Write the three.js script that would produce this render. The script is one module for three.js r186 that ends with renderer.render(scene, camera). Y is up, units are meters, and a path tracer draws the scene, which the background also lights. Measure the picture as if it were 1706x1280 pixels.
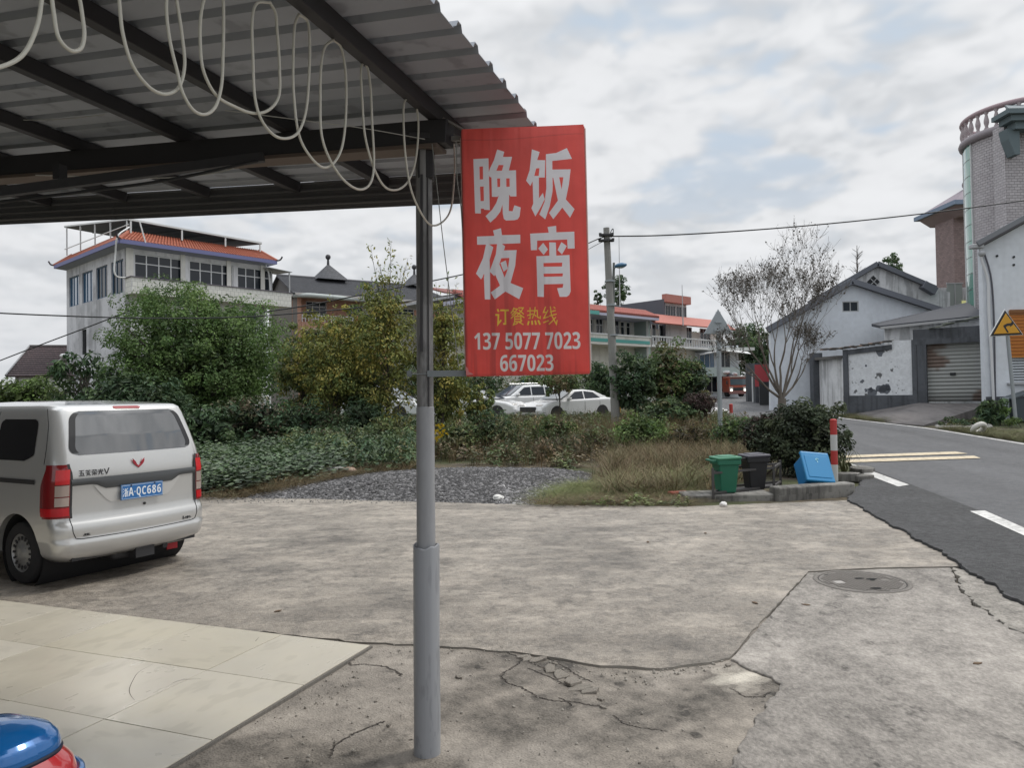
import * as THREE from 'three';
import { mergeGeometries, mergeVertices, toCreasedNormals } from 'three/addons/utils/BufferGeometryUtils.js';
import { RoundedBoxGeometry } from 'three/addons/geometries/RoundedBoxGeometry.js';
import { Brush, Evaluator, SUBTRACTION } from 'three-bvh-csg';

// ---------------------------------------------------------------- camera, sky, sun, exposure
const scene = new THREE.Scene();
const EYE = new THREE.Vector3(0, 1.7, 0);
const camera = new THREE.PerspectiveCamera(55.36, 1706 / 1280, 0.05, 4000);
camera.position.copy(EYE);
camera.rotation.order = 'YXZ';
camera.rotation.set(0.0180, 0, -0.0165);
camera.updateMatrixWorld();
const renderer = new THREE.WebGLRenderer({ antialias: true });
renderer.setSize(1024, 769);
renderer.toneMapping = THREE.LinearToneMapping;
renderer.toneMappingExposure = 1.0;
renderer.shadowMap.enabled = true;

const SUN_DIR = new THREE.Vector3(0.50, 0.84, -0.22).normalize();
const sun = new THREE.DirectionalLight(new THREE.Color().setRGB(1, 0.95, 0.87), 1.5);
sun.name = 'sun';
sun.position.copy(SUN_DIR).multiplyScalar(120);
sun.castShadow = true; sun.shadow.radius = 20; sun.shadow.mapSize.set(4096, 4096);
Object.assign(sun.shadow.camera, { left: -60, right: 60, top: 60, bottom: -60, near: 1, far: 300 });
scene.add(sun); scene.add(sun.target);

// ---------------------------------------------------------------- random numbers and noise
function rng(seed) { let a = seed >>> 0; return () => { a = (a + 0x6d2b79f5) | 0; let t = Math.imul(a ^ (a >>> 15), 1 | a); t = (t + Math.imul(t ^ (t >>> 7), 61 | t)) ^ t; return ((t ^ (t >>> 14)) >>> 0) / 4294967296; }; }
const clamp = (x, a = 0, b = 1) => Math.min(b, Math.max(a, x));
const lerp = (a, b, t) => a + (b - a) * t;
const sstep = (a, b, x) => { const t = clamp((x - a) / (b - a)); return t * t * (3 - 2 * t); };
function lattice(nx, ny, seed) {            // tileable value noise, one period = nx by ny cells
  const r = rng(seed), a = new Float32Array(nx * ny); for (let i = 0; i < a.length; i++) a[i] = r();
  return (u, v) => {
    let x = u * nx, y = v * ny; const xf = Math.floor(x), yf = Math.floor(y); x -= xf; y -= yf;
    let x0 = xf % nx, y0 = yf % ny; if (x0 < 0) x0 += nx; if (y0 < 0) y0 += ny;
    const x1 = x0 + 1 === nx ? 0 : x0 + 1, y1 = y0 + 1 === ny ? 0 : y0 + 1;
    x = x * x * (3 - 2 * x); y = y * y * (3 - 2 * y);
    const p = a[y0 * nx + x0], q = a[y0 * nx + x1], s = a[y1 * nx + x0], t = a[y1 * nx + x1];
    return (p + (q - p) * x) * (1 - y) + (s + (t - s) * x) * y;
  };
}
function fbm(nx, ny, oct, seed, gain = 0.5) {
  const L = []; for (let i = 0; i < oct; i++) L.push(lattice(nx << i, ny << i, seed + i * 17));
  return (u, v) => { let s = 0, a = 1, n = 0; for (const l of L) { s += a * l(u, v); n += a; a *= gain; } return s / n; };
}
const toS = (x) => 255 * (x <= 0.0031308 ? 12.92 * x : 1.055 * Math.pow(x, 1 / 2.4) - 0.055);
const SRGB = new Uint8Array(4097); for (let i = 0; i <= 4096; i++) SRGB[i] = Math.round(toS(i / 4096));
const s8 = (x) => SRGB[Math.round(clamp(x) * 4096)];
function colorTex(w, h, fn, wrap = true) {    // fn(u, v) -> linear [r, g, b]
  const d = new Uint8Array(w * h * 4);
  for (let y = 0, o = 0; y < h; y++) for (let x = 0; x < w; x++, o += 4) { const c = fn((x + 0.5) / w, (y + 0.5) / h); d[o] = s8(c[0]); d[o + 1] = s8(c[1]); d[o + 2] = s8(c[2]); d[o + 3] = 255; }
  const t = new THREE.DataTexture(d, w, h); t.colorSpace = THREE.SRGBColorSpace; return finish(t, wrap);
}
function grayTex(w, h, fn, wrap = true) {
  const d = new Uint8Array(w * h * 4);
  for (let y = 0, o = 0; y < h; y++) for (let x = 0; x < w; x++, o += 4) { const c = Math.round(255 * clamp(fn((x + 0.5) / w, (y + 0.5) / h))); d[o] = d[o + 1] = d[o + 2] = c; d[o + 3] = 255; }
  return finish(new THREE.DataTexture(d, w, h), wrap);
}
function finish(t, wrap) { t.magFilter = THREE.LinearFilter; t.minFilter = THREE.LinearMipmapLinearFilter; if (wrap) t.wrapS = t.wrapT = THREE.RepeatWrapping; t.needsUpdate = true; return t; }
function rep(t, a, b = a, ox = 0, oy = 0) { const c = t.clone(); c.repeat.set(a, b); c.offset.set(ox, oy); c.needsUpdate = true; return c; }

// ---------------------------------------------------------------- sky: a high broken cloud sheet with thin blue gaps
{
  const W = 2048, H = 1024, d = new Float32Array(W * H * 4);
  const big = fbm(5, 5, 4, 11), mid = fbm(13, 13, 4, 23), cell = fbm(24, 24, 4, 37, 0.6), wx = fbm(9, 9, 3, 51), wy = fbm(9, 9, 3, 67);
  for (let j = 0, o = 0; j < H; j++) {
    const el = ((j + 0.5) / H - 0.5) * Math.PI, y = Math.sin(el), c = Math.cos(el);
    for (let i = 0; i < W; i++, o += 4) {
      const az = ((i + 0.5) / W - 0.5) * 2 * Math.PI, x = c * Math.cos(az), z = c * Math.sin(az);
      let r, g, b;
      if (y < -0.02) { r = 0.30; g = 0.30; b = 0.29; }
      else {
        const k = 0.24 / (Math.max(y, 0) + 0.11);
        let u = x * k + 0.37, v = z * k + 0.21; u += 0.03 * (wx(u * 2, v * 2) - 0.5); v += 0.03 * (wy(u * 2, v * 2) - 0.5);
        const f = big(u, v), m = mid(u, v), q = cell(u, v), e = cell(u * 1.7 + 0.3, v * 1.7), ridge = 1 - Math.abs(2 * q - 1) * 2.6;
        const puff = sstep(0.36, 0.58, m * 0.42 + q * 0.33 + e * 0.25);
        const sheet = 0.665 + 0.10 * (f - 0.5) + 0.155 * puff + 0.07 * (m - 0.5) + 0.06 * (e - 0.5) - 0.03 * sstep(0.3, 1, ridge);
        const hi = sstep(0.42, 0.6, y), sheet2 = sheet + hi * (0.75 * (m - 0.5) + 0.45 * (q - 0.5));
        const gap = sstep(0.49, 0.37, f * 0.36 + m * 0.34 + q * 0.30) * sstep(0.12, 0.34, y) * 0.85;
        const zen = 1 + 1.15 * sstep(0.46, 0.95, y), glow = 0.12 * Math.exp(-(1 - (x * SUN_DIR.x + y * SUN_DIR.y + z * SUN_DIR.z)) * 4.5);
        const hz = sstep(0.22, 0.0, y);
        const cool = 0.5 * (1 - puff); r = lerp(sheet2 * (0.985 - 0.04 * cool), 0.52, gap); g = lerp(sheet2, 0.62, gap); b = lerp(sheet2 * (1.025 + 0.04 * cool), 0.74, gap);
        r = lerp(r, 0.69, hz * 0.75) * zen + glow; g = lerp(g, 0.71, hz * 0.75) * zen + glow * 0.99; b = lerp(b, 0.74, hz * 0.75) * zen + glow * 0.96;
      }
      d[o] = r; d[o + 1] = g; d[o + 2] = b; d[o + 3] = 1;
    }
  }
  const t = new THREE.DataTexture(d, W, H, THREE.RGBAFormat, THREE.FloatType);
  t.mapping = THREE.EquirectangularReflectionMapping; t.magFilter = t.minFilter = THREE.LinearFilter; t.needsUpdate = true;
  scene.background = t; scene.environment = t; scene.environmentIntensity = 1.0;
}

// ---------------------------------------------------------------- naming and parenting
const taken = new Map();
function numbered(name) { const n = taken.get(name) || 0; taken.set(name, n + 1); return n ? name + '_' + String(n).padStart(3, '0') : name; }
function tag(o, label, category, group, kind) { if (label) o.userData.label = label; if (category) o.userData.category = category; if (group) o.userData.group = group; if (kind) o.userData.kind = kind; return o; }
function thing(name, label, category, pos = [0, 0, 0], turn = 0, group) {
  const o = new THREE.Group(); o.name = numbered(name); o.position.set(...(pos.toArray ? pos.toArray() : pos)); o.rotation.y = turn; scene.add(o);
  return tag(o, label, category, group);
}
function part(parent, name, geo, mat, label) {
  const g = Array.isArray(geo) ? merge(geo) : geo, m = new THREE.Mesh(g, mat); m.name = name; m.castShadow = m.receiveShadow = true; if (label) m.userData.label = label; parent.add(m); return m;
}
function solo(name, geo, mat, label, category, group, kind) { const m = part(scene, numbered(name), geo, mat); return tag(m, label, category, group, kind); }
function struct(name, geo, mat, label, category = 'ground') { return solo(name, geo, mat, label, category, null, 'structure'); }
function merge(list) {
  const gs = list.map((g) => { let q = g.index ? g.toNonIndexed() : g; if (!q.attributes.uv) q.setAttribute('uv', new THREE.BufferAttribute(new Float32Array(q.attributes.position.count * 2), 2)); if (!q.attributes.normal) q.computeVertexNormals(); for (const k of Object.keys(q.attributes)) if (!['position', 'normal', 'uv'].includes(k)) q.deleteAttribute(k); return q; });
  return mergeGeometries(gs);
}
function copyOf(o, pos, turn, label, group) { const c = o.clone(); c.name = numbered(o.name.replace(/_\d{3}$/, '')); c.userData = { ...o.userData }; scene.add(c); if (pos) c.position.set(...(pos.toArray ? pos.toArray() : pos)); if (turn !== undefined) c.rotation.y = turn; if (label) c.userData.label = label; if (group) c.userData.group = group; return c; }

// ---------------------------------------------------------------- geometry helpers
const V3 = (x, y, z) => new THREE.Vector3(x, y, z);
const box = (w, h, d, x = 0, y = 0, z = 0) => new THREE.BoxGeometry(w, h, d).translate(x, y, z);
const rbox = (w, h, d, r, x = 0, y = 0, z = 0, s = 2) => new RoundedBoxGeometry(w, h, d, s, Math.min(r, w / 2.01, h / 2.01, d / 2.01)).translate(x, y, z);
const cyl = (r0, r1, h, n = 20, x = 0, y = 0, z = 0, open = false) => new THREE.CylinderGeometry(r1, r0, h, n, 1, open).translate(x, y + h / 2, z);
function bar(a, b, w, h = w) {                // rectangular bar from a to b
  const A = a.isVector3 ? a : V3(...a), B = b.isVector3 ? b : V3(...b), d = B.clone().sub(A), L = d.length();
  const g = new THREE.BoxGeometry(w, h, L), z = d.normalize(), x = Math.abs(z.y) > 0.98 ? V3(1, 0, 0) : V3(0, 1, 0).cross(z).normalize(), y = z.clone().cross(x);
  return g.applyMatrix4(new THREE.Matrix4().makeBasis(x, y, z)).translate(...A.clone().add(B).multiplyScalar(0.5).toArray());
}
function rod(a, b, r0, r1 = r0, n = 8) {
  const A = a.isVector3 ? a : V3(...a), B = b.isVector3 ? b : V3(...b), d = B.clone().sub(A), L = d.length();
  const g = new THREE.CylinderGeometry(r1, r0, L, n, 1), q = new THREE.Quaternion().setFromUnitVectors(V3(0, 1, 0), d.normalize());
  return g.applyQuaternion(q).translate(...A.clone().add(B).multiplyScalar(0.5).toArray());
}
function tube(pts, r, seg = 40, n = 8, closed = false) { return new THREE.TubeGeometry(new THREE.CatmullRomCurve3(pts.map((p) => (p.isVector3 ? p : V3(...p))), closed, 'centripetal'), seg, r, n, closed); }
function extr(pts, depth, bevel = 0, seg = 1) {   // outline in x,y pushed along z
  const s = new THREE.Shape(pts.map((p) => new THREE.Vector2(p[0], p[1])));
  return new THREE.ExtrudeGeometry(s, { depth, bevelEnabled: bevel > 0, bevelSize: bevel, bevelThickness: bevel, bevelSegments: seg, bevelOffset: -bevel });
}
function grid(nu, nv, fn, uvs = 1) {          // fn(s, t) -> Vector3
  const p = [], uv = [], idx = [];
  for (let j = 0; j <= nv; j++) for (let i = 0; i <= nu; i++) { const q = fn(i / nu, j / nv); p.push(q.x, q.y, q.z); uv.push((i / nu) * uvs, (j / nv) * uvs); }
  for (let j = 0; j < nv; j++) for (let i = 0; i < nu; i++) { const a = j * (nu + 1) + i, b = a + 1, c = a + nu + 1, e = c + 1; idx.push(a, b, e, a, e, c); }
  const g = new THREE.BufferGeometry(); g.setAttribute('position', new THREE.Float32BufferAttribute(p, 3)); g.setAttribute('uv', new THREE.Float32BufferAttribute(uv, 2)); g.setIndex(idx); g.computeVertexNormals(); return g;
}
function worldUV(g, scale = 1) {              // uv in metres from the largest face direction
  const q = g.index ? g.toNonIndexed() : g; if (!q.attributes.normal) q.computeVertexNormals();
  const p = q.attributes.position, n = q.attributes.normal, uv = new Float32Array(p.count * 2);
  for (let i = 0; i < p.count; i += 3) {
    const ax = Math.abs(n.getX(i)), ay = Math.abs(n.getY(i)), az = Math.abs(n.getZ(i));
    for (let k = i; k < i + 3; k++) { const x = p.getX(k), y = p.getY(k), z = p.getZ(k); if (ay >= ax && ay >= az) { uv[2 * k] = x * scale; uv[2 * k + 1] = -z * scale; } else if (ax >= az) { uv[2 * k] = z * scale; uv[2 * k + 1] = y * scale; } else { uv[2 * k] = x * scale; uv[2 * k + 1] = y * scale; } }
  }
  q.setAttribute('uv', new THREE.BufferAttribute(uv, 2)); return q;
}
const mat = (r, g, b, rough = 0.8, o = {}) => new THREE.MeshStandardMaterial({ color: new THREE.Color().setRGB(r, g, b), roughness: rough, ...o });
const phys = (r, g, b, rough = 0.5, o = {}) => new THREE.MeshPhysicalMaterial({ color: new THREE.Color().setRGB(r, g, b), roughness: rough, ...o });

// ---------------------------------------------------------------- from a pixel of the survey photograph to a place
const SLOPE = new Float32Array(1000);          // height of the land by distance, half-metre steps
{ let h = 0; for (let i = 0; i < 1000; i++) { SLOPE[i] = h; const d = i * 0.5; h += 0.5 * (0.036 * sstep(16, 22, d) * (1 - sstep(34, 40, d)) + 0.017 * sstep(34, 40, d) * (1 - sstep(140, 220, d))); } }
function hgt(x, z) { const d = clamp(-z * 2, 0, 998), i = Math.floor(d); return lerp(SLOPE[i], SLOPE[i + 1], d - i); }
function ray(px, py) { return V3((px - 853) / 1220, (640 - py) / 1220, -1).applyQuaternion(camera.quaternion); }
function P(px, py, d) { const r = ray(px, py); return r.multiplyScalar(d / -r.z).add(EYE); }
function G(px, py, lift = 0) {                 // where the line of sight meets the land
  const r = ray(px, py); r.multiplyScalar(1 / -r.z); let a = 0.5, b = 0.5;
  for (let d = 0.5; d < 240; d += 0.25) { b = d; if (EYE.y + r.y * d < hgt(0, -d) + lift) break; a = d; }
  for (let k = 0; k < 30; k++) { const m = (a + b) / 2; if (EYE.y + r.y * m < hgt(0, -m) + lift) b = m; else a = m; }
  return V3(r.x * a, hgt(0, -a) + lift, -a);
}
function atY(px, py, y) { const r = ray(px, py); return r.multiplyScalar((y - EYE.y) / r.y).add(EYE); }
const base = (px, d) => { const p = P(px, 640, d); return V3(p.x, hgt(p.x, -d), -d); };
// ================================================================ THE LAND
const rr = rng(5);
const N1 = fbm(3, 3, 5, 101), N2 = fbm(17, 17, 4, 131), N3 = fbm(61, 61, 3, 171), N4 = fbm(7, 23, 4, 211), NG = lattice(512, 512, 7), NG2 = lattice(211, 211, 9);
const TX = {};
TX.soil = colorTex(1024, 1024, (u, v) => { const g = sstep(0.42, 0.6, N1(u, v)), n = 0.55 + 0.9 * N3(u, v) * (0.6 + 0.8 * NG(u, v)), k = N2(u, v); return [lerp(0.13, 0.075, g) * n * (0.7 + 0.6 * k), lerp(0.105, 0.085, g) * n * (0.7 + 0.6 * k), lerp(0.07, 0.035, g) * n]; });
TX.grit = grayTex(1024, 1024, (u, v) => 0.55 * NG(u, v) + 0.25 * NG2(u, v) + 0.35 * N3(u, v) - 0.1);
TX.rough = grayTex(512, 512, (u, v) => 0.2 + 0.8 * (0.5 * N2(u, v) + 0.5 * N3(u, v)));
const soilMat = mat(1, 1, 1, 0.95, { map: rep(TX.soil, 1 / 6), bumpMap: rep(TX.grit, 1 / 2), bumpScale: 0.03 });
{
  const zs = [60, 20, 5, 0], xs = [-1500, -600, -250, -120, -70, -45]; for (let d = 2; d <= 60; d += 2) zs.push(-d); for (const d of [66, 74, 84, 96, 112, 140, 180, 240, 400, 800, 1600]) zs.push(-d);
  for (let x = -36; x <= 36; x += 3) xs.push(x); for (const x of [45, 70, 120, 250, 600, 1500]) xs.push(x);
  const p = [], uv = [], idx = [], w = xs.length;
  zs.forEach((z) => xs.forEach((x) => { p.push(x, hgt(x, z) - 0.045, z); uv.push(x, -z); }));
  for (let j = 0; j < zs.length - 1; j++) for (let i = 0; i < w - 1; i++) { const a = j * w + i; idx.push(a, a + 1, a + w + 1, a, a + w + 1, a + w); }
  const g = new THREE.BufferGeometry(); g.setAttribute('position', new THREE.Float32BufferAttribute(p, 3)); g.setAttribute('uv', new THREE.Float32BufferAttribute(uv, 2)); g.setIndex(idx); g.computeVertexNormals();
  struct('ground', g, soilMat, 'bare brown earth with thin green growth behind the concrete lot');
}

// ---------------------------------------------------------------- slabs of concrete
function ragged(pts, step, amp, seed, closed = true) {   // pts: [[x, z]...]
  const r = rng(seed), out = [];
  for (let i = 0; i < pts.length - (closed ? 0 : 1); i++) {
    const a = pts[i], b = pts[(i + 1) % pts.length], L = Math.hypot(b[0] - a[0], b[1] - a[1]), n = Math.min(160, Math.max(1, Math.round(L / step))), A = a[2] ?? amp;
    for (let k = 0; k < n; k++) { const t = k / n, o = k && A ? (r() - 0.5) * A : 0, s = k && A ? (r() - 0.5) * step * 0.5 : 0; out.push([a[0] + (b[0] - a[0]) * t + (b[1] - a[1]) / L * o + (b[0] - a[0]) / L * s, a[1] + (b[1] - a[1]) * t - (b[0] - a[0]) / L * o + (b[1] - a[1]) / L * s]); }
  }
  if (!closed) out.push(pts[pts.length - 1].slice(0, 2));
  return out;
}
const X = (p, a) => (a === undefined ? [p.x, p.z] : [p.x, p.z, a]);
function slabGeo(pts, top, thick, bevel = 0.008) {
  const s = new THREE.Shape(pts.map((p) => new THREE.Vector2(p[0], -p[1])));
  const g = new THREE.ExtrudeGeometry(s, { depth: thick - 2 * bevel, bevelEnabled: true, bevelSize: bevel, bevelThickness: bevel, bevelSegments: 2, bevelOffset: -bevel });
  g.rotateX(-Math.PI / 2).translate(0, top - thick + bevel, 0);
  const q = g.attributes.position, uv = g.attributes.uv; for (let i = 0; i < q.count; i++) uv.setXY(i, q.getX(i), -q.getZ(i));
  return g;
}
function mapTo(tex, x0, x1, z0, z1) { const t = tex; t.repeat.set(1 / (x1 - x0), 1 / (z1 - z0)); t.offset.set(-x0 / (x1 - x0), -z0 / (z1 - z0)); return t; }  // uv in metres (x, -z)
const warm = (l, k = 1) => [l, l * (0.895 - 0.012 * k), l * (0.775 - 0.03 * k)];
{
  const S1 = fbm(5, 3, 5, 301), S2 = fbm(9, 31, 4, 311), S3 = fbm(70, 90, 3, 321), S4 = fbm(14, 12, 4, 331), S5 = fbm(4, 17, 4, 341), S6 = fbm(30, 26, 3, 351);
  const F1 = fbm(12, 12, 4, 361, 0.62), F2 = fbm(48, 48, 3, 371, 0.62), F3 = lattice(260, 260, 381), F4 = fbm(9, 26, 3, 391);
  const lotTile = colorTex(2048, 2048, (u, v) => { const a = F1(u, v), b = F2(u, v), d = F3(u, v), e = NG(u * 2, v * 2); let k = 1 + 0.56 * (a - 0.5) + 0.86 * (b - 0.5) + 0.46 * (d - 0.5) + 0.3 * (e - 0.5) + 0.2 * (NG(u, v) - 0.5); k += 0.34 * sstep(0.53, 0.64, F4(u, v)) * (0.2 + b) ; k -= 0.34 * sstep(0.66, 0.76, b) * d; k -= 0.5 * sstep(0.93, 0.97, d * 0.6 + e * 0.4); return warm(Math.max(0.06, 0.262 * k), 0.4 * a + 0.4 * b); });
  const lotMat = mat(1, 1, 1, 0.86, { map: rep(lotTile, 1 / 4.3), bumpMap: rep(TX.grit, 1 / 1.5), bumpScale: 0.008, roughnessMap: rep(TX.rough, 0.3), vertexColors: true });
  // the top of a slab cut into small cells, so that broad stains can be laid over it
  const celled = (poly, top, cell, tone) => {
    const xs = poly.map((p) => p[0]), zs = poly.map((p) => p[1]), P0 = [], U0 = [], C0 = [], put = (x, z) => { P0.push(x, top, z); U0.push(x, -z); const k = tone(x, z); C0.push(...k); };
    const cut = (pts, ax, lim, sg) => { const o = []; for (let i = 0; i < pts.length; i++) { const a = pts[i], b = pts[(i + 1) % pts.length], da = sg * (a[ax] - lim), db = sg * (b[ax] - lim); if (da >= 0) o.push(a); if ((da > 0 && db < 0) || (da < 0 && db > 0)) { const t = da / (da - db); o.push([a[0] + (b[0] - a[0]) * t, a[1] + (b[1] - a[1]) * t]); } } return o; };
    const x0 = Math.min(...xs), x1 = Math.max(...xs), z0 = Math.min(...zs), z1 = Math.max(...zs);
    for (let z = z0; z < z1; z += cell) { let row = cut(cut(poly, 1, z, 1), 1, z + cell, -1); if (row.length < 3) continue; for (let x = x0; x < x1; x += cell) { const pc = cut(cut(row, 0, x, 1), 0, x + cell, -1); if (pc.length < 3) continue; const v2 = pc.map((p) => new THREE.Vector2(p[0], -p[1])); let q = v2; if (THREE.ShapeUtils.isClockWise(q)) { q = q.slice().reverse(); } for (const t of THREE.ShapeUtils.triangulateShape(q, [])) for (const n of t) put(q[n].x, -q[n].y); } }
    const G0 = new THREE.BufferGeometry(); G0.setAttribute('position', new THREE.Float32BufferAttribute(P0, 3)); G0.setAttribute('uv', new THREE.Float32BufferAttribute(U0, 2)); G0.setAttribute('color', new THREE.Float32BufferAttribute(C0, 3)); const nn = new Float32Array(P0.length); for (let i = 1; i < nn.length; i += 3) nn[i] = 1; G0.setAttribute('normal', new THREE.BufferAttribute(nn, 3)); return G0;
  };
  const lotTone = (x, z) => { const u = (x + 15) / 22, v = (-z - 3.6) / 11.6; let k = 1 + 0.30 * (S1(u, v) - 0.5) + 0.34 * (S2(u, v) - 0.5) + 0.2 * (S3(u, v) - 0.5); k += 0.16 * sstep(0.53, 0.66, S5(u, v)) * sstep(0.35, 0.6, S6(u, v)); k -= 0.30 * sstep(0.55, 0.70, S4(u, v)) * (0.4 + S6(u, v)); k *= 0.95 + 0.14 * sstep(0.25, 0.8, v); return [k, k * (1 - 0.02 * S1(u, v)), k * (1 - 0.05 * S1(u, v))]; };
  const far = [[300, 828], [500, 831], [700, 836], [900, 841], [1150, 844], [1300, 838], [1412, 834]].map(([x, y]) => X(G(x, y), 0.05));
  const right = [[1470, 868], [1545, 910], [1582, 942]].map(([x, y]) => X(G(x, y), 0.0)).map((p) => [p[0] + 0.4, p[1], 0]);
  const near = [[1582, 944], [1460, 946], [1346, 952], [1300, 1002], [1245, 1060], [1215, 1096], [1180, 1104], [1100, 1114], [1000, 1109], [880, 1089], [730, 1076], [600, 1070], [440, 1052]].map(([x, y], i) => X(G(x, y), i > 5 ? 0.035 : 0.015));
  const pts = ragged([...far, ...right, ...near, [-6, -5.2], [-18, -6], [-18, -13.6]].reverse(), 0.09, 0.02, 77);
  const lot = struct('concrete_lot', celled(pts, 0, 0.13, lotTone), lotMat, 'wide stained grey concrete lot with scuffed pale streaks'); part(lot, 'slab_edge', slabGeo(pts, -0.002, 0.1, 0.004), mat(0.25, 0.23, 0.2, 0.92));

  const apr = fbm(4, 4, 5, 401), ap2 = fbm(24, 20, 4, 411), ap3 = fbm(6, 18, 4, 421), ap4 = fbm(90, 110, 3, 431, 0.65);
  const aprTex = colorTex(2048, 2048, (u, v) => { let l = 0.272 + 0.14 * (apr(u, v) - 0.5) + 0.17 * (ap2(u, v) - 0.5) + 0.20 * (ap4(u, v) - 0.5) + 0.12 * (NG(u * 1.0, v * 1.0) - 0.5) + 0.06 * (NG2(u * 4, v * 4) - 0.5); l += 0.06 * sstep(0.52, 0.7, ap3(u, v)); l -= 0.14 * sstep(0.7, 0.76, ap2(u * 2, v * 2)) * NG2(u * 2, v * 2); const q = warm(Math.max(0.07, l), 0); return [q[0] * 0.985, q[1] * 1.01, q[2] * 1.05]; });
  const aprMat = mat(1, 1, 1, 0.88, { map: mapTo(aprTex, 0, 6, -2, 7), bumpMap: rep(TX.grit, 1 / 1.1), bumpScale: 0.006 });
  const P2 = [[1346, 954], [1460, 948], [1582, 946], [1590, 960], [1600, 985], [1618, 1005], [1645, 1022], [1680, 1048], [1706, 1056]].map(([x, y], i) => X(G(x, y, 0.004), i > 2 ? 0.05 : 0.012));
  const P3 = [[1217, 1098], [1248, 1116], [1285, 1128], [1300, 1140], [1290, 1160], [1262, 1190], [1240, 1230], [1215, 1279]].map(([x, y]) => X(G(x, y), 0.03));
  const tail = P3.slice().reverse();
  struct('concrete_apron', slabGeo(ragged([...P2, [6.4, -4.6, 0], [6.4, 2, 0], [0.6, 2, 0], [0.72, -2.6, 0.03], ...tail].reverse(), 0.05, 0.02, 88), 0.004, 0.1), aprMat, 'paler rough concrete slab around the manhole beside the road');
  const P4 = [[1586, 944], [1640, 972], [1706, 1014]].map(([x, y]) => X(G(x, y, 0.004)));
  const strip = ragged([...[[1706, 1054], [1680, 1045], [1646, 1019], [1620, 1002], [1603, 982], [1594, 958], [1586, 945]].map(([x, y]) => X(G(x, y, 0.002), 0.05)), [P4[1][0] + 0.3, P4[1][1], 0], [P4[2][0] + 0.3, P4[2][1], 0]], 0.05, 0.02, 91);
  struct('concrete_strip', slabGeo(strip, 0.002, 0.1, 0.006), mat(1.12, 1.13, 1.12, 0.9, { map: aprMat.map, bumpMap: aprMat.bumpMap, bumpScale: 0.008 }), 'pale cracked strip of concrete along the asphalt edge');

  // the worn ground round the post: broken, muddy, uneven
  const W6 = fbm(80, 70, 3, 551, 0.65), x0 = -3.4, x1 = 2.2, d0 = 0.6, d1 = 5.6, W1 = fbm(5, 4, 5, 501), W2 = fbm(21, 17, 4, 511), W3 = fbm(9, 40, 3, 521), W4 = fbm(60, 50, 3, 531), W5 = fbm(12, 10, 4, 541);
  const bufC = new Uint8ClampedArray(2048 * 2048 * 4), bufB = new Uint8ClampedArray(2048 * 2048 * 4);
  for (let y = 0, o = 0; y < 2048; y++) for (let x = 0; x < 2048; x++, o += 4) {
    const u = x / 2048, v = 1 - y / 2048, ru = u * 0.8 + v * 0.6, rv = v * 0.8 - u * 0.6;
    const mud = sstep(0.5, 0.64, W1(u, v)), w = W3(ru, rv), f = W4(u, v), g = NG(u * 1.5, v * 1.5), gg = NG2(u * 6, v * 6);
    let l = 0.272 + 0.10 * (W5(u, v) - 0.5) + 0.15 * (W2(u, v) - 0.5) + 0.14 * (w - 0.5) + 0.16 * (W6(ru, rv) - 0.5) + 0.07 * (g - 0.5) + 0.05 * (gg - 0.5);
    l -= mud * (0.07 + 0.12 * (f - 0.4)); l -= 0.07 * sstep(0.66, 0.74, f) * sstep(0.5, 0.62, W2(u, v)); l = Math.max(0.05, l);
    const c = warm(l, 0.1 + 0.7 * mud); bufC[o] = s8(c[0]); bufC[o + 1] = s8(c[1]); bufC[o + 2] = s8(c[2]); bufC[o + 3] = 255;
    const b = 120 + 70 * (W2(u, v) - 0.5) + 45 * (f - 0.5) + 30 * (g - 0.5) + 40 * (w - 0.5) + mud * 60 * (f - 0.5); bufB[o] = bufB[o + 1] = bufB[o + 2] = b; bufB[o + 3] = 255;
  }
  const can = () => { const c = document.createElement('canvas'); c.width = c.height = 2048; return c; };
  const cc = can(), cb = can(), gc = cc.getContext('2d'), gb = cb.getContext('2d');
  gc.putImageData(new ImageData(bufC, 2048, 2048), 0, 0); gb.putImageData(new ImageData(bufB, 2048, 2048), 0, 0);
  const px = (p) => [((p.x - x0) / (x1 - x0)) * 2048, 2048 - ((-p.z - d0) / (d1 - d0)) * 2048];
  const cr = rng(41);
  const crack = (list, w) => {                 // list of photo pixels
    const q = list.map(([x, y]) => px(G(x, y, -0.025)));
    const pts = []; for (let i = 0; i < q.length - 1; i++) for (let k = 0; k < 14; k++) { const t = k / 14, j = k ? 5 : 0; pts.push([lerp(q[i][0], q[i + 1][0], t) + (cr() - 0.5) * j, lerp(q[i][1], q[i + 1][1], t) + (cr() - 0.5) * j]); } pts.push(q[q.length - 1]);
    for (const [ctx, col, k] of [[gc, 'rgba(62,56,50,0.95)', 1], [gb, 'rgb(0,0,0)', 1.3]]) { ctx.strokeStyle = col; ctx.lineCap = ctx.lineJoin = 'round'; for (let i = 0; i < pts.length - 1; i++) { ctx.lineWidth = w * k * (0.25 + 0.75 * cr() ** 1.5); ctx.beginPath(); ctx.moveTo(...pts[i]); ctx.lineTo(...pts[i + 1]); ctx.stroke(); } }
  };
  crack([[578, 1104], [584, 1112], [605, 1110], [640, 1114], [660, 1122], [668, 1130]], 6);
  crack([[830, 1082], [850, 1094], [868, 1100], [862, 1112], [840, 1124], [833, 1132], [845, 1142], [870, 1150], [895, 1166], [920, 1172], [955, 1174], [985, 1180], [1000, 1180]], 5);
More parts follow.
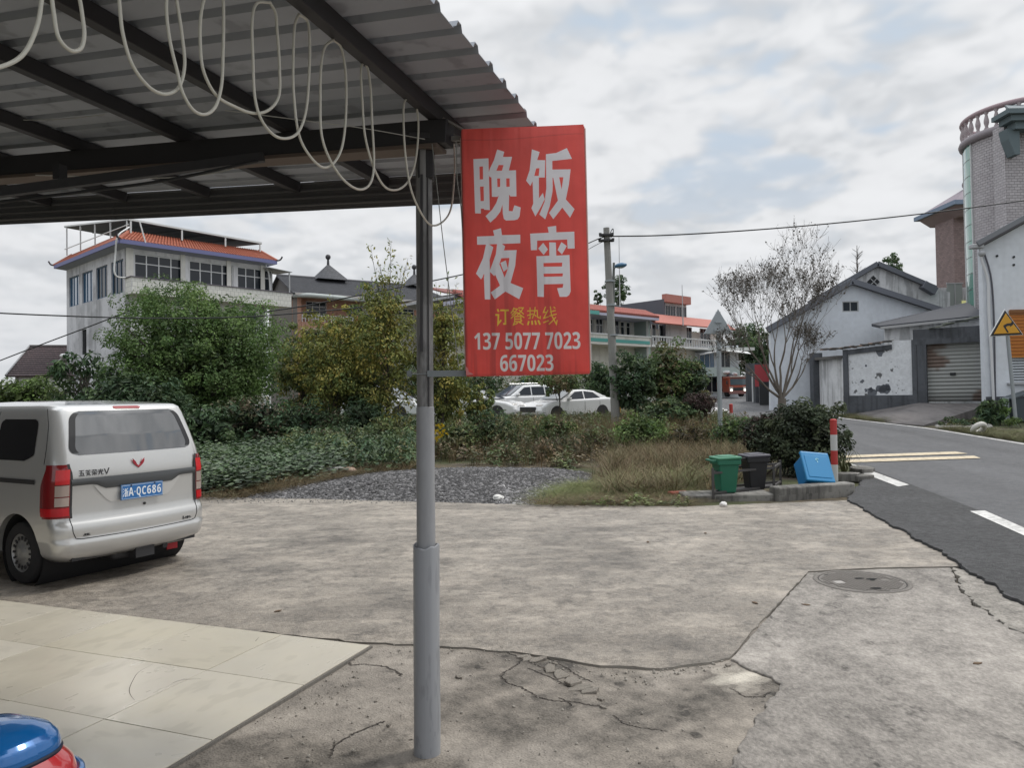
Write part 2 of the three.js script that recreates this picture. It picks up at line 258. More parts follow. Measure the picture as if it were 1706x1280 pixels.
  crack([[868, 1102], [905, 1117], [925, 1124], [950, 1138], [965, 1134]], 7); crack([[880, 1118], [920, 1134], [940, 1146], [975, 1160]], 6); crack([[905, 1096], [935, 1112], [962, 1130], [985, 1140]], 5); crack([[930, 1166], [948, 1176], [952, 1180]], 3);
  crack([[1215, 1150], [1240, 1165], [1270, 1166], [1282, 1158]], 4); crack([[548, 1266], [556, 1246], [590, 1225], [640, 1205]], 5); crack([[1020, 1196], [1040, 1210], [1060, 1215], [1110, 1222]], 3);
  crack([[1170, 1094], [1215, 1098], [1255, 1108]], 4); crack([[300, 1272], [380, 1215], [470, 1160], [545, 1112]], 4);
  for (let i = 0; i < 420; i++) { const a = rr(), x = 2048 * rr(), y = 2048 * rr(), s = 0.8 + 3 * a * a * a; gc.fillStyle = rr() < 0.6 ? 'rgba(70,62,54,0.8)' : 'rgba(178,170,158,0.6)'; gb.fillStyle = rr() < 0.5 ? 'rgb(30,30,30)' : 'rgb(235,235,235)'; for (const c of [gc, gb]) { c.beginPath(); c.ellipse(x, y, s * 1.5, s, rr() * 3, 0, 6.3); c.fill(); } }
  for (let i = 0; i < 22; i++) { const p = px(G(1205 + 80 * rr(), 1112 + 34 * rr())); gc.fillStyle = 'rgba(216,208,200,0.14)'; gc.beginPath(); gc.ellipse(p[0], p[1], 20 + 50 * rr(), 14 + 26 * rr(), -0.5, 0, 6.3); gc.fill(); }
  const tc = new THREE.CanvasTexture(cc); tc.colorSpace = THREE.SRGBColorSpace; const tb = new THREE.CanvasTexture(cb);
  const wornMat = mat(1, 1, 1, 0.88, { map: mapTo(tc, x0, x1, d0, d1), bumpMap: mapTo(tb, x0, x1, d0, d1), bumpScale: 0.035 });
  const H1 = fbm(4, 4, 4, 601), H2 = fbm(15, 15, 3, 611);
  const g = grid(150, 140, (s, t) => { const x = lerp(-3.4, 2.2, s), z = -lerp(0.3, 5.6, t), u = s, v = t; return V3(x, -0.013 + 0.012 * (H1(u, v) - 0.5) + 0.012 * (H2(u, v) - 0.5), z); });
  const q = g.attributes.position, uv = g.attributes.uv; for (let i = 0; i < q.count; i++) uv.setXY(i, q.getX(i), -q.getZ(i));
  struct('worn_ground', g, wornMat, 'broken muddy concrete with cracks around the foot of the post');

  // loose pieces broken out of it
  const chunk = mat(0.40, 0.36, 0.31, 0.92, { bumpMap: rep(TX.grit, 3), bumpScale: 0.006 });
  const cg = []; for (let k = 0; k < 5; k++) { const n = 5 + (k % 3), pts = []; for (let i = 0; i < n; i++) { const a = (i / n) * 6.283 + rr() * 0.5, r = 0.5 + 0.5 * rr(); pts.push([Math.cos(a) * r, Math.sin(a) * r * 0.7]); } cg.push(worldUV(extr(pts, 0.35, 0.08, 1).rotateX(-Math.PI / 2).translate(0, 0.02, 0))); }
  const spots = [[880, 1100, 26], [893, 1103, 22], [903, 1101, 14], [925, 1108, 12], [933, 1128, 40], [950, 1140, 46], [968, 1150, 40], [985, 1156, 30], [915, 1120, 34], [1002, 1168, 20], [1004, 1182, 14], [838, 1083, 12], [1000, 1110, 12], [1262, 1103, 10], [648, 1212, 10], [764, 1131, 16], [870, 1098, 18], [1212, 1112, 12], [470, 1018, 9]];
  spots.forEach(([x, y, w], i) => { const p = G(x, y, -0.02), s = (w / 1220) * -p.z / 1.5; const m = solo('concrete_chunk', cg[i % 5], chunk, 'broken lump of grey concrete lying on the cracked ground near the post', 'rubble', 'concrete lumps broken out of the ground'); m.position.copy(p).setY(-0.02 + 0.004 * (i % 3)); m.scale.set(s, Math.min(s, 0.04), s); m.rotation.set((rr() - 0.5) * 0.25, rr() * 6, (rr() - 0.5) * 0.25); });
  // grit along the slab edges
  const gg = new THREE.IcosahedronGeometry(1, 0), gi = [], M = new THREE.Matrix4(), E = new THREE.Euler();
  const along = (a, b, n, sp) => { for (let i = 0; i < n; i++) { const t = rr(), p = G(lerp(a[0], b[0], t), lerp(a[1], b[1], t) + (rr() - 0.5) * sp), s = 0.0025 + 0.008 * rr() ** 4; p.y = -0.014 + s * 0.5; gi.push(M.clone().makeRotationFromEuler(E.set(rr() * 6, rr() * 6, rr() * 6)).scale(V3(s, s * 0.7, s)).setPosition(p)); } };
  along([330, 1048], [600, 1072], 120, 10); along([640, 1078], [880, 1093], 90, 14); along([880, 1095], [1100, 1125], 160, 30); along([1100, 1118], [1210, 1104], 70, 14); along([420, 1200], [600, 1110], 120, 60); along([430, 1260], [680, 1150], 160, 120); along([760, 1150], [1260, 1250], 170, 180);
  const inst = new THREE.InstancedMesh(gg, mat(0.31, 0.285, 0.25, 0.95), gi.length); gi.forEach((m, i) => inst.setMatrixAt(i, m)); inst.name = 'grit'; tag(inst, 'fine grit and crumbs scattered along the broken concrete edges', 'grit', null, 'stuff'); inst.castShadow = inst.receiveShadow = true; scene.add(inst);
}

// ---------------------------------------------------------------- tiled floor of the shop front
{
  const T = 0.012, c = G(617, 1075, T), e1 = G(300, 1265, T), b = e1.clone().sub(c).setY(0).normalize(), f1 = G(0, 1010, T), a = f1.clone().sub(c).setY(0); a.addScaledVector(b, -a.dot(b)).normalize();
  const j2 = G(498, 1139.7, T).sub(c).dot(b), S = (j2 + G(349, 1232.7, T).sub(c).dot(b) / 2) / 2;
  const tn = fbm(3, 3, 4, 701), tn2 = fbm(7, 15, 3, 711);
  const tt = colorTex(1024, 1024, (u, v) => { const l = 0.53 + 0.12 * (tn(u, v) - 0.5) + 0.05 * (tn2(u, v) - 0.5) - 0.05 * sstep(0.6, 0.75, tn2(u * 2, v * 2)); return [l, l * 0.93, l * (0.82 - 0.05 * tn(u, v))]; });
  const tr = grayTex(512, 512, (u, v) => 0.06 + 0.28 * tn(u, v) + 0.25 * tn2(u * 2, v * 2));
  const fl = new THREE.Group(); fl.name = 'tiled_floor'; fl.position.copy(c).setY(0); fl.rotation.y = Math.atan2(b.x, b.z); tag(fl, 'polished beige floor tiles in front of the shop under the canopy', 'floor', null, 'structure'); scene.add(fl);
  // local z = along the open right edge towards the camera, local -x = along the outer edge to the left
  const bedPts = [[0.012, -0.012], [0.012, 6 * S], [-11 * S, 6 * S], [-11 * S, -0.012]];
  part(fl, 'mortar_bed', slabGeo(bedPts, T - 0.006, 0.16, 0.003), mat(0.2, 0.185, 0.165, 0.95, { bumpMap: rep(TX.grit, 1), bumpScale: 0.01 }));
  const tg = [0, 1, 2].map((k) => { const g = rbox(S - 0.004, 0.02, S - 0.004, 0.002); const p = g.attributes.position, uv = g.attributes.uv; for (let i = 0; i < p.count; i++) uv.setXY(i, p.getX(i) / 2.3 + 0.37 * k, p.getZ(i) / 2.3 + 0.21 * k); return g; });
  const tm = [0, 1, 2, 3].map((k) => mat(1.06 - 0.045 * k, 1.06 - 0.05 * k, 1.06 - 0.07 * k, 1, { map: tt, roughnessMap: tr }));
  for (let j = 0; j < 5; j++) for (let i = 0; i < 10; i++) { const m = part(fl, 'tile', tg[(i * 2 + j) % 3], tm[Math.floor(rr() * 4)]); m.position.set(-(i + 0.5) * S, T - 0.01 + (rr() - 0.5) * 0.002, (j + 0.5) * S); m.rotation.set((rr() - 0.5) * 0.004, Math.floor(rr() * 4) * Math.PI / 2, (rr() - 0.5) * 0.004); }
  const inv = new THREE.Matrix4(); fl.updateMatrixWorld(); inv.copy(fl.matrixWorld).invert();
  const L = (x, y) => G(x, y, T).applyMatrix4(inv).setY(T + 0.0006);
  for (const line of [[[255, 1107], [232, 1120], [222, 1134], [216, 1150], [219, 1160], [225, 1167]], [[432, 1062], [425, 1070], [420, 1080]], [[419, 1073], [408, 1076], [404, 1080]], [[286, 1139], [300, 1134], [335, 1131]]]) {
    const pts = line.map(([x, y]) => L(x, y)), cv = new THREE.CatmullRomCurve3(pts), g = grid(24, 1, (s, t) => { const p = cv.getPoint(s), q = cv.getTangent(s); return p.add(V3(q.z, 0, -q.x).multiplyScalar((t - 0.5) * 0.003 * (0.5 + Math.sin(s * 3.1)))); });
    part(fl, 'crack', g, mat(0.12, 0.1, 0.08, 1, { side: THREE.DoubleSide }));
  }
}

// ---------------------------------------------------------------- road
const nearEdge = [], farEdge = [[11.6, -8], [11.8, 0], [14.0, 12], ...[[1706, 738], [1560, 714.5], [1410, 697]].map(([x, y]) => { const p = G(x, y, 0.02); return [p.x, -p.z]; }), [15.9, 38], [17.1, 46], [21, 58], [27, 76], [34, 95], [52, 150], [80, 230]];
{ const q = [[1706, 1012], [1660, 984], [1600, 944], [1545, 909], [1470, 868], [1412, 835]].map(([x, y]) => { const p = G(x, y); return [p.x, -p.z]; }); const dx = (q[0][0] - q[2][0]) / (q[0][1] - q[2][1]); nearEdge.push([q[0][0] - dx * 12, q[0][1] - 12], ...q, [6.2, 13.2], [7.25, 15.0], [7.75, 16.6], [8.7, 22], [9.6, 30], [10.2, 37], [12.2, 46], [16, 58], [21.4, 76], [28, 95], [45, 150], [72, 230]); }
const edgeAt = (E, d) => { let i = 0; while (i < E.length - 2 && E[i + 1][1] < d) i++; const a = E[i], b = E[i + 1]; return lerp(a[0], b[0], (d - a[1]) / (b[1] - a[1])); };
{
  const A1 = fbm(3, 3, 5, 801), A2 = fbm(40, 40, 3, 811);
  TX.asphalt = colorTex(1024, 1024, (u, v) => { const l = (0.105 + 0.03 * (A1(u, v) - 0.5)) * (0.78 + 0.5 * NG(u, v) * A2(u, v) * 2) + 0.06 * sstep(0.86, 0.97, NG(u, v)); return [l, l * 1.01, l * 1.05]; });
  TX.asphaltDark = colorTex(1024, 1024, (u, v) => { const l = (0.08 + 0.04 * (A1(u, v) - 0.5)) * (0.6 + 0.9 * NG(u, v) * A2(u, v) * 2) + 0.07 * sstep(0.84, 0.97, NG(u, v)); return [l, l, l * 1.02]; });
  const ds = []; for (let d = -8; d < 16; d += 0.5) ds.push(d); for (let d = 16; d < 60; d += 1) ds.push(d); for (let d = 60; d <= 230; d += 5) ds.push(d);
  const strip = (dl, xa, xb, lift, cols) => { const g = grid(cols, dl.length - 1, (s, t) => { const d = dl[Math.round(t * (dl.length - 1))], x = lerp(xa(d), xb(d), s); return V3(x, hgt(x, -d) + lift, -d); }); const q = g.attributes.position, uv = g.attributes.uv; for (let i = 0; i < q.count; i++) uv.setXY(i, q.getX(i), -q.getZ(i)); return g; };
  const lineX = (d) => d < 16.2 ? lerp(6.0, 7.68, (d - 8.6) / 7.6) : edgeAt(nearEdge, d) + 0.02;
  const roadG = strip(ds, lineX, (d) => edgeAt(farEdge, d), 0.02, 40); { const q = roadG.attributes.position, col = [], T1 = fbm(5, 5, 4, 851), T2 = fbm(9, 30, 3, 861); for (let i = 0; i < q.count; i++) { const s = (i % 41) / 40, u = s * 0.5, v = -q.getZ(i) / 60; const k = 1 + 0.30 * (T1(u, v) - 0.5) + 0.26 * (T2(v * 0.6, s) - 0.5) + 0.07 * Math.sin(s * 4 * Math.PI * 2 - 1.2) - 0.12 * sstep(0.62, 0.7, T1(u * 2, v * 3)); col.push(k, k, k * 1.005); } roadG.setAttribute('color', new THREE.Float32BufferAttribute(col, 3)); }
  struct('road', roadG, mat(1, 1, 1, 0.8, { vertexColors: true, map: rep(TX.asphalt, 1 / 3.1), bumpMap: rep(TX.grit, 1 / 1.2), bumpScale: 0.008 }), 'grey asphalt village road running away past the white walls', 'road');
  const da = []; for (let d = -8; d <= 15.4; d += d < 3 ? 0.4 : 0.045) da.push(d); const rg = rng(99), off = da.map(() => (rg() - 0.5) * 0.035), off2 = lattice(60, 1, 5), off3 = lattice(190, 1, 6), xs = new Map(); da.forEach((d, i) => xs.set(d, edgeAt(nearEdge, d) + off[i] + 0.06 * (off2(d / 24, 0) - 0.5) + 0.05 * (off3(d / 24, 0) - 0.5)));
  const top = strip(da, (d) => xs.get(d), (d) => lineX(d) + 0.08, 0.03, 6);
  const skirt = grid(1, da.length - 1, (s, t) => { const d = da[Math.round(t * (da.length - 1))]; return V3(xs.get(d) - 0.008 * (1 - s), lerp(-0.02, 0.03, s), -d); });
  struct('asphalt_shoulder', merge([top, skirt]), mat(1, 1, 1, 0.85, { map: rep(TX.asphaltDark, 1 / 1.9), bumpMap: rep(TX.grit, 1 / 0.7), bumpScale: 0.012, side: THREE.DoubleSide }), 'dark coarse asphalt strip with a ragged edge against the concrete', 'road');
  const paintTex = colorTex(512, 512, (u, v) => { const w = sstep(0.5, 0.72, N2(u, v) * 0.6 + NG(u, v) * 0.5), l = lerp(0.62, 0.2, w * 0.6) * (0.9 + 0.2 * N1(u, v)); return [l, l * 0.985, l * 0.95]; });
  const white = mat(1, 1, 1, 0.7, { map: paintTex }), cream = mat(1.0, 0.86, 0.64, 0.75, { map: paintTex });
  const quad = (pts, m, label) => { const s = new THREE.Shape(pts.map((p) => new THREE.Vector2(p.x, -p.z))), g = new THREE.ShapeGeometry(s).rotateX(-Math.PI / 2), q = g.attributes.position; for (let i = 0; i < q.count; i++) q.setY(i, hgt(q.getX(i), q.getZ(i)) + 0.036); struct('road_marking', g, m, label, 'road marking'); };
  const g2 = (x, y) => G(x, y, 0.034);
  quad([g2(1430, 786), g2(1496, 811), g2(1514, 808), g2(1416, 772)], white, 'white edge dash beside the kerb corner with the red and white post');
  quad([g2(1615, 852), g2(1706, 893), g2(1790, 931), g2(1810, 922), g2(1706, 880), g2(1640, 851)], white, 'white edge dash crossing the right border of the photo');
  quad([g2(1395, 759.5), g2(1591, 752.5), g2(1612, 756), g2(1395, 763.5)], cream, 'farther of two cream bars painted across the road');
  quad([g2(1395, 766.5), g2(1622, 759.5), g2(1633, 763.5), g2(1395, 771.5)], cream, 'nearer of two cream bars painted across the road');
  const dl = ds.filter((d) => d > -6 && d < 60); struct('road_marking', strip(dl, (d) => edgeAt(farEdge, d) - 0.3, (d) => edgeAt(farEdge, d) - 0.14, 0.025, 1), white, 'long thin white line along the far road edge', 'road marking');
}

// ---------------------------------------------------------------- unseen house added out of frame to darken the left side of the van
{
  const nm = mat(0.07, 0.07, 0.07, 0.9), dk = mat(0.03, 0.03, 0.035, 0.5);
  const h = new THREE.Group(); h.name = 'added_shade_house'; h.position.set(-12.4, 0, -4.5); tag(h, 'unseen grey house added left of the lot to darken the van side, out of the frame', 'house', null, 'structure'); scene.add(h); part(h, 'wall', box(6, 10.5, 15, 0, 5.2, 0), nm); for (const z of [-5, -1, 3]) part(h, 'window', box(0.06, 1.6, 1.8, 3.02, 2, z), dk); part(h, 'roof', box(6.2, 0.3, 15.2, 0, 10.6, 0), nm);
}
// ================================================================ THE CANOPY AND ITS SIGN
const steelDark = mat(0.045, 0.043, 0.046, 0.6, { metalness: 0.2 });
const steelGrey = mat(0.10, 0.10, 0.105, 0.55, { metalness: 0.3 });
const wireMat = mat(0.02, 0.02, 0.022, 0.6);
const cableWhite = mat(0.62, 0.60, 0.52, 0.45);
const CAN = {};
{
  const far = atY(945, 277, 3.1), v = V3(0.33, 0, -1).normalize(), k = 0.056, u = V3(-1, 0, -0.33).normalize().setY(k).normalize(), n = V3(0, 0, 0).crossVectors(u, v).normalize(); if (n.y < 0) n.negate();
  Object.assign(CAN, { far, u, v, n });
  // local axes: x = down-slope to the right (-u), y = up (n), z = towards the camera (-v)
  const M = new THREE.Matrix4().makeBasis(u.clone().negate(), n, v.clone().negate()).setPosition(far);
  const root = new THREE.Group(); root.name = 'canopy'; root.applyMatrix4(M); scene.add(root); tag(root, 'grey corrugated metal canopy on dark steel beams over the shop front', 'canopy');
  root.updateMatrixWorld(true); const inv = root.matrixWorld.clone().invert(); CAN.inv = inv;
  const loc = (p) => p.clone().applyMatrix4(inv);
  // roof sheets, each five ribs wide
  const shN = fbm(5, 9, 4, 901), sheetTex = colorTex(512, 512, (a, b) => { const l = 0.40 + 0.14 * (shN(a, b) - 0.5) - 0.1 * sstep(0.6, 0.75, N2(a, b)); return [l * 0.93, l * 0.98, l * 1.08]; });
  const sheetMat = mat(1, 1, 1, 0.62, { map: rep(sheetTex, 0.5), metalness: 0.05 });
  const R = 0.178, prof = (ribs) => { const t = [], p = []; for (let i = 0; i < ribs; i++) { const z = i * R; t.push([z, 0], [z + 0.118, 0], [z + 0.132, 0.026], [z + 0.164, 0.026]); } t.push([ribs * R, 0]); t.forEach((q) => p.push(q)); for (let i = t.length - 1; i >= 0; i--) p.push([t[i][0], t[i][1] + 0.003]); return p; };
  const LEN = 9;
  for (let i = 0; i < 6; i++) {
    const g = new THREE.ExtrudeGeometry(new THREE.Shape(prof(5).map((q) => new THREE.Vector2(q[0], q[1]))), { depth: LEN, bevelEnabled: false, steps: 1 });
    g.rotateY(-Math.PI / 2);
    const m = part(root, 'roof_sheet', worldUV(g), sheetMat); m.position.set(0.012 * (i % 2), (i % 2 ? 0.0045 : 0), i * (5 * R - 0.002) + 0.0);
  }
  for (let i = 0; i < 5; i++) { const fp = []; for (let k = 0; k <= 4; k++) { const y = -0.2 + k * 0.05; fp.push([0, y], [0, y + 0.03], [0.012, y + 0.036], [0.012, y + 0.045]); } fp.splice(-3); const g = new THREE.ExtrudeGeometry(new THREE.Shape([...fp, ...fp.slice().reverse().map(([a, b]) => [a - 0.003, b])].map((q) => new THREE.Vector2(-q[0], q[1]))), { depth: 1.84, bevelEnabled: false }); g.rotateY(Math.PI / 2); part(root, 'fascia_sheet', worldUV(g), mat(0.13, 0.13, 0.135, 0.6)).position.set(0.02 - 1.8 * (i + 1), 0.004, -0.012 - 0.004 * (i % 2)); }
  // purlins, running away from the camera
  const H = 0.07, ps = [loc(atY(612, 102, 3.06)).x, loc(atY(268, 104, 3.1)).x, loc(atY(147, 167, 3.14)).x]; const gap = (ps[2] - ps[0]) / 2;
  CAN.purlinX = ps[0]; for (let i = 0; i < 8; i++) { const x = i < 3 ? ps[i] : ps[2] + gap * (i - 2); part(root, 'purlin', worldUV(rbox(0.055, H, 5.4, 0.004, x, -H / 2 - 0.001, 2.7)), steelDark); }
  // main beam across, on the post
  const post = G(712, 1248); const top = P(706, 228, -post.z), pl = loc(top), beamB = loc(P(60, 275, -post.z + 0.2));
  CAN.post = post; const bz = pl.z, bt = -H - 0.003;
  part(root, 'main_beam', worldUV(rbox(9.2, 0.115, 0.1, 0.004, pl.x + 0.14 - 4.6, bt - 0.0575, bz)), steelDark);
  part(root, 'beam_flange', worldUV(rbox(9.1, 0.02, 0.12, 0.003, pl.x - 4.45, bt - 0.127, bz)), mat(0.14, 0.105, 0.085, 0.7));
  // lower brace and little hanger under the beam
  const d0 = -post.z; part(root, 'brace', [bar(loc(P(440, 262, d0 + 0.12)), loc(P(-260, 356, d0 - 0.1)), 0.035, 0.045)], steelDark);
  part(root, 'brace_wire', [tube([P(430, 268, d0 + 0.05), P(280, 300, d0), P(120, 322, d0 - 0.05), P(-200, 360, d0 - 0.1)].map(loc), 0.008, 30)], wireMat);
  part(root, 'hanger', [bar(loc(P(100, 275, d0 + 0.05)), loc(P(101, 300, d0 + 0.05)), 0.045)], steelDark);
  // post with its sleeves
  const yb = -0.03, yt = top.y - 0.02, lean = (top.x - post.x) / (top.y);
  const rust = fbm(4, 6, 4, 951), postTex = colorTex(256, 1024, (a, b) => { const n = rust(a, b), k = sstep(0.5, 0.66, n + 0.15 * N2(a * 2, b * 2)), l = lerp(0.15, 0.25, k); return [l, l * 0.98, l * 0.97]; });
  const upMat = mat(1, 1, 1, 0.55, { map: postTex, metalness: 0.15 });
  const paint = fbm(5, 5, 4, 961), paintTex = colorTex(256, 512, (a, b) => { const w = sstep(0.70, 0.8, paint(a, b) * 0.7 + 0.38 * sstep(0.86, 1, b)), l = lerp(0.31, 0.13, w) * (0.92 + 0.16 * N2(a, b)); return [l * 0.985, l, l * 1.04]; });
  const pvcTex = colorTex(256, 512, (a, b) => { const l = 0.33 * (0.9 + 0.2 * paint(a * 2, b)) - 0.05 * sstep(0.62, 0.75, N2(a, b)) - 0.10 * sstep(0.12, 0, b); return [l * 0.97, l, l * 1.06]; });
  const local = (g) => { g.translate(post.x, 0, post.z); const p = g.attributes.position; for (let i = 0; i < p.count; i++) p.setX(i, p.getX(i) + lean * p.getY(i)); return g.applyMatrix4(inv); };
  const midY = 1.66, sl = 0.985;
  part(root, 'post', local(cyl(0.0405, 0.0405, yt - midY + 0.02, 28, 0, midY - 0.02, 0)), upMat);
  part(root, 'post_conduit', [local(bar([-0.012, 1.93, 0.043], [-0.006, yt - 0.18, 0.043], 0.012, 0.01)), local(bar([0.022, midY, 0.041], [0.022, yt, 0.038], 0.006, 0.006))], steelDark);
  part(root, 'painted_sleeve', local(new THREE.LatheGeometry([[0.0405, midY], [0.0435, midY - 0.004], [0.0445, midY - 0.3], [0.046, sl - 0.06]].map((q) => new THREE.Vector2(q[0], q[1])).reverse(), 36)), mat(1, 1, 1, 0.42, { map: paintTex }));
  const ringG = new THREE.LatheGeometry([[0.057, sl - 0.1], [0.058, sl], [0.0625, sl + 0.001], [0.064, sl - 0.008], [0.0635, 0.5], [0.0645, 0.12], [0.064, yb + 0.012], [0.060, yb + 0.01]].map((q) => new THREE.Vector2(q[0], q[1])).reverse(), 48);
  { const p = ringG.attributes.position; for (let i = 0; i < p.count; i++) { const a = Math.atan2(p.getZ(i), p.getX(i)), y = p.getY(i), w = 0.0012 * Math.sin(a * 3 + y * 9) + 0.0008 * Math.sin(a * 5 - y * 23); p.setX(i, p.getX(i) + w * Math.cos(a)); p.setZ(i, p.getZ(i) + w * Math.sin(a)); if (y > sl - 0.02) p.setY(i, y + 0.006 * Math.sin(a * 2 + 1) + 0.004 * Math.sin(a * 7)); } ringG.computeVertexNormals(); }
  part(root, 'plastic_sleeve', local(ringG), mat(1, 1, 1, 0.4, { map: pvcTex, side: THREE.DoubleSide }));
  part(root, 'post_cap', local(rbox(0.13, 0.03, 0.13, 0.003, 0, yt + 0.005, 0)), steelDark);
  part(root, 'post_collar', local(rbox(0.075, 0.19, 0.075, 0.006, 0.012, yt - 0.1, 0)), steelDark);

  // ------------------------------------------------------------ white lamp cable hung in loops from the first purlin
  const s0 = root.localToWorld(V3(CAN.purlinX - 0.03, -H - 0.004, 0)), pn = V3(0, 0, 0).crossVectors(v, V3(0, 1, 0)).normalize();
  const onPlane = (x, y, o = 0) => { const r = ray(x, y), t = (s0.clone().addScaledVector(pn, o).sub(EYE)).dot(pn) / r.dot(pn); return r.multiplyScalar(t).add(EYE); };
  const loops = [
    [[-140, 40], [-120, 100], [-60, 118], [0, 112], [38, 92], [62, 45], [70, 0], [74, -70], [80, -110]],
    [[80, -110], [84, -40], [90, 20], [100, 66], [118, 84], [134, 82], [141, 60], [137, 20], [130, -30], [140, -80]],
    [[140, -80], [180, -100], [197, -40], [200, 10], [206, 60], [222, 110], [250, 146], [275, 157], [298, 146], [308, 110], [304, 60], [295, 0], [290, -40]],
    [[290, -40], [280, -20], [278, 20], [284, 70], [296, 120], [305, 155], [322, 183], [340, 191], [358, 180], [369, 145], [372, 90], [373, 20], [372, -12]],
    [[372, -12], [345, -8], [336, 20], [334, 70], [340, 120], [360, 158], [392, 178], [425, 189], [450, 182], [465, 160], [466, 110], [462, 50], [459, 20], [450, 4]],
    [[450, 4], [428, 6], [421, 30], [422, 100], [426, 168], [436, 200], [455, 224], [474, 231], [496, 222], [509, 190], [515, 130], [516, 60], [512, 34], [498, 24]],
    [[498, 24], [492, 40], [489, 95], [490, 160], [500, 230], [518, 262], [538, 279], [556, 272], [570, 245], [577, 180], [575, 110], [568, 78], [556, 66]],
    [[556, 66], [542, 78], [536, 105], [534, 160], [537, 230], [552, 270], [575, 302], [600, 316], [617, 306], [623, 280], [620, 200], [617, 140], [612, 112], [606, 104]],
    [[606, 104], [602, 112], [604, 170], [609, 230], [624, 282], [640, 310], [658, 317], [678, 305], [692, 270], [697, 200], [692, 172], [684, 162]],
    [[684, 162], [674, 170], [673, 220], [677, 270], [685, 316], [700, 352], [716, 374], [733, 373], [750, 352], [756, 310], [757, 250], [752, 222], [744, 208]],
  ];
  const cr = rng(17); loops.forEach((L, i) => { const o = 0.02 + (i % 2) * 0.014; const pts = L.map(([x, y], k) => onPlane(x, y, o * (0.3 + 0.7 * Math.sin((k / (L.length - 1)) * Math.PI)))); solo('hanging_cable', tube(pts, 0.0047, 90, 8), cableWhite, ['white cable loop leaving the left border of the photo', 'small white cable loop nearest the top left corner', 'wide white cable loop third from the left border', 'white cable loop fourth from the left under the canopy', 'white cable loop fifth from the left with a slack left arm', 'white cable loop sixth from the left below the purlin', 'long white cable loop seventh from the left before the main beam', 'long white cable loop eighth from the left, lowest before the post', 'white cable loop just left of the post top', 'white cable loop swinging across the post top to the sign'][i], 'cable', 'white cable loops hung under the canopy'); });
  const wires = [['thin pale wire strung along under the roof sheets', [P(375, 184, 3.0), P(500, 200, 3.1), P(600, 213, 3.25), P(708, 232, 3.45)], 0.0022, 0.4], ['thin grey wire falling from the beam past the post to the trees', [P(720, 240, 3.5), P(728, 310, 3.5), P(738, 400, 3.5), P(748, 480, 3.5), P(758, 560, 3.52), P(764, 612, 3.52)], 0.0024, 0.25], ['thin black wire hanging beside the left edge of the red sign', [P(760, 236, 3.52), P(762, 300, 3.52), P(768, 345, 3.52), P(772, 420, 3.54)], 0.003, 0.3], ['pale yellowish wire along the underside of the far roof', [P(60, 292, 3.9), P(280, 296, 4.0), P(370, 286, 4.0), P(425, 268, 4.0)], 0.003, 0.45], ['faint wire lying along a purlin near the left border', [P(40, 200, 3.4), P(100, 199, 3.4), P(175, 191, 3.4)], 0.002, 0.4]];
  wires.forEach(([l, p, r, c]) => solo('loose_wire', tube(p, r, 30, 6), mat(c, c, c * 0.92, 0.6), l, 'wire'));

  // ------------------------------------------------------------ the hanging sign
  const d = d0 - 0.04, TL = P(772, 223, d), TR = P(976, 212, d - 0.03), BR = P(980.5, 625, d - 0.03), BL = P(774.5, 627, d);
  const ux = TR.clone().sub(TL).add(BR).sub(BL).normalize(), uy0 = TL.clone().sub(BL).add(TR).sub(BR), uy = uy0.clone().addScaledVector(ux, -uy0.dot(ux)).normalize(), uz = V3(0, 0, 0).crossVectors(ux, uy);
  const W = (TR.distanceTo(TL) + BR.distanceTo(BL)) / 2, Hh = (TL.distanceTo(BL) + TR.distanceTo(BR)) / 2, cen = TL.clone().add(TR).add(BR).add(BL).multiplyScalar(0.25).addScaledVector(uy, -Hh / 2);
  const sg = new THREE.Group(); sg.name = 'shop_sign'; sg.applyMatrix4(new THREE.Matrix4().makeBasis(ux, uy, uz).setPosition(cen)); scene.add(sg); tag(sg, 'hanging red cloth light box sign with large grey characters and phone numbers', 'sign');
  const cw = 1024, ch = 2048, cv = document.createElement('canvas'); cv.width = cw; cv.height = ch; const c = cv.getContext('2d');
  c.fillStyle = '#ffffff'; c.fillRect(0, 0, cw, ch);
  { const im = c.getImageData(0, 0, cw, ch), a = fbm(3, 5, 4, 977), b2 = fbm(2, 30, 3, 979); for (let y = 0, o = 0; y < ch; y++) for (let x = 0; x < cw; x++, o += 4) { const n = 0.92 + 0.14 * (a(x / cw, y / ch) - 0.5) + 0.05 * (b2(y / ch, x / cw) - 0.5); im.data[o] = 240 * n; im.data[o + 1] = 82 * n; im.data[o + 2] = 72 * n; } c.putImageData(im, 0, 0); }
  // strokes are traced in pixels of the photograph and laid out over the face
  const toFace = (x, y) => { const xl = 772 + (y - 223) / 404 * 2.5, xr = 975 + (y - 212) / 413 * 5.5; const t = (x - xl) / (xr - xl), yt = 223 - 11 * t, ybm = 627 - 2 * t; return [t * cw, ((y - yt) / (ybm - yt)) * ch]; };
  const poly = (pts, ox, oy, k, col) => { c.fillStyle = col; c.beginPath(); pts.forEach(([x, y], i) => { const q = toFace(ox + x / k, oy + y / k); i ? c.lineTo(...q) : c.moveTo(...q); }); c.closePath(); c.fill(); };
  const ink = '#e6e1e4', red = '#ec5248', K = 9.48;
  // wan
  const A = (p) => poly(p, 780, 245, K, ink), Ar = (p) => poly(p, 780, 245, K, red);
  A([[105, 255], [345, 240], [355, 1045], [262, 1040], [262, 1025], [212, 1025], [212, 1100], [120, 1098]]); Ar([[200, 372], [255, 368], [255, 568], [202, 570]]); Ar([[205, 682], [262, 680], [262, 905], [210, 905]]);
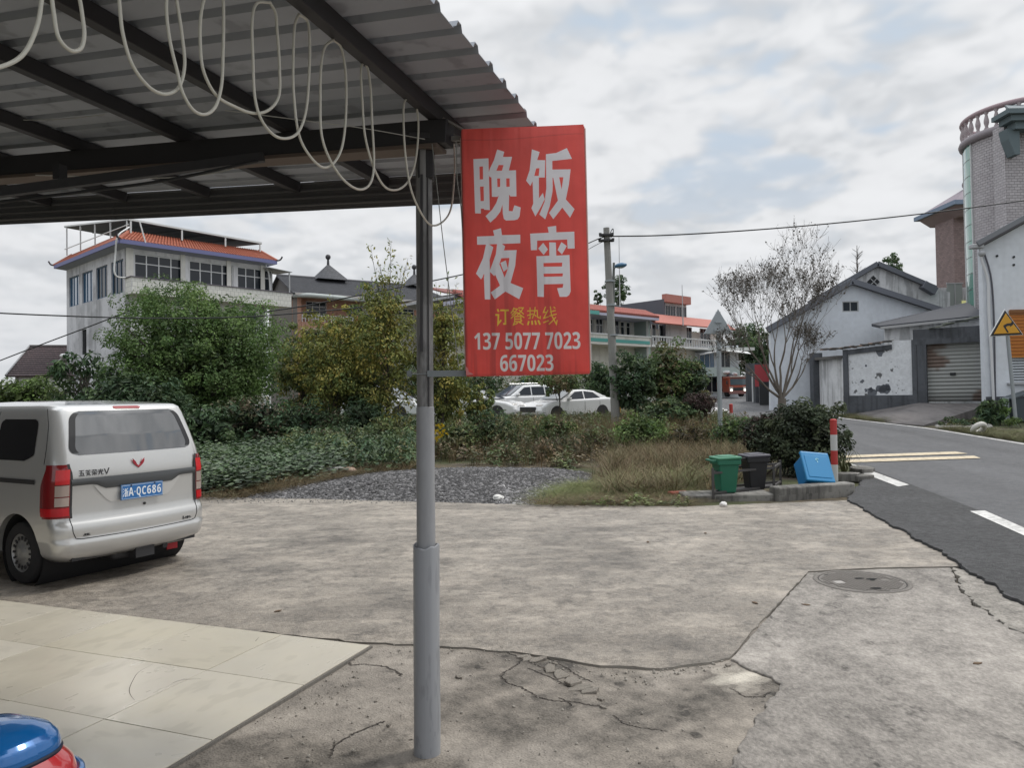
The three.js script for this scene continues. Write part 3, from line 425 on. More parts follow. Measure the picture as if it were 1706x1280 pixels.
  A([[485, 100], [597, 135], [575, 214], [720, 212], [665, 425], [778, 420], [780, 828], [685, 830], [665, 800], [655, 1055], [715, 1060], [745, 965], [845, 1000], [825, 1140], [795, 1185], [740, 1200], [610, 1205], [575, 1180], [560, 1100], [556, 960], [520, 1070], [450, 1160], [360, 1240], [285, 1140], [390, 1040], [460, 930], [500, 815], [480, 838], [390, 838], [388, 540], [355, 525], [340, 470], [370, 390], [430, 270]]);
  Ar([[505, 342], [582, 342], [555, 430], [467, 432]]); Ar([[478, 552], [525, 552], [522, 683], [480, 685]]); Ar([[622, 548], [675, 548], [675, 678], [622, 680]]);
  // fan
  const B = (p) => poly(p, 870, 245, K, ink), Br = (p) => poly(p, 870, 245, K, red);
  B([[180, 92], [302, 132], [262, 258], [388, 260], [378, 530], [285, 532], [282, 855], [345, 770], [372, 870], [300, 1010], [222, 1140], [160, 1010], [190, 940], [185, 590], [150, 665], [82, 580], [140, 420]]); Br([[245, 388], [295, 385], [282, 505], [212, 506]]);
  B([[400, 165], [560, 145], [730, 66], [808, 235], [500, 270], [498, 405], [785, 400], [755, 640], [705, 872], [840, 1025], [768, 1160], [648, 1000], [505, 1182], [438, 1085], [580, 890], [510, 530], [495, 760], [450, 980], [378, 1185], [285, 1110], [370, 910], [400, 700]]); Br([[605, 525], [670, 525], [640, 715]]); Br([[500, 535], [508, 535], [520, 640], [500, 640]]);
  // ye
  const C = (p) => poly(p, 780, 375, K, ink), Cr = (p) => poly(p, 780, 375, K, red);
  C([[400, 128], [528, 92], [542, 200], [832, 192], [832, 325], [540, 338], [590, 372], [570, 438], [772, 432], [745, 680], [668, 945], [868, 1025], [802, 1198], [585, 1078], [415, 1200], [350, 1092], [500, 985], [425, 815], [412, 840], [345, 775], [345, 1200], [255, 1200], [245, 830], [200, 890], [120, 800], [235, 560], [285, 350], [145, 352], [145, 225], [420, 212]]);
  Cr([[335, 345], [462, 340], [440, 500], [345, 745], [340, 590], [402, 388]]); Cr([[525, 560], [655, 555], [632, 715], [575, 860], [495, 650]]); C([[510, 632], [597, 592], [630, 722], [560, 770]]); Cr([[247, 800], [252, 840], [212, 885]]);
  // xiao
  const D = (p) => poly(p, 870, 375, K, ink), Dr = (p) => poly(p, 870, 375, K, red);
  D([[412, 72], [548, 52], [550, 155], [832, 145], [835, 410], [725, 412], [718, 268], [245, 285], [242, 432], [145, 435], [135, 175], [430, 160]]); D([[260, 408], [340, 318], [415, 422], [345, 508]]); D([[565, 432], [628, 308], [712, 370], [635, 502]]); D([[435, 312], [540, 315], [545, 520], [752, 510], [765, 1080], [740, 1140], [700, 1165], [590, 1165], [552, 1030], [640, 1020], [650, 962], [345, 968], [340, 1165], [240, 1160], [230, 528], [435, 520]]); Dr([[340, 635], [638, 630], [632, 690], [342, 692]]); Dr([[340, 802], [645, 798], [640, 845], [345, 850]]);
  // the small yellow line, brush strokes
  const st = (pts, w, ox, oy, k, col) => { c.strokeStyle = col; c.lineWidth = w; c.lineCap = 'butt'; c.lineJoin = 'miter'; c.beginPath(); pts.forEach(([x, y], i) => { const q = toFace(ox + x / k, oy + y / k); i ? c.lineTo(...q) : c.moveTo(...q); }); c.stroke(); };
  const Y = '#ecc23e', Y1 = (...s) => s.forEach((p) => st(p, 14, 815, 505, 14.2, Y)), Y2 = (...s) => s.forEach((p) => st(p, 8.5, 815, 505, 14.2, Y));
  Y1([[185, 175], [210, 240]], [[130, 310], [205, 310], [195, 520], [270, 430]], [[250, 205], [455, 205]], [[370, 210], [370, 520], [315, 520]]);
  Y2([[580, 140], [545, 225], [500, 275]], [[570, 170], [655, 175], [600, 250], [520, 320]], [[545, 215], [590, 240]], [[680, 150], [800, 150], [740, 240], [650, 320]], [[690, 190], [810, 300]], [[650, 250], [500, 400]], [[650, 255], [820, 380]], [[590, 350], [740, 350], [740, 470], [590, 470], [590, 350]], [[590, 410], [740, 410]], [[590, 470], [560, 545], [670, 500]], [[680, 470], [800, 545]], [[770, 440], [700, 500]]);
  Y2([[960, 140], [960, 395], [920, 395]], [[890, 225], [1030, 215]], [[890, 330], [1030, 290]], [[1080, 130], [1070, 250], [1010, 400]], [[1030, 220], [1130, 215], [1135, 370], [1200, 400], [1200, 340]], [[1040, 300], [1110, 350]]); Y1([[930, 460], [900, 550]], [[1000, 450], [1010, 545]], [[1075, 445], [1100, 545]], [[1150, 440], [1195, 545]]);
  Y2([[1330, 125], [1275, 260], [1350, 255]], [[1385, 205], [1280, 395], [1400, 360]], [[1270, 500], [1400, 450]], [[1430, 250], [1570, 215]], [[1410, 345], [1590, 300]], [[1440, 120], [1470, 330], [1580, 540], [1600, 440]], [[1570, 370], [1480, 470], [1400, 540]], [[1520, 130], [1560, 170]]);
  // numbers
  const word = (s, xa, xb, ya, yb2, col) => { const [x0, y0] = toFace(xa, ya), [x1, y1] = toFace(xb, yb2); c.save(); c.fillStyle = col; c.font = 'bold 200px sans-serif'; const m = c.measureText(s); c.translate(x0, y1); c.transform(1, (toFace(xb, ya)[1] - y0) / (x1 - x0), 0, 1, 0, 0); c.scale((x1 - x0) / m.width, (y1 - y0) / 146); c.fillText(s, 0, 0); c.restore(); };
  word('137 5077 7023', 787, 967, 555.5, 580.5, '#e2dcda'); word('667023', 830, 922, 592, 618, '#e2dcda');
  { const im = c.getImageData(0, 0, cw, ch), D1 = fbm(4, 6, 4, 981), D2 = fbm(18, 3, 3, 983), D3 = fbm(2, 16, 3, 985); for (let y = 0, o = 0; y < ch; y++) for (let x = 0; x < cw; x++, o += 4) { const u = x / cw, v = y / ch, fade = 0.05 * sstep(0.6, 0.0, v), dirtFold = 0.16 * sstep(0.5, 0.72, D2(u, v * 0.6)) * sstep(0.45, 1, v + 0.25 * D1(u, v)) + 0.12 * sstep(0.985, 1, v) + 0.14 * sstep(0.02, 0, u) + 0.10 * sstep(0.05, 0.046, Math.abs(v - 0.043) + 0.03 * D3(v, u)) * sstep(0.004, 0, Math.abs(v - 0.043 - 0.006 * Math.sin(u * 5))), blot = 0.08 * (D1(u, v) - 0.5); for (let q = 0; q < 3; q++) { let z = im.data[o + q]; z = z * (1 - dirtFold + blot); z = lerp(z, 190, fade * (0.5 + D1(u, v))); im.data[o + q] = z; } } c.putImageData(im, 0, 0); }  // dirt, plus fold shade and darker edges drawn into the cloth colour
  const st0 = new THREE.CanvasTexture(cv); st0.colorSpace = THREE.SRGBColorSpace;
  const wr = fbm(4, 8, 4, 991), wr2 = fbm(2, 14, 3, 993), wrink = grayTex(512, 1024, (a, b) => 0.5 + 0.5 * (wr(a, b) - 0.5) + 0.35 * (wr2(b * 0.5, a) - 0.5) * sstep(0.8, 1, Math.max(b, 1 - b)), false);
  const redSide = mat(0.50, 0.09, 0.075, 0.6), redFace = mat(1, 1, 1, 0.55, { map: st0, bumpMap: wrink, bumpScale: 0.012 });
  const face = grid(40, 80, (s, t) => { const e = Math.min(1, Math.min(s, 1 - s) * 14) * Math.min(1, Math.min(t, 1 - t) * 24); return V3((s - 0.5) * (W - 0.012), t * Hh, 0.052 - 0.004 * (1 - e) - 0.006 * Math.sin(s * Math.PI) * Math.sin(t * Math.PI) + 0.0015 * Math.sin(t * 31 + s * 7) * (1 - e)); });
  part(sg, 'sign_face', face, redFace);
  part(sg, 'sign_box', worldUV(rbox(W - 0.002, Hh - 0.004, 0.09, 0.008, 0, Hh / 2, 0, 3)), redSide);
  for (const g of [rbox(0.006, Hh - 0.03, 0.082, 0.002, W / 2 + 0.001, Hh / 2, 0), rbox(0.006, Hh - 0.06, 0.06, 0.002, -W / 2 - 0.003, Hh / 2, -0.01)]) part(sg, 'side_panel', g, mat(0.62, 0.42, 0.38, 0.6), 'pale faded cloth edge of the sign');
  part(sg, 'torn_corner', [extr([[0, 0], [0.036, 0.003], [0.028, 0.01], [0.014, 0.016], [0.009, 0.034], [0, 0.042]], 0.003).translate(-W / 2 + 0.004, 0.006, 0.053)], mat(0.62, 0.2, 0.19, 0.6), 'frayed lower left corner of the sign cloth');
  sg.updateMatrixWorld(true); const si = sg.matrixWorld.clone().invert(), sl2 = (p) => p.clone().applyMatrix4(si);
  part(sg, 'bracket', [bar(sl2(P(712, 623, d0 - 0.045)), sl2(P(786, 622, d + 0.02)), 0.02, 0.03), rbox(0.022, 0.03, 0.022, 0.002).translate(...sl2(P(682, 623, d0 - 0.03)).toArray()), bar(sl2(P(680, 623.5, d0 - 0.047)), sl2(P(712, 623.5, d0 - 0.047)), 0.004, 0.004)], mat(0.2, 0.22, 0.23, 0.5, { metalness: 0.4 }));
  part(sg, 'upper_bracket', [bar(sl2(P(706, 234, d0 - 0.02)), sl2(P(790, 230, d + 0.02)), 0.02, 0.022), bar(sl2(P(716, 240, d0 + 0.05)), sl2(P(790, 236, d + 0.06)), 0.012, 0.012), bar(sl2(P(738, 198, d0 - 0.06)), sl2(P(782, 222, d - 0.02)), 0.022, 0.01)], mat(0.25, 0.235, 0.22, 0.6, { metalness: 0.3 }));
}
// ================================================================ BUILDINGS
const B1 = fbm(4, 4, 5, 1101), B2 = fbm(30, 5, 4, 1111), B3 = fbm(22, 22, 3, 1121), B4 = fbm(50, 50, 2, 1131);
// plaster: streaked by rain from the top, grimy in patches; map covers 8 m by 8 m
const plasterTex = (l0, tint, streak, patch, seed) => { const o = rng(seed)(); return colorTex(640, 640, (u, v) => { const s = sstep(0.48, 0.75, B2(u + o, v * 0.7)) * streak, p = sstep(0.5, 0.72, B1(u + o, v + o)) * patch, k = sstep(0.68, 0.78, B3(u, v + o)) * patch * 0.5; const l = l0 * (1 - 0.5 * s) * (1 - 0.45 * p) * (1 - k * 0.5) * (0.94 + 0.12 * B4(u, v)); return [l * tint[0], l * tint[1], l * tint[2]]; }); };
const plaster = {
  grey: mat(1, 1, 1, 0.9, { map: rep(plasterTex(0.62, [0.97, 0.98, 1.03], 0.4, 0.7, 1), 1 / 9) }),
  white: mat(1, 1, 1, 0.85, { map: rep(plasterTex(0.7, [1, 1, 1.01], 0.3, 0.3, 2), 1 / 8) }),
  dirty: mat(1, 1, 1, 0.9, { map: rep(plasterTex(0.72, [0.99, 1, 1.02], 0.7, 0.45, 3), 1 / 5) }),
  clean: mat(1, 1, 1, 0.85, { map: rep(plasterTex(0.72, [0.94, 0.99, 1.06], 0.10, 0.12, 4), 1 / 9) }),
  dark: mat(1, 1, 1, 0.9, { map: rep(plasterTex(0.10, [0.93, 1.0, 1.13], 0.5, 0.6, 5), 1 / 4) }),
  cream: mat(1, 1, 1, 0.85, { map: rep(plasterTex(0.68, [1.02, 1, 0.93], 0.3, 0.25, 6), 1 / 8) }),
};
const glassDark = phys(0.018, 0.024, 0.032, 0.06, { specularIntensity: 0.9 });
const glassBlue = phys(0.03, 0.10, 0.19, 0.08, { clearcoat: 1, clearcoatRoughness: 0.05 });
const white = mat(0.7, 0.71, 0.71, 0.5), dull = mat(0.42, 0.43, 0.44, 0.6), blueFrame = mat(0.05, 0.11, 0.19, 0.45), darkIn = mat(0.03, 0.032, 0.035, 0.9);
function brickTex(cols, rows, ca, cb, mortar, mw, seed) {   // coursed facing, for walls too far off to pick the pieces apart
  const r = rng(seed), tone = []; for (let i = 0; i < cols * rows; i++) tone.push(r());
  return colorTex(512, 512, (u, v) => { const y = v * rows, j = Math.floor(y), x = u * cols + (j % 2) * 0.5, i = Math.floor(x) % cols, fx = x - Math.floor(x), fy = y - j; if (fx < mw * cols / rows || fy < mw) return mortar.map((q) => q * (0.9 + 0.2 * B4(u, v))); const t = tone[(j % rows) * cols + i], k = 0.93 + 0.14 * B1(u, v); return ca.map((q, n) => lerp(q, cb[n], t) * k); });
}
// a wall seen from outside: x to the right, y up, face at z = 0, thickness behind; holes are real openings
function wallGeo(w, h, holes, t = 0.24, outline) {
  const s = new THREE.Shape((outline || [[0, 0], [w, 0], [w, h], [0, h]]).map((p) => new THREE.Vector2(p[0], p[1])));
  for (const [x, y, a, b] of holes) { const p = new THREE.Path(); p.moveTo(x, y); p.lineTo(x, y + b); p.lineTo(x + a, y + b); p.lineTo(x + a, y); s.holes.push(p); }
  return worldUV(new THREE.ExtrudeGeometry(s, { depth: t, bevelEnabled: false }).translate(0, 0, -t));
}
function windowGeo(w, h, cols, rows, b = 0.06, d = 0.07, split) {
  const g = [box(w, b, d, w / 2, b / 2), box(w, b, d, w / 2, h - b / 2), box(b, h - 2 * b, d, b / 2, h / 2), box(b, h - 2 * b, d, w - b / 2, h / 2)];
  for (let i = 1; i < cols; i++) g.push(box(b * 0.8, h - 2 * b, d * 0.8, (w * i) / cols, h / 2));
  const ys = split ? split : Array.from({ length: rows - 1 }, (_, i) => (h * (i + 1)) / rows); for (const y of ys) g.push(box(w - 2 * b, b * 0.75, d * 0.72, w / 2, y));
  return merge(g);
}
function addWindow(parent, M, x, y, w, h, o = {}) {         // frame with its glass, set back in the opening
  const z = -(o.inset ?? 0.12), m = part(parent, 'window', windowGeo(w, h, o.cols ?? 2, o.rows ?? 1, o.b, o.d, o.split), o.frame ?? white, o.label);
  m.applyMatrix4(M.clone().multiply(new THREE.Matrix4().makeTranslation(x, y, z)));
  part(m, 'pane', box(w - 0.02, h - 0.02, 0.012, w / 2, h / 2, -0.012), o.glass ?? glassDark);
  if (o.grille) { const g = []; for (let i = 1; i < o.grille; i++) g.push(box(0.025, h - 0.04, 0.025, (w * i) / o.grille, h / 2, 0.07)); part(m, 'grille', g, o.grilleMat ?? dull); }
  if (o.sill) part(m, 'sill', box(w + 0.2, 0.08, 0.2, w / 2, -0.04, 0.16), o.sill);
  return m;
}
const T4 = (x = 0, y = 0, z = 0, ry = 0) => new THREE.Matrix4().makeTranslation(x, y, z).multiply(new THREE.Matrix4().makeRotationY(ry));
const put = (g, M) => g.applyMatrix4(M);
// roof covered in half-round tile ridges: quad a-b (eave, left to right) up to d-c (ridge)
function tileRows(a, b, c, d, n, r, steps = 1) { const g = []; for (let i = 0; i < n; i++) { const t = (i + 0.5) / n, p = a.clone().lerp(b, t), q = d.clone().lerp(c, t); for (let k = 0; k < steps; k++) g.push(rod(p.clone().lerp(q, k / steps), p.clone().lerp(q, (k + 0.98) / steps), r, r * 0.9, 5)); } return merge(g); }
function quadGeo(a, b, c, d, t = 0.06) { const n = b.clone().sub(a).cross(d.clone().sub(a)).normalize().multiplyScalar(t), A = [a, b, c, d], L = A.map((p) => p.clone().sub(n)), tri = []; const f = (p, q, r, s) => tri.push(p, q, r, p, r, s); f(...A); f(L[3], L[2], L[1], L[0]); for (let i = 0; i < 4; i++) f(L[i], L[(i + 1) % 4], A[(i + 1) % 4], A[i]); const g = new THREE.BufferGeometry(); g.setAttribute('position', new THREE.Float32BufferAttribute(tri.flatMap((p) => p.toArray()), 3)); g.computeVertexNormals(); return worldUV(g); }
function frameAt(o, corner, dirx) { o.position.copy(corner); o.rotation.y = Math.atan2(-dirx.z, dirx.x); o.updateMatrixWorld(true); }
const inLocal = (o) => { const i = o.matrixWorld.clone().invert(); return (p) => p.clone().applyMatrix4(i); };

// ---------------------------------------------------------------- grey house with the orange tile skirt and the roof shelter
{
  const D = 46, c = P(212, 640, D), dirx = V3(0.67, 0, -0.742).normalize(), g0 = hgt(0, -D) - 0.3, h = thing('tile_roof_house', 'tall grey plaster house with orange tiled eaves and a metal shelter on its roof', 'house'); frameAt(h, V3(c.x, g0, c.z), dirx);
  const W = 9.5, L = 11.2, ey = P(212, 409, D).y - g0, wy = (py) => P(212, py, D).y - g0;   // heights above the base at the near corner
  const side = T4(0, 0, -L, -Math.PI / 2), top = ey - 0.1, wb = wy(487), wt = wy(428);
  const sw = []; for (let i = 0; i < 4; i++) sw.push([0.55 + i * 2.72, wb + 0.05, 2.05, wt - wb - 0.1]);
  part(h, 'side_wall', put(wallGeo(L, top, [...sw, [3.1, wy(586) + 0.2, 0.95, 1.75]]), side), plaster.grey);
  sw.forEach((q, i) => addWindow(h, side, ...q, { cols: 3, rows: 1, frame: blueFrame, glass: i < 2 ? glassBlue : glassDark, b: 0.07 }));
  addWindow(h, side, 3.1, wy(586) + 0.2, 0.95, 1.75, { cols: 2, frame: darkIn, grille: 5, grilleMat: darkIn });
  const fl = wy(472), fw = [[0.5, 3.1], [4.0, 3.1], [7.4, 2.7]].map(([x, w]) => [x, fl + 0.35, w, ey - 0.4 - fl - 0.35]);
  const lower = [[1.0, fl - 2.7, 1.8, 1.5], [4.4, fl - 2.7, 1.8, 1.5], [7.3, fl - 2.7, 1.6, 1.5], [1.0, fl - 5.8, 1.8, 1.5], [4.4, fl - 5.8, 1.8, 1.5], [7.3, fl - 5.8, 1.6, 1.5]];
  part(h, 'front_wall', wallGeo(W, top, [...fw, ...lower]), plaster.white);
  fw.forEach((q) => addWindow(h, T4(), ...q, { cols: 4, rows: 2, split: [q[3] * 0.62], frame: white, glass: glassDark, b: 0.08 }));
  lower.forEach((q) => addWindow(h, T4(), ...q, { cols: 2, frame: white }));
  part(h, 'inner_wall', [box(W - 0.6, top - 0.1, 0.2, W / 2, top / 2, -L + 0.1), box(0.2, top - 0.1, L - 0.6, W - 0.12, top / 2, -L / 2), box(W - 0.5, 0.2, L - 0.5, W / 2, top - 0.12, -L / 2), box(W - 0.5, 0.2, L - 0.5, W / 2, fl, -L / 2)], plaster.grey);
  // balcony band with its white facing tiles
  const bt = worldUV(box(W + 1.6, 1.0, 0.95, W / 2 + 0.75, fl - 0.22, 0.48)); const bandTex = brickTex(6, 6, [0.62, 0.62, 0.58], [0.7, 0.7, 0.66], [0.35, 0.35, 0.34], 0.07, 31);
  part(h, 'balcony', bt, mat(1, 1, 1, 0.6, { map: rep(bandTex, 0.55) })); part(h, 'balcony_end', worldUV(box(0.03, 1.05, 0.97, -0.03, fl - 0.22, 0.48)), plaster.grey); part(h, 'balcony_coping', rbox(W + 1.72, 0.07, 1.05, 0.01, W / 2 + 0.75, fl + 0.31, 0.48), mat(0.12, 0.11, 0.13, 0.8));
  part(h, 'corner_pier', worldUV(box(0.42, ey - fl, 0.06, 0.21, (ey + fl) / 2, 0.032)), plaster.cream);
  for (const x of [3.55, 6.75, W - 0.2]) part(h, 'window_pier', worldUV(box(0.3, ey - fl - 0.35, 0.08, x, (ey + fl + 0.35) / 2, 0.045)), plaster.cream);
  // skirt of orange tiles round the eaves
  const ov = 0.6, rise = 0.75, b0 = wy(403), inn = 0.3, fasc = mat(0.16, 0.17, 0.34, 0.6), tileM = mat(0.36, 0.105, 0.058, 0.6), tileD = mat(0.22, 0.06, 0.035, 0.65);
  const E = [V3(-ov, b0, ov), V3(W + ov, b0, ov), V3(W + ov, b0, -L - ov), V3(-ov, b0, -L - ov)], I = [V3(inn, b0 + rise, -inn), V3(W - inn, b0 + rise, -inn), V3(W - inn, b0 + rise, -L + inn), V3(inn, b0 + rise, -L + inn)];
  for (const [i, j, n] of [[0, 1, 52], [3, 0, 54], [1, 2, 54]]) { const sk = part(h, 'tile_skirt', quadGeo(E[i], E[j], I[j], I[i], 0.08), tileD); const tr = part(sk, 'roof_tile', tileRows(E[i], E[j], I[j], I[i], n, 0.075, 3), tileM); tag(tr, null, null, null, 'stuff'); part(sk, 'fascia', bar(E[i].clone().setY(b0 - 0.12), E[j].clone().setY(b0 - 0.12), 0.1, 0.26), fasc); }
  for (const [i] of [[0], [1], [3]]) part(h, 'ridge_tile', rod(E[i], I[i], 0.13, 0.12, 8), tileM);
  for (const i of [0, 1, 3]) { const o = E[i], d = o.clone().sub(I[i]).setY(0).normalize(); part(h, 'eave_horn', tube([o.clone().addScaledVector(d, -0.2), o.clone().addScaledVector(d, 0.25).setY(b0 + 0.06), o.clone().addScaledVector(d, 0.42).setY(b0 + 0.3)], 0.06, 10, 6), mat(0.06, 0.05, 0.06, 0.7)); }
  part(h, 'soffit', [quadGeo(V3(-ov, b0 - 0.24, ov), V3(-ov, b0 - 0.24, -L - ov), V3(0.1, b0 - 0.4, -L), V3(0.1, b0 - 0.4, 0), 0.04), quadGeo(V3(W + ov, b0 - 0.24, ov), V3(-ov, b0 - 0.24, ov), V3(0, b0 - 0.4, -0.1), V3(W, b0 - 0.4, -0.1), 0.04)], mat(0.33, 0.35, 0.42, 0.8));
  part(h, 'terrace', box(W - 2 * inn, 0.1, L - 2 * inn, W / 2, b0 + rise - 0.2, -L / 2), dull);
  // roof shelter
  const sy = wy(364), s = [V3(0.2, sy, -0.1), V3(W - 0.3, sy - 0.25, 0.15), V3(W - 0.3, sy + 0.9, -L + 0.2), V3(-0.2, sy + 1.3, -L + 0.3)];
  part(h, 'shelter_roof', quadGeo(...s, 0.09), mat(0.1, 0.11, 0.13, 0.7)); part(h, 'shelter_edge', [bar(s[0], s[1], 0.07, 0.12), bar(s[3], s[0], 0.07, 0.1)], white);
  const yb = b0 + rise - 0.15; for (let i = 0; i < 5; i++) { const t = 0.02 + 0.235 * i, p = s[0].clone().lerp(s[3], t); part(h, 'shelter_post', bar(p.clone().setY(p.y - 0.1), p.clone().setY(yb), 0.075), white); } for (const t of [0.015, 0.37, 0.7, 0.985]) { const p = s[0].clone().lerp(s[1], t); part(h, 'shelter_post', bar(p.clone().setY(p.y - 0.1), p.clone().setY(yb), 0.085), white); }
  part(h, 'rail', [bar(s[0].clone().setY(yb + 0.55), s[3].clone().setY(yb + 0.5), 0.05)], white); part(h, 'rafter', [0.2, 0.4, 0.6, 0.8].map((t) => bar(s[0].clone().lerp(s[1], t).add(V3(0, -0.1, 0)), s[3].clone().lerp(s[2], t).add(V3(0, -0.1, 0)), 0.06)), steelGrey);
  part(h, 'drain_pipe', tube([[0.1, b0 + 0.9, 0.3], [-0.75, b0 + 0.1, 0.75], [-0.75, wt + 0.1, 0.4], [-0.72, wt - 1.3, 0.3], [0.05, wt - 1.35, 0.15]], 0.05, 40, 6), white); part(h, 'drain_pipe', tube([[W - 0.05, ey - 0.1, 0.2], [W + 0.2, ey - 0.5, 0.15], [W + 0.22, 0.5, 0.15]], 0.06, 16, 6), white); part(h, 'drain_pipe', bar([0.6, b0 + 1.3, 0.6], [0.95, ey + 0.2, 0.62], 0.07), white);
  part(h, 'awning', [quadGeo(V3(W - 0.2, ey - 0.35, 0.9), V3(W + 1.7, ey - 0.5, 0.9), V3(W + 1.7, ey - 0.35, -1.5), V3(W - 0.2, ey - 0.2, -1.5), 0.04), bar([W + 1.5, ey - 0.5, 0.8], [W + 1.5, fl + 0.3, 0.8], 0.08)], dull);
}

// ---------------------------------------------------------------- brick house with the dark slate roof
{
  const D = 64, c = P(497, 640, D), e = P(770, 640, D + 9), dirx = e.clone().sub(c).setY(0).normalize(), g0 = hgt(0, -D) - 0.3, h = thing('brick_house', 'pinkish brick house with dark slate roof and white railed balconies behind the yellow trees', 'house'); frameAt(h, V3(c.x, g0, c.z), dirx);
  const wy = (py) => P(497, py, D).y - g0, W = 15.5, L = 9, ey = wy(494), f2 = wy(545), f1 = wy(596), brick = mat(1, 1, 1, 0.85, { map: rep(brickTex(8, 16, [0.40, 0.20, 0.14], [0.50, 0.28, 0.20], [0.42, 0.38, 0.34], 0.1, 41), 0.6) }), slate = mat(1, 1, 1, 0.75, { map: rep(brickTex(8, 12, [0.045, 0.048, 0.055], [0.065, 0.068, 0.078], [0.02, 0.02, 0.024], 0.12, 43), 0.4) });
  const wins = [[1.2, f2 + 0.9, 1.9, 1.6], [5.1, f2 + 0.1, 1.5, 2.3], [10, f2 + 0.9, 1.9, 1.6], [1.0, f1 + 0.5, 2.4, 1.9], [5.1, f1 + 0.5, 1.9, 1.9], [10, f1 + 0.5, 1.9, 1.9]];
  const back = T4(0, 0, -1.3);
  part(h, 'front_wall', put(wallGeo(W, ey + 0.2, wins), back), brick); wins.forEach((q) => addWindow(h, back, ...q, { cols: 3, rows: 2, split: [q[3] * 0.7], frame: white, grille: q[1] < f2 ? 8 : 0 }));
  part(h, 'end_wall', put(wallGeo(L, ey + 0.2, []), T4(0, 0, -L, -Math.PI / 2)), mat(0.17, 0.155, 0.14, 0.9)); part(h, 'wing_wall', worldUV(box(0.35, ey, 1.32, 0.176, ey / 2, -0.65)), brick); part(h, 'wing_wall', worldUV(box(0.3, ey, 1.32, 7.6, ey / 2, -0.65)), brick);  // end wall: its shade is put into the dark colour
  part(h, 'rear_wall', worldUV(box(W, ey, 0.24, W / 2, ey / 2, -L + 0.13)), brick);
  for (const [y, hh] of [[f2, 0.9], [f1, 0.9]]) { part(h, 'balcony_slab', box(7.4, 0.22, 1.5, 3.95, y - 0.15, -0.6), mat(0.5, 0.38, 0.3, 0.85)); part(h, 'balcony_wall', worldUV(box(7.1, 0.55, 0.16, 3.9, y + 0.2, 0.06)), brick); const rl = [box(7.1, 0.06, 0.06, 3.9, y + 1.08, 0.06), box(7.1, 0.05, 0.05, 3.9, y + 0.78, 0.06)]; for (let i = 0; i <= 24; i++) rl.push(box(0.05, 0.6, 0.05, 0.4 + i * 0.292, y + 0.78, 0.06)); part(h, 'railing', rl, white); }
  part(h, 'cornice', tube([[-0.5, ey, 0.5], [0.8, ey + 0.05, 0.75], [3.2, ey, 0.8], [5, ey - 0.02, 0.6], [8, ey, 0.55]], 0.2, 30, 8), mat(0.42, 0.46, 0.45, 0.7)); part(h, 'eave_soffit', box(W + 0.8, 0.2, 1.6, W / 2, ey + 0.12, 0.0), mat(0.5, 0.48, 0.46, 0.8));
  const ry = wy(458) + 0.6, A = [V3(-0.6, ey + 0.2, 0.8), V3(W + 0.6, ey + 0.2, 0.8), V3(W + 0.6, ey + 0.2, -L - 0.5), V3(-0.6, ey + 0.2, -L - 0.5)], r0 = V3(-0.5, ry, -L / 2), r1 = V3(W - 2, ry, -L / 2);
  part(h, 'roof', [quadGeo(A[0], A[1], r1, r0, 0.12), quadGeo(A[2], A[3], r0, r1, 0.12), quadGeo(A[1], A[2], r1, r1.clone().add(V3(0.01, 0, 0)), 0.12)], slate); const cr = []; for (let k = 1; k < 16; k++) { const t = k / 16; cr.push(bar(A[0].clone().lerp(r0, t), A[1].clone().lerp(r1, t), 0.05, 0.05)); } const ct = part(h, 'slate_course', cr, mat(0.04, 0.042, 0.05, 0.7)); tag(ct, null, null, null, 'stuff'); part(h, 'ridge', rod(r0, r1, 0.14, 0.14, 8), mat(0.12, 0.12, 0.13, 0.8)); part(h, 'gable_wall', extr([[0, 0], [L, 0], [L / 2, ry - ey]], 0.2).applyMatrix4(T4(0.01, ey, -L, -Math.PI / 2)), mat(0.12, 0.115, 0.115, 0.9));
  for (const [x, s] of [[4.4, 2.1], [13.5, 1.8]]) { const cone = new THREE.ConeGeometry(s, s * 0.8, 4, 1).rotateY(Math.PI / 4).translate(x, ry + s * 0.3, -L / 2); const t = part(h, 'turret_roof', worldUV(cone), slate); part(t, 'finial', [rod([x, ry + s * 0.6, -L / 2], [x, ry + s * 0.7 + 0.5, -L / 2], 0.14, 0.1), new THREE.SphereGeometry(0.26, 10, 8).translate(x, ry + s * 0.7 + 0.65, -L / 2)], mat(0.06, 0.06, 0.065, 0.7)); }
  const ac = part(h, 'air_conditioner', rbox(0.95, 0.75, 0.4, 0.03, 6.95, f2 + 1.7, -1.08), mat(0.6, 0.6, 0.58, 0.6)); part(ac, 'fan_grille', new THREE.TorusGeometry(0.26, 0.03, 6, 20).translate(6.85, f2 + 1.7, -0.87), darkIn);
  const cl = [[5.4, 0.35, 0.5, [0.5, 0.07, 0.09]], [6.0, 0.3, 0.55, [0.04, 0.04, 0.05]], [6.4, 0.3, 0.5, [0.6, 0.6, 0.6]], [6.8, 0.28, 0.5, [0.05, 0.05, 0.06]]]; cl.forEach(([x, w, hh, c2], i) => { const m = solo('hanging_cloth', rbox(w, hh, 0.05, 0.02), mat(...c2, 0.9), ['red cloth hung on the balcony rail of the brick house', 'black garment hung over the brick house balcony, beside the red cloth', 'pale garment hung between two dark ones on the brick house balcony', 'rightmost dark garment on the brick house balcony'][i], 'laundry', 'washing on the brick house balcony'); m.position.copy(V3(x, f2 + 0.95, 0.1).applyMatrix4(h.matrixWorld)); m.rotation.y = h.rotation.y; });
}

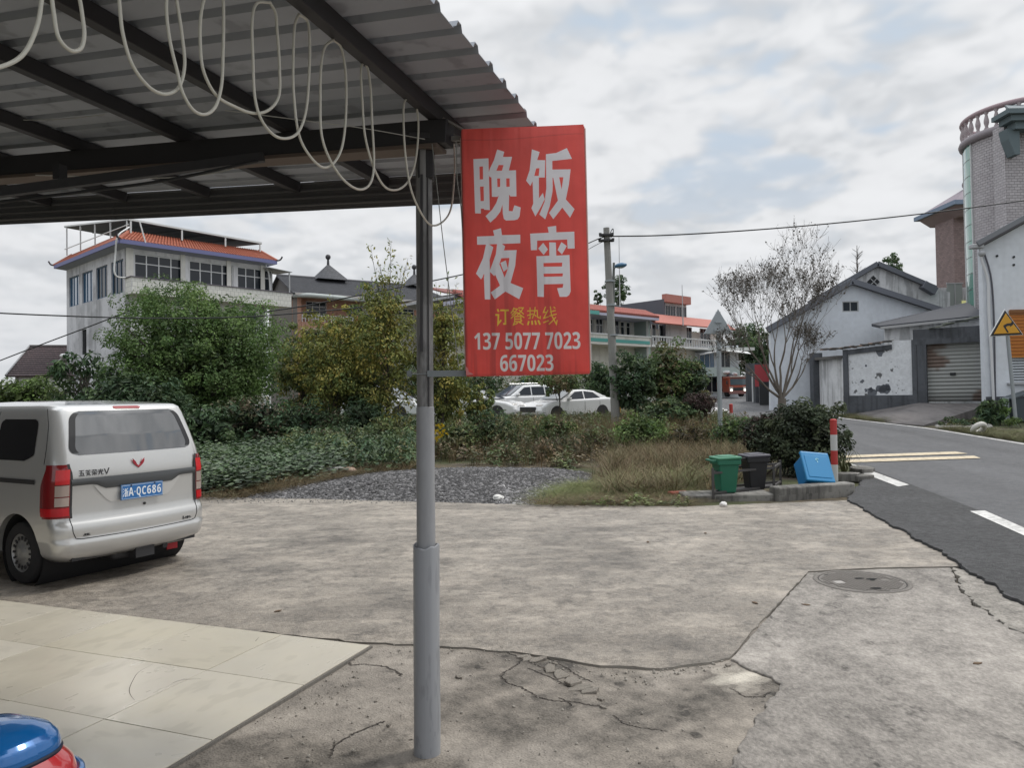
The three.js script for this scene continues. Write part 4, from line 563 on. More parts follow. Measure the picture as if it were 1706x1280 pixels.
// ---------------------------------------------------------------- long white house with red eaves and turquoise balcony band
{
  const D = 60, c = P(980, 640, D), e = P(1083, 640, 65.5), dirx = e.clone().sub(c).setY(0).normalize(), g0 = hgt(0, -D) - 0.3, h = thing('balcony_house', 'long cream house with red tiled eaves and a turquoise balcony band', 'house'); frameAt(h, V3(c.x, g0, c.z), dirx);
  const wy = (py) => P(980, py, D).y - g0, W = 8.35, X0 = -13, L = 9, rt = wy(508), so = wy(523), bt = wy(556), bb = wy(570), red = mat(0.33, 0.105, 0.085, 0.75), teal = mat(0.10, 0.36, 0.33, 0.6), lil = mat(0.5, 0.5, 0.62, 0.7), back = T4(0, 0, -1.6);
  const fy = bb + 0.25, up = [[-11.5, 1.2], [-8.6, 1.0], [-6, 1.2], [-3, 0.8], [-1.7, 0.8], [0.9, 0.75], [1.85, 0.75], [2.95, 0.95], [5.0, 1.1], [6.25, 0.6], [7.05, 0.6]].map(([x, w], i) => [x, fy + (w > 0.9 ? 0.15 : 0.6), w, w > 0.9 ? 2.0 : 1.35]);
  const low = [[-6, 0.9, 1.6, 1.7], [-2.5, 0.9, 1.6, 1.7], [2.2, 0.9, 1.2, 1.9], [5.4, 0.9, 1.6, 1.7]];
  part(h, 'front_wall', put(wallGeo(0, 0, [...up, ...low], 0.24, [[X0, 0], [W, 0], [W, so], [X0, so]]), back), plaster.cream);
  up.forEach((q) => addWindow(h, back, ...q, { cols: q[2] > 0.9 ? 2 : 1, rows: 2, split: [q[3] * 0.66], frame: white, glass: glassDark, b: 0.07 })); low.forEach((q) => addWindow(h, back, ...q, { cols: 2, rows: 1, frame: white, glass: glassBlue }));
  part(h, 'end_wall', put(wallGeo(L, so, []), T4(W, 0, 0, Math.PI / 2)), mat(0.28, 0.34, 0.32, 0.85)); part(h, 'rear_wall', worldUV(box(W - X0, so, 0.2, (W + X0) / 2, so / 2, -L + 0.1)), plaster.cream);
  part(h, 'balcony_rail', worldUV(box(W - X0, bt - bb, 0.16, (W + X0) / 2, (bt + bb) / 2, -0.06)), plaster.cream); part(h, 'turquoise_band', box(10.6, (bt - bb) * 0.42, 0.05, 2.9, (bt + bb) / 2 - 0.12, 0.05), teal); part(h, 'balcony_floor', box(W - X0, 0.22, 1.7, (W + X0) / 2, bb - 0.02, -0.8), plaster.cream); part(h, 'band_trim', box(W - X0 + 0.1, 0.12, 0.3, (W + X0) / 2, bt + 0.05, -0.06), white);
  for (const x of [-6.5, 0.35, W - 0.15]) part(h, 'column', worldUV(box(0.22, so - 0.1, 0.22, x, (so - 0.1) / 2, -0.12)), white);
  part(h, 'eave_slab', box(W - X0 + 0.6, 0.28, 2.6, (W + X0) / 2, so + 0.02, -0.5), lil); part(h, 'corner_trim', box(4.2, 0.3, 0.1, -1.6, so + 0.03, 0.86), teal);
  part(h, 'tiled_eave', quadGeo(V3(X0 - 0.3, so + 0.2, 0.85), V3(W + 0.3, so + 0.2, 0.85), V3(W + 0.3, rt + 0.15, -0.7), V3(X0 - 0.3, rt + 0.15, -0.7), 0.12), red); const tr = part(h, 'roof_tile', tileRows(V3(X0 - 0.3, so + 0.22, 0.85), V3(W + 0.3, so + 0.22, 0.85), V3(W + 0.3, rt + 0.17, -0.7), V3(X0 - 0.3, rt + 0.17, -0.7), 90, 0.07), red); tag(tr, null, null, null, 'stuff'); part(h, 'eave_coping', box(W - X0 + 0.6, 0.14, 0.25, (W + X0) / 2, rt + 0.16, -0.8), mat(0.5, 0.4, 0.36, 0.8)); part(h, 'roof_slab', box(W - X0, 0.2, L - 1, (W + X0) / 2, rt - 0.2, -L / 2 - 0.3), dull);
  // right wing, set back, and the grey roof room
  part(h, 'wing_front', worldUV(box(13, so - 0.6, 0.24, W + 6.6, (so - 0.6) / 2, -1.4)), plaster.cream); const wg = T4(W + 0.3, 0, -1.28); for (const [x, w] of [[0.5, 0.6], [1.6, 0.6], [2.7, 1.9], [6.2, 1.8], [9.4, 1.8]]) addWindow(h, wg, x, fy + 0.3, w, 1.6, { cols: w > 1 ? 3 : 1, inset: -0.02, frame: white }); const bal = []; for (let i = 0; i < 30; i++) bal.push(cyl(0.07, 0.05, 0.7, 6, W + 0.5 + i * 0.4, bb + 0.1, -0.05)); part(h, 'balustrade', bal, white); part(h, 'wing_balcony', [box(12.8, 0.2, 1.4, W + 6.6, bb, -0.65), box(12.8, 0.12, 0.2, W + 6.6, bb + 0.85, -0.05)], white);
  part(h, 'wing_eave', quadGeo(V3(W + 0.05, so - 0.25, 0.5), V3(W + 13.5, so - 0.25, 0.5), V3(W + 13.5, so + 0.75, -1.0), V3(W + 0.05, so + 0.75, -1.0), 0.12), mat(0.42, 0.15, 0.12, 0.75));
  const lp = inLocal(h), q0 = lp(P(1106, 555, 69)), z0 = q0.z, rx0 = lp(P(1048, 505, 69)).x - 1.5, rx1 = q0.x + 3.7, b2 = wy(560), t2 = P(1106, 499, 69).y - g0;
  part(h, 'roof_room', worldUV(box(rx1 - q0.x, t2 - b2, 4.5, (rx1 + q0.x) / 2, (t2 + b2) / 2, z0 - 2.25)), plaster.white); part(h, 'roof_room_side', worldUV(box(0.15, t2 - b2, 7, q0.x - 0.08, (t2 + b2) / 2, z0 - 3.3)), mat(0.11, 0.11, 0.13, 0.9)); part(h, 'roof_room_eave', box(rx1 - q0.x + 0.3, 0.75, 0.5, (rx1 + q0.x) / 2, t2 + 0.1, z0 + 0.2), mat(0.42, 0.17, 0.14, 0.75)); for (const k of [0.15, 1.95]) addWindow(h, T4(q0.x, 0, z0 + 0.02), k, t2 - 2.1, 1.65, 1.6, { cols: 4, inset: -0.03, frame: dull });
  part(h, 'stair_room', worldUV(box(3.2, 1.6, 3, -4 + 6.5, rt + 0.75, -5.5)), mat(0.42, 0.36, 0.3, 0.9)); part(h, 'low_ridge', quadGeo(V3(X0, rt + 0.2, -2), V3(-0.5, rt + 0.2, -2), V3(-0.5, rt + 0.9, -4.5), V3(X0, rt + 0.9, -4.5), 0.1), mat(0.2, 0.075, 0.065, 0.8));
  for (const [px, py, t, b, l] of [[1032, 470, 395, 474, 'tall thin aerial mast rising behind the street lamp head'], [1137, 500, 475, 506, 'short aerial on the roof room of the cream house']]) { const p0 = P(px, b, 66), p1 = P(px - 1, t, 66); solo('aerial_mast', rod(p0.setY(p0.y - 2), p1, 0.06, 0.025, 6), dull, l, 'aerial'); }
}

// ---------------------------------------------------------------- small houses: far left, behind the truck
{
  const D = 52, h = thing('low_house', 'low white house with a dark brown tile roof at the left border', 'house'), a = P(-120, 640, D + 3), c = P(26, 640, D), dirx = V3(0.97, 0, -0.24).normalize(), g0 = hgt(0, -D); frameAt(h, V3(c.x, g0, c.z), dirx);
  const wy = (py) => P(26, py, D).y - g0, ey = wy(623), ry = wy(571), W = 12, L = 7.5, rm = mat(1, 1, 1, 0.8, { map: rep(brickTex(10, 10, [0.06, 0.042, 0.045], [0.095, 0.065, 0.068], [0.028, 0.022, 0.024], 0.14, 61), 0.55) });
  part(h, 'front_wall', wallGeo(W, ey, [[7, 0.9, 1.5, 1.4]]), plaster.white); addWindow(h, T4(), 7, 0.9, 1.5, 1.4, { cols: 2 }); part(h, 'gable_wall', put(wallGeo(0, 0, [], 0.24, [[0, 0], [L, 0], [L, ey], [L / 2, ry - 0.15], [0, ey]]), T4(0, 0, -L, -Math.PI / 2)), plaster.white);
  const A = [V3(-0.4, ey - 0.15, 0.5), V3(W, ey - 0.15, 0.5), V3(W, ey - 0.15, -L - 0.5), V3(-0.4, ey - 0.15, -L - 0.5)], r0 = V3(-0.4, ry, -L / 2), r1 = V3(W, ry, -L / 2); part(h, 'roof', [quadGeo(A[0], A[1], r1, r0, 0.12), quadGeo(A[2], A[3], r0, r1, 0.12)], rm); const cr = []; for (let k = 1; k < 14; k++) { const t = k / 14; cr.push(bar(A[0].clone().lerp(r0, t), A[1].clone().lerp(r1, t), 0.06, 0.06)); } tag(part(h, 'tile_course', cr, mat(0.05, 0.035, 0.036, 0.8)), null, null, null, 'stuff'); part(h, 'ridge', rod(r0, r1, 0.12, 0.12, 7), mat(0.09, 0.08, 0.08, 0.8)); part(h, 'verge', [bar(A[0], r0, 0.1, 0.16), bar(r0, A[3], 0.1, 0.16)], mat(0.3, 0.3, 0.31, 0.8));
  const p = P(108, 593, 45), q = P(88, 612, 45); const l = thing('wall_lamp', 'small pale lamp on a slanting arm left of the grey house', 'lamp'); part(l, 'arm', rod(q, p, 0.04, 0.04), dull); part(l, 'lamp_head', new THREE.SphereGeometry(0.2, 10, 8).scale(1.4, 0.7, 1).translate(p.x, p.y, p.z), white);
}
{
  const D = 72, h = thing('blue_glass_house', 'pale two storey house with blue glass and white slabs behind the sign post', 'house'), c = P(1166, 640, D), g0 = hgt(0, -D), lx = V3(1, 0, -0.15).normalize(); frameAt(h, V3(c.x, g0, c.z), lx); const wy = (py) => P(1190, py, D).y - g0;
  part(h, 'wall', worldUV(box(4.6, wy(575), 5, 2.0, wy(575) / 2, -3)), plaster.clean); part(h, 'roof_slab', box(6.2, 0.3, 6, 2.5, wy(582), -2.6), mat(0.6, 0.62, 0.6, 0.7)); part(h, 'balcony', box(4.4, 0.9, 1.2, 1.7, wy(620), 0), mat(0.42, 0.5, 0.49, 0.7)); addWindow(h, T4(0, 0, -0.42), 0.15, wy(613), 1.6, 1.6, { cols: 3, glass: glassBlue, inset: 0.0 }); addWindow(h, T4(0, 0, -0.42), 2.2, wy(613), 1.2, 1.6, { cols: 2, inset: 0.0 }); addWindow(h, T4(0, 0, -0.42), 0.6, 0.6, 2.4, 1.7, { cols: 3, inset: 0.0 }); part(h, 'awning', quadGeo(V3(2.4, wy(586), 1.2), V3(4.8, wy(591), 1.2), V3(4.8, wy(582), -0.4), V3(2.4, wy(582), -0.4), 0.06), white); part(h, 'awning', quadGeo(V3(-0.4, wy(592), 1.0), V3(1.8, wy(586), 1.0), V3(1.8, wy(580), -0.4), V3(-0.4, wy(584), -0.4), 0.06), dull);
}

// ---------------------------------------------------------------- white gabled house behind the yard wall
{
  const vergeM = mat(0.15, 0.16, 0.185, 0.85);
  const gable = (name, label, D, pts, win, mt, deep, extra) => {        // outline in photo pixels at one distance
    const o = pts.map(([x, y]) => P(x, y, D)), h = thing(name, label, 'house', [o[0].x, 0, -D]), q = o.map((p) => [p.x - o[0].x, p.y]);
    part(h, 'gable_wall', wallGeo(0, 0, win.map(([x0, y0, x1, y1]) => { const a = P(x0, y1, D), b = P(x1, y0, D); return [a.x - o[0].x, a.y, b.x - a.x, b.y - a.y]; }), 0.3, q), mt);
    win.forEach(([x0, y0, x1, y1]) => { const a = P(x0, y1, D), b = P(x1, y0, D); addWindow(h, T4(), a.x - o[0].x, a.y, b.x - a.x, b.y - a.y, { cols: 2, frame: dull, b: 0.06, inset: 0.06 }); });
    return { h, q, D };
  };
  const g1 = gable('gable_house', 'plain white gabled house with one small window behind the yard wall', 41, [[1284, 700], [1570, 690], [1570, 521], [1415, 473], [1284, 546]], [[1403, 502, 1430, 520]], plaster.clean);
  const roofOf = ({ h, q }, L, R, A, deep, th = 0.16, ov = 0.3) => { const l = V3(q[L][0] - 0.35, q[L][1] - 0.15, ov), a = V3(q[A][0], q[A][1] + 0.1, ov), r = V3(q[R][0] + 0.2, q[R][1] - 0.05, ov), B = (p) => p.clone().add(V3(deep * 0.45, 0, -deep)); part(h, 'roof', [quadGeo(l, a, B(a), B(l), th), quadGeo(a, r, B(r), B(a), th)], mat(0.11, 0.11, 0.12, 0.85)); for (const [p, s] of [[l, a], [a, r]]) part(h, 'verge', bar(p.clone().setZ(ov + 0.02), s.clone().setZ(ov + 0.02), 0.1, 0.3), vergeM); };
  roofOf(g1, 4, 2, 3, 7); part(g1.h, 'side_wall', worldUV(bar([0.25, 1.2, -0.35], [3.3, 1.2, -7], 0.3, 7.5)), plaster.clean);
  const g2 = gable('rear_gable_house', 'taller stained gable with a diamond vent rising behind the plain white house', 49, [[1340, 690], [1582, 680], [1582, 487], [1549, 480], [1458, 443], [1352, 503]], [], plaster.dirty);
  roofOf(g2, 5, 3, 4, 8); { const a = P(1454, 470, 49), s = 0.42; part(g2.h, 'vent', extr([[-s, 0], [0, -s], [s, 0], [0, s]], 0.05).translate(a.x - g2.h.position.x, a.y, 0.01), darkIn); part(g2.h, 'vent_grid', [bar([a.x - g2.h.position.x - s * 0.5, a.y - s * 0.5, 0.09], [a.x - g2.h.position.x + s * 0.5, a.y + s * 0.5, 0.09], 0.05), bar([a.x - g2.h.position.x - s * 0.5, a.y + s * 0.5, 0.09], [a.x - g2.h.position.x + s * 0.5, a.y - s * 0.5, 0.09], 0.05)], dull); part(g2.h, 'roof_end', quadGeo(V3(P(1536, 472, 49).x - g2.h.position.x, P(1536, 470, 49).y, 0.5), V3(P(1556, 482, 49).x - g2.h.position.x, P(1556, 482, 49).y, 0.5), V3(P(1556, 482, 49).x - g2.h.position.x, P(1556, 482, 49).y, -6), V3(P(1536, 472, 49).x - g2.h.position.x, P(1536, 470, 49).y, -6), 0.5), vergeM); }
  // stained parapet and mesh beyond
  { const D = 51, a = P(1540, 520, D), b = P(1632, 520, D), h = thing('terrace_wall', 'stained terrace parapet with a wire screen between gable and brown tower', 'wall', [a.x, 0, -D]); part(h, 'parapet', worldUV(box(b.x - a.x, 3.6, 0.25, (b.x - a.x) / 2, P(1570, 480, D).y - 1.8, 0)), plaster.dirty); const s0 = P(1575, 508, D).x - a.x, s1 = P(1600, 508, D).x - a.x, t = P(1590, 473, D).y; part(h, 'screen', [box(s1 - s0, t - P(1590, 512, D).y, 0.05, (s0 + s1) / 2, (t + P(1590, 512, D).y) / 2, 0.2)], mat(0.3, 0.34, 0.32, 0.6)); part(h, 'screen_bar', [box(s1 - s0 + 0.1, 0.08, 0.08, (s0 + s1) / 2, t, 0.22), box(0.06, t - P(1590, 512, D).y, 0.08, (s0 + s1) / 2, (t + P(1590, 512, D).y) / 2, 0.23)], dull); part(h, 'lit_window', box(0.35, 0.5, 0.04, s1 + 0.1, P(1595, 508, D).y, 0.25), mat(0.5, 0.5, 0.2, 0.5, { emissive: new THREE.Color(0.55, 0.55, 0.25), emissiveIntensity: 0.5 })); }
  // lean-to with a dark roof
  { const D = 37, a = P(1474, 565, D), b = P(1640, 560, D - 1.5), h = thing('lean_to', 'low lean-to with a dark sloping roof and stained white wall', 'shed', [a.x, 0, a.z]), bx = b.x - a.x, bz = b.z - a.z; h.rotation.y = Math.atan2(-bz, bx); h.updateMatrixWorld(true); const W = Math.hypot(bx, bz), y0 = P(1474, 600, D).y, y1 = P(1474, 541, D).y, y2 = P(1640, 523, D - 1.5).y; part(h, 'wall', wallGeo(0, 0, [], 0.25, [[0, y0 - 3], [W, y0 - 3], [W, y2 - 0.1], [0, y1 - 0.1]]), plaster.dirty); part(h, 'roof', quadGeo(V3(-0.25, y1 - 0.08, 0.45), V3(W, y2 - 0.08, 0.45), V3(W, y2 + 0.95, -3.4), V3(-0.25, y1 + 0.35, -3.4), 0.14), mat(0.055, 0.058, 0.068, 0.8)); part(h, 'eave_board', bar([-0.25, y1 - 0.2, 0.46], [W, y2 - 0.2, 0.46], 0.05, 0.12), mat(0.4, 0.4, 0.4, 0.8)); }
}

// ---------------------------------------------------------------- yard wall with the roller shutter, and the ramp
{
  const pA = P(1405, 640, 36), pB = P(1529, 640, 33.2), pC = P(1652, 640, 31.4), h = thing('yard_wall', 'peeling white yard wall with grey painted frame beside the roller shutter', 'wall'); const dirx = pB.clone().sub(pA).setY(0).normalize(); frameAt(h, V3(pA.x, 0, pA.z), dirx);
  const W = Math.hypot(pB.x - pA.x, pB.z - pA.z), yb = P(1405, 694, 36).y - 0.5, tl = P(1405, 584, 36).y, tm = P(1488, 572, 34).y, tr = P(1529, 566, 33.2).y, xm = W * 0.68;
  const peel = fbm(6, 6, 4, 1301), peel2 = fbm(23, 23, 3, 1311), wt = colorTex(1024, 1024, (u, v) => { const p = sstep(0.60, 0.66, peel(u, v) * 0.6 + peel2(u, v) * 0.4 + 0.1 * sstep(0.75, 0, v) - 0.04), l = lerp(0.74 * (0.9 + 0.2 * B4(u, v)) * (1 - 0.2 * B3(u, v)), 0.13, p); return [l * 0.97, l, l * 1.04]; });
  const peelM = mat(1, 1, 1, 0.9, { map: rep(wt, 1 / 3.6) });
  part(h, 'wall', wallGeo(0, 0, [], 0.3, [[0, yb], [W, yb], [W, tr], [xm, tr + 0.02], [xm, tm - 0.05], [0, tl]]), peelM);
  const ry = P(1405, 663, 36).y; part(h, 'plinth', worldUV(box(W, ry - yb, 0.06, W / 2, (ry + yb) / 2 + 0.1, 0.032)), plaster.dark); part(h, 'pier', worldUV(box(0.24, tl - yb + 0.05, 0.08, 0.15, (tl + yb) / 2, 0.042)), plaster.dark); part(h, 'pier', worldUV(box(0.22, tr - yb, 0.08, W - 0.11, (tr + yb) / 2, 0.042)), plaster.dark); part(h, 'frame_band', worldUV(bar([0.2, tl - 0.12, 0.04], [xm, tm - 0.17, 0.04], 0.06, 0.22)), plaster.dark);
  const rr2 = rng(77); for (let i = 0; i < 34; i++) { const x = -1.0 + (xm + 1.0) * (i / 34), y = lerp(tl, tm, clamp(x / xm)) + 0.06; const m = part(h, 'coping_tile', rbox(0.17 + 0.08 * rr2(), 0.05, 0.42, 0.012), i % 5 ? mat(0.10, 0.095, 0.09, 0.9) : mat(0.26, 0.19, 0.15, 0.9)); m.position.set(x, y + 0.03 + 0.05 * rr2(), 0.0); m.rotation.set((rr2() - 0.5) * 0.3, (rr2() - 0.5) * 0.5, (rr2() - 0.5) * 0.35); }
  const pt = rng(3); const blots = []; for (const [px, py, s] of [[1447, 650, 0.18], [1451, 653, 0.25], [1433, 651, 0.1], [1462, 651, 0.08], [1470, 649, 0.2], [1480, 648, 0.22], [1488, 648, 0.22], [1494, 646, 0.2], [1475, 587, 0.22], [1434, 609, 0.06], [1422, 636, 0.1]]) { const q = P(px, py, 34.8).applyMatrix4(h.matrixWorld.clone().invert()); const pts = []; for (let i = 0; i < 9; i++) { const a = (i / 9) * 6.28, r = s * (0.5 + 0.7 * pt()); pts.push([q.x + Math.cos(a) * r, q.y + Math.sin(a) * r]); } blots.push(extr(pts, 0.012).translate(0, 0, -0.008)); } blots.forEach((g) => part(h, 'bare_patch', g, mat(0.13, 0.14, 0.16, 0.95)));
  // shutter bay
  const s = thing('roller_shutter', 'rusty ribbed roller shutter door under a grey lintel', 'shutter door'), dx = pC.clone().sub(pB).setY(0).normalize(); frameAt(s, V3(pB.x, 0, pB.z), dx); const SW = Math.hypot(pC.x - pB.x, pC.z - pB.z), sb = P(1590, 669, 32.3).y, st = P(1590, 567, 32.3).y, lt = P(1590, 552, 32.3).y;
  const rustN = fbm(3, 4, 4, 1401), N = 16, sh = (st - sb) / N, slatG = grid(24, 6, (a, b) => V3(a * (SW - 0.5), b * sh, 0.045 * Math.sin(b * Math.PI)));
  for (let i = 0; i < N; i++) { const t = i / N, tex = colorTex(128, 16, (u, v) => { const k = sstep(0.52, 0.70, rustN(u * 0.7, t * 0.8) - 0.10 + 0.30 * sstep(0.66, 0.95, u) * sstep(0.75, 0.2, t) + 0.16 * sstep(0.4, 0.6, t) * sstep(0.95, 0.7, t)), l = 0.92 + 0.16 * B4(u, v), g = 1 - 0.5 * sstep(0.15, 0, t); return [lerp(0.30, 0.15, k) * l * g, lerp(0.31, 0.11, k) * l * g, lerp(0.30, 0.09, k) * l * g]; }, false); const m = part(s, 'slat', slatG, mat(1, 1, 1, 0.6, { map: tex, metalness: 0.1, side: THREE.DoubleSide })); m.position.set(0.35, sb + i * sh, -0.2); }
  part(s, 'lintel', worldUV(box(SW + 0.2, lt - st + 0.3, 0.4, SW / 2 - 0.05, (st + lt) / 2 + 0.02, -0.12)), plaster.dark); part(s, 'jamb', worldUV(box(0.36, st - sb + 1.2, 0.35, 0.18, (st + sb) / 2 - 0.4, -0.1)), plaster.dark); part(s, 'jamb', worldUV(box(0.3, st - sb + 1.2, 0.35, SW - 0.05, (st + sb) / 2 - 0.4, -0.1)), mat(0.03, 0.03, 0.035, 0.9)); part(s, 'lock', rbox(0.22, 0.12, 0.05, 0.01, SW * 0.48, sb + (st - sb) * 0.45, -0.14), darkIn); part(s, 'back_panel', box(SW - 0.3, st - sb, 0.05, SW / 2, (st + sb) / 2, -0.3), darkIn);
  for (let i = 0; i < 9; i++) { const m = part(s, 'cover_sheet', rbox(1.0, 0.035, 0.5, 0.01), i % 3 ? mat(0.12, 0.13, 0.135, 0.8) : mat(0.2, 0.22, 0.17, 0.8)); m.position.set(0.7 + i * 0.42 * SW / 4.4, lt + 0.2 + 0.05 * i + 0.08 * rr2(), -0.1); m.rotation.set(0.2 * rr2(), rr2() - 0.5, 0.12 + 0.2 * (rr2() - 0.5)); }
  // long side wall running away along the road
  const w2 = thing('roadside_wall', 'streaked white roadside wall with dark piers behind the bare tree', 'wall'); const q = [P(1404, 640, 36.1), P(1352, 640, 41), P(1288, 640, 49), P(1252, 640, 58)], tops = [597, 601, 610, 622]; const piers = [[1360, 40], [1340, 42.3], [1290, 49], [1262, 55], [1249, 59]];
  for (let i = 0; i < 3; i++) { const a = q[i], b = q[i + 1], d = b.clone().sub(a).setY(0), Lw = d.length(), ya = P(1404 - 0, tops[i], -a.z), yA = P([1404, 1352, 1288][i], tops[i], -a.z).y, yB = P([1352, 1288, 1252][i], tops[i + 1], -b.z).y, g = wallGeo(0, 0, [], 0.3, [[0, -0.4], [Lw, -0.4], [Lw, yA], [0, yB]]); d.negate().normalize(); g.applyMatrix4(T4(b.x, hgt(0, b.z), b.z, Math.atan2(-d.z, d.x)).multiply(T4(0, -hgt(0, b.z), 0))); part(w2, 'wall', g, plaster.dirty); const cp = bar(V3(a.x, yA + 0.06, a.z), V3(b.x, yB + 0.06, b.z), 0.5, 0.14); part(w2, 'coping', cp, mat(0.12, 0.115, 0.11, 0.9)); }
  for (const [x, d] of piers) { const p = P(x, 640, d), t = P(x, x > 1300 ? 598 : 612, d).y; part(w2, 'pier', worldUV(box(0.5, t + 0.6, 0.5, p.x - 0.05, t / 2, p.z + 0.1)), plaster.dark); }
  { const p = P(1276, 626, 50), ps = solo('wall_poster', grid(8, 4, (a, b) => V3((a - 0.5) * 1.25, (b - 0.5) * 1.5, 0.01 * Math.sin(a * 9))), mat(0.33, 0.045, 0.055, 0.8, { side: THREE.DoubleSide }), 'red poster board on the roadside wall seen through the bare tree', 'poster'); ps.position.set(p.x - 0.25, p.y, p.z + 0.35); ps.rotation.y = -0.55; const dk = solo('wall_doorway', rbox(0.9, 1.7, 0.1, 0.02), darkIn, 'small dark doorway in the roadside wall under the red poster', 'doorway'); const e = P(1279, 657, 50); dk.position.set(e.x - 0.25, e.y, e.z + 0.4); dk.rotation.y = -0.55; }
  // concrete ramp up to the shutter
  const rp = [G(1412, 697), G(1466, 703.5), G(1538, 709), P(1652, 673, 31.3), P(1530, 671.5, 33.1), P(1408, 692.5, 35.6)], mid = [rp[0], rp[1], rp[2], rp[3], rp[4], rp[5]];
  const tri = [[0, 1, 5], [1, 4, 5], [1, 2, 4], [2, 3, 4]].flatMap((t) => t.map((i) => mid[i])), low = (p) => p.clone().setY(hgt(p.x, p.z) - 0.3), rim = []; for (let i = 0; i < 6; i++) { const a = mid[i], b = mid[(i + 1) % 6]; rim.push(a, low(a), low(b), a, low(b), b); }
  const g = new THREE.BufferGeometry(); g.setAttribute('position', new THREE.Float32BufferAttribute([...tri, ...rim].flatMap((p) => p.toArray()), 3)); g.computeVertexNormals(); struct('ramp', worldUV(g), mat(0.62, 0.6, 0.6, 0.9, { map: rep(plasterTex(0.26, [1.04, 0.99, 0.97], 0.5, 0.6, 9), 1 / 5), bumpMap: rep(TX.grit, 1), bumpScale: 0.01, side: THREE.DoubleSide }), 'dark concrete ramp rising from the road to the roller shutter', 'ramp');
}

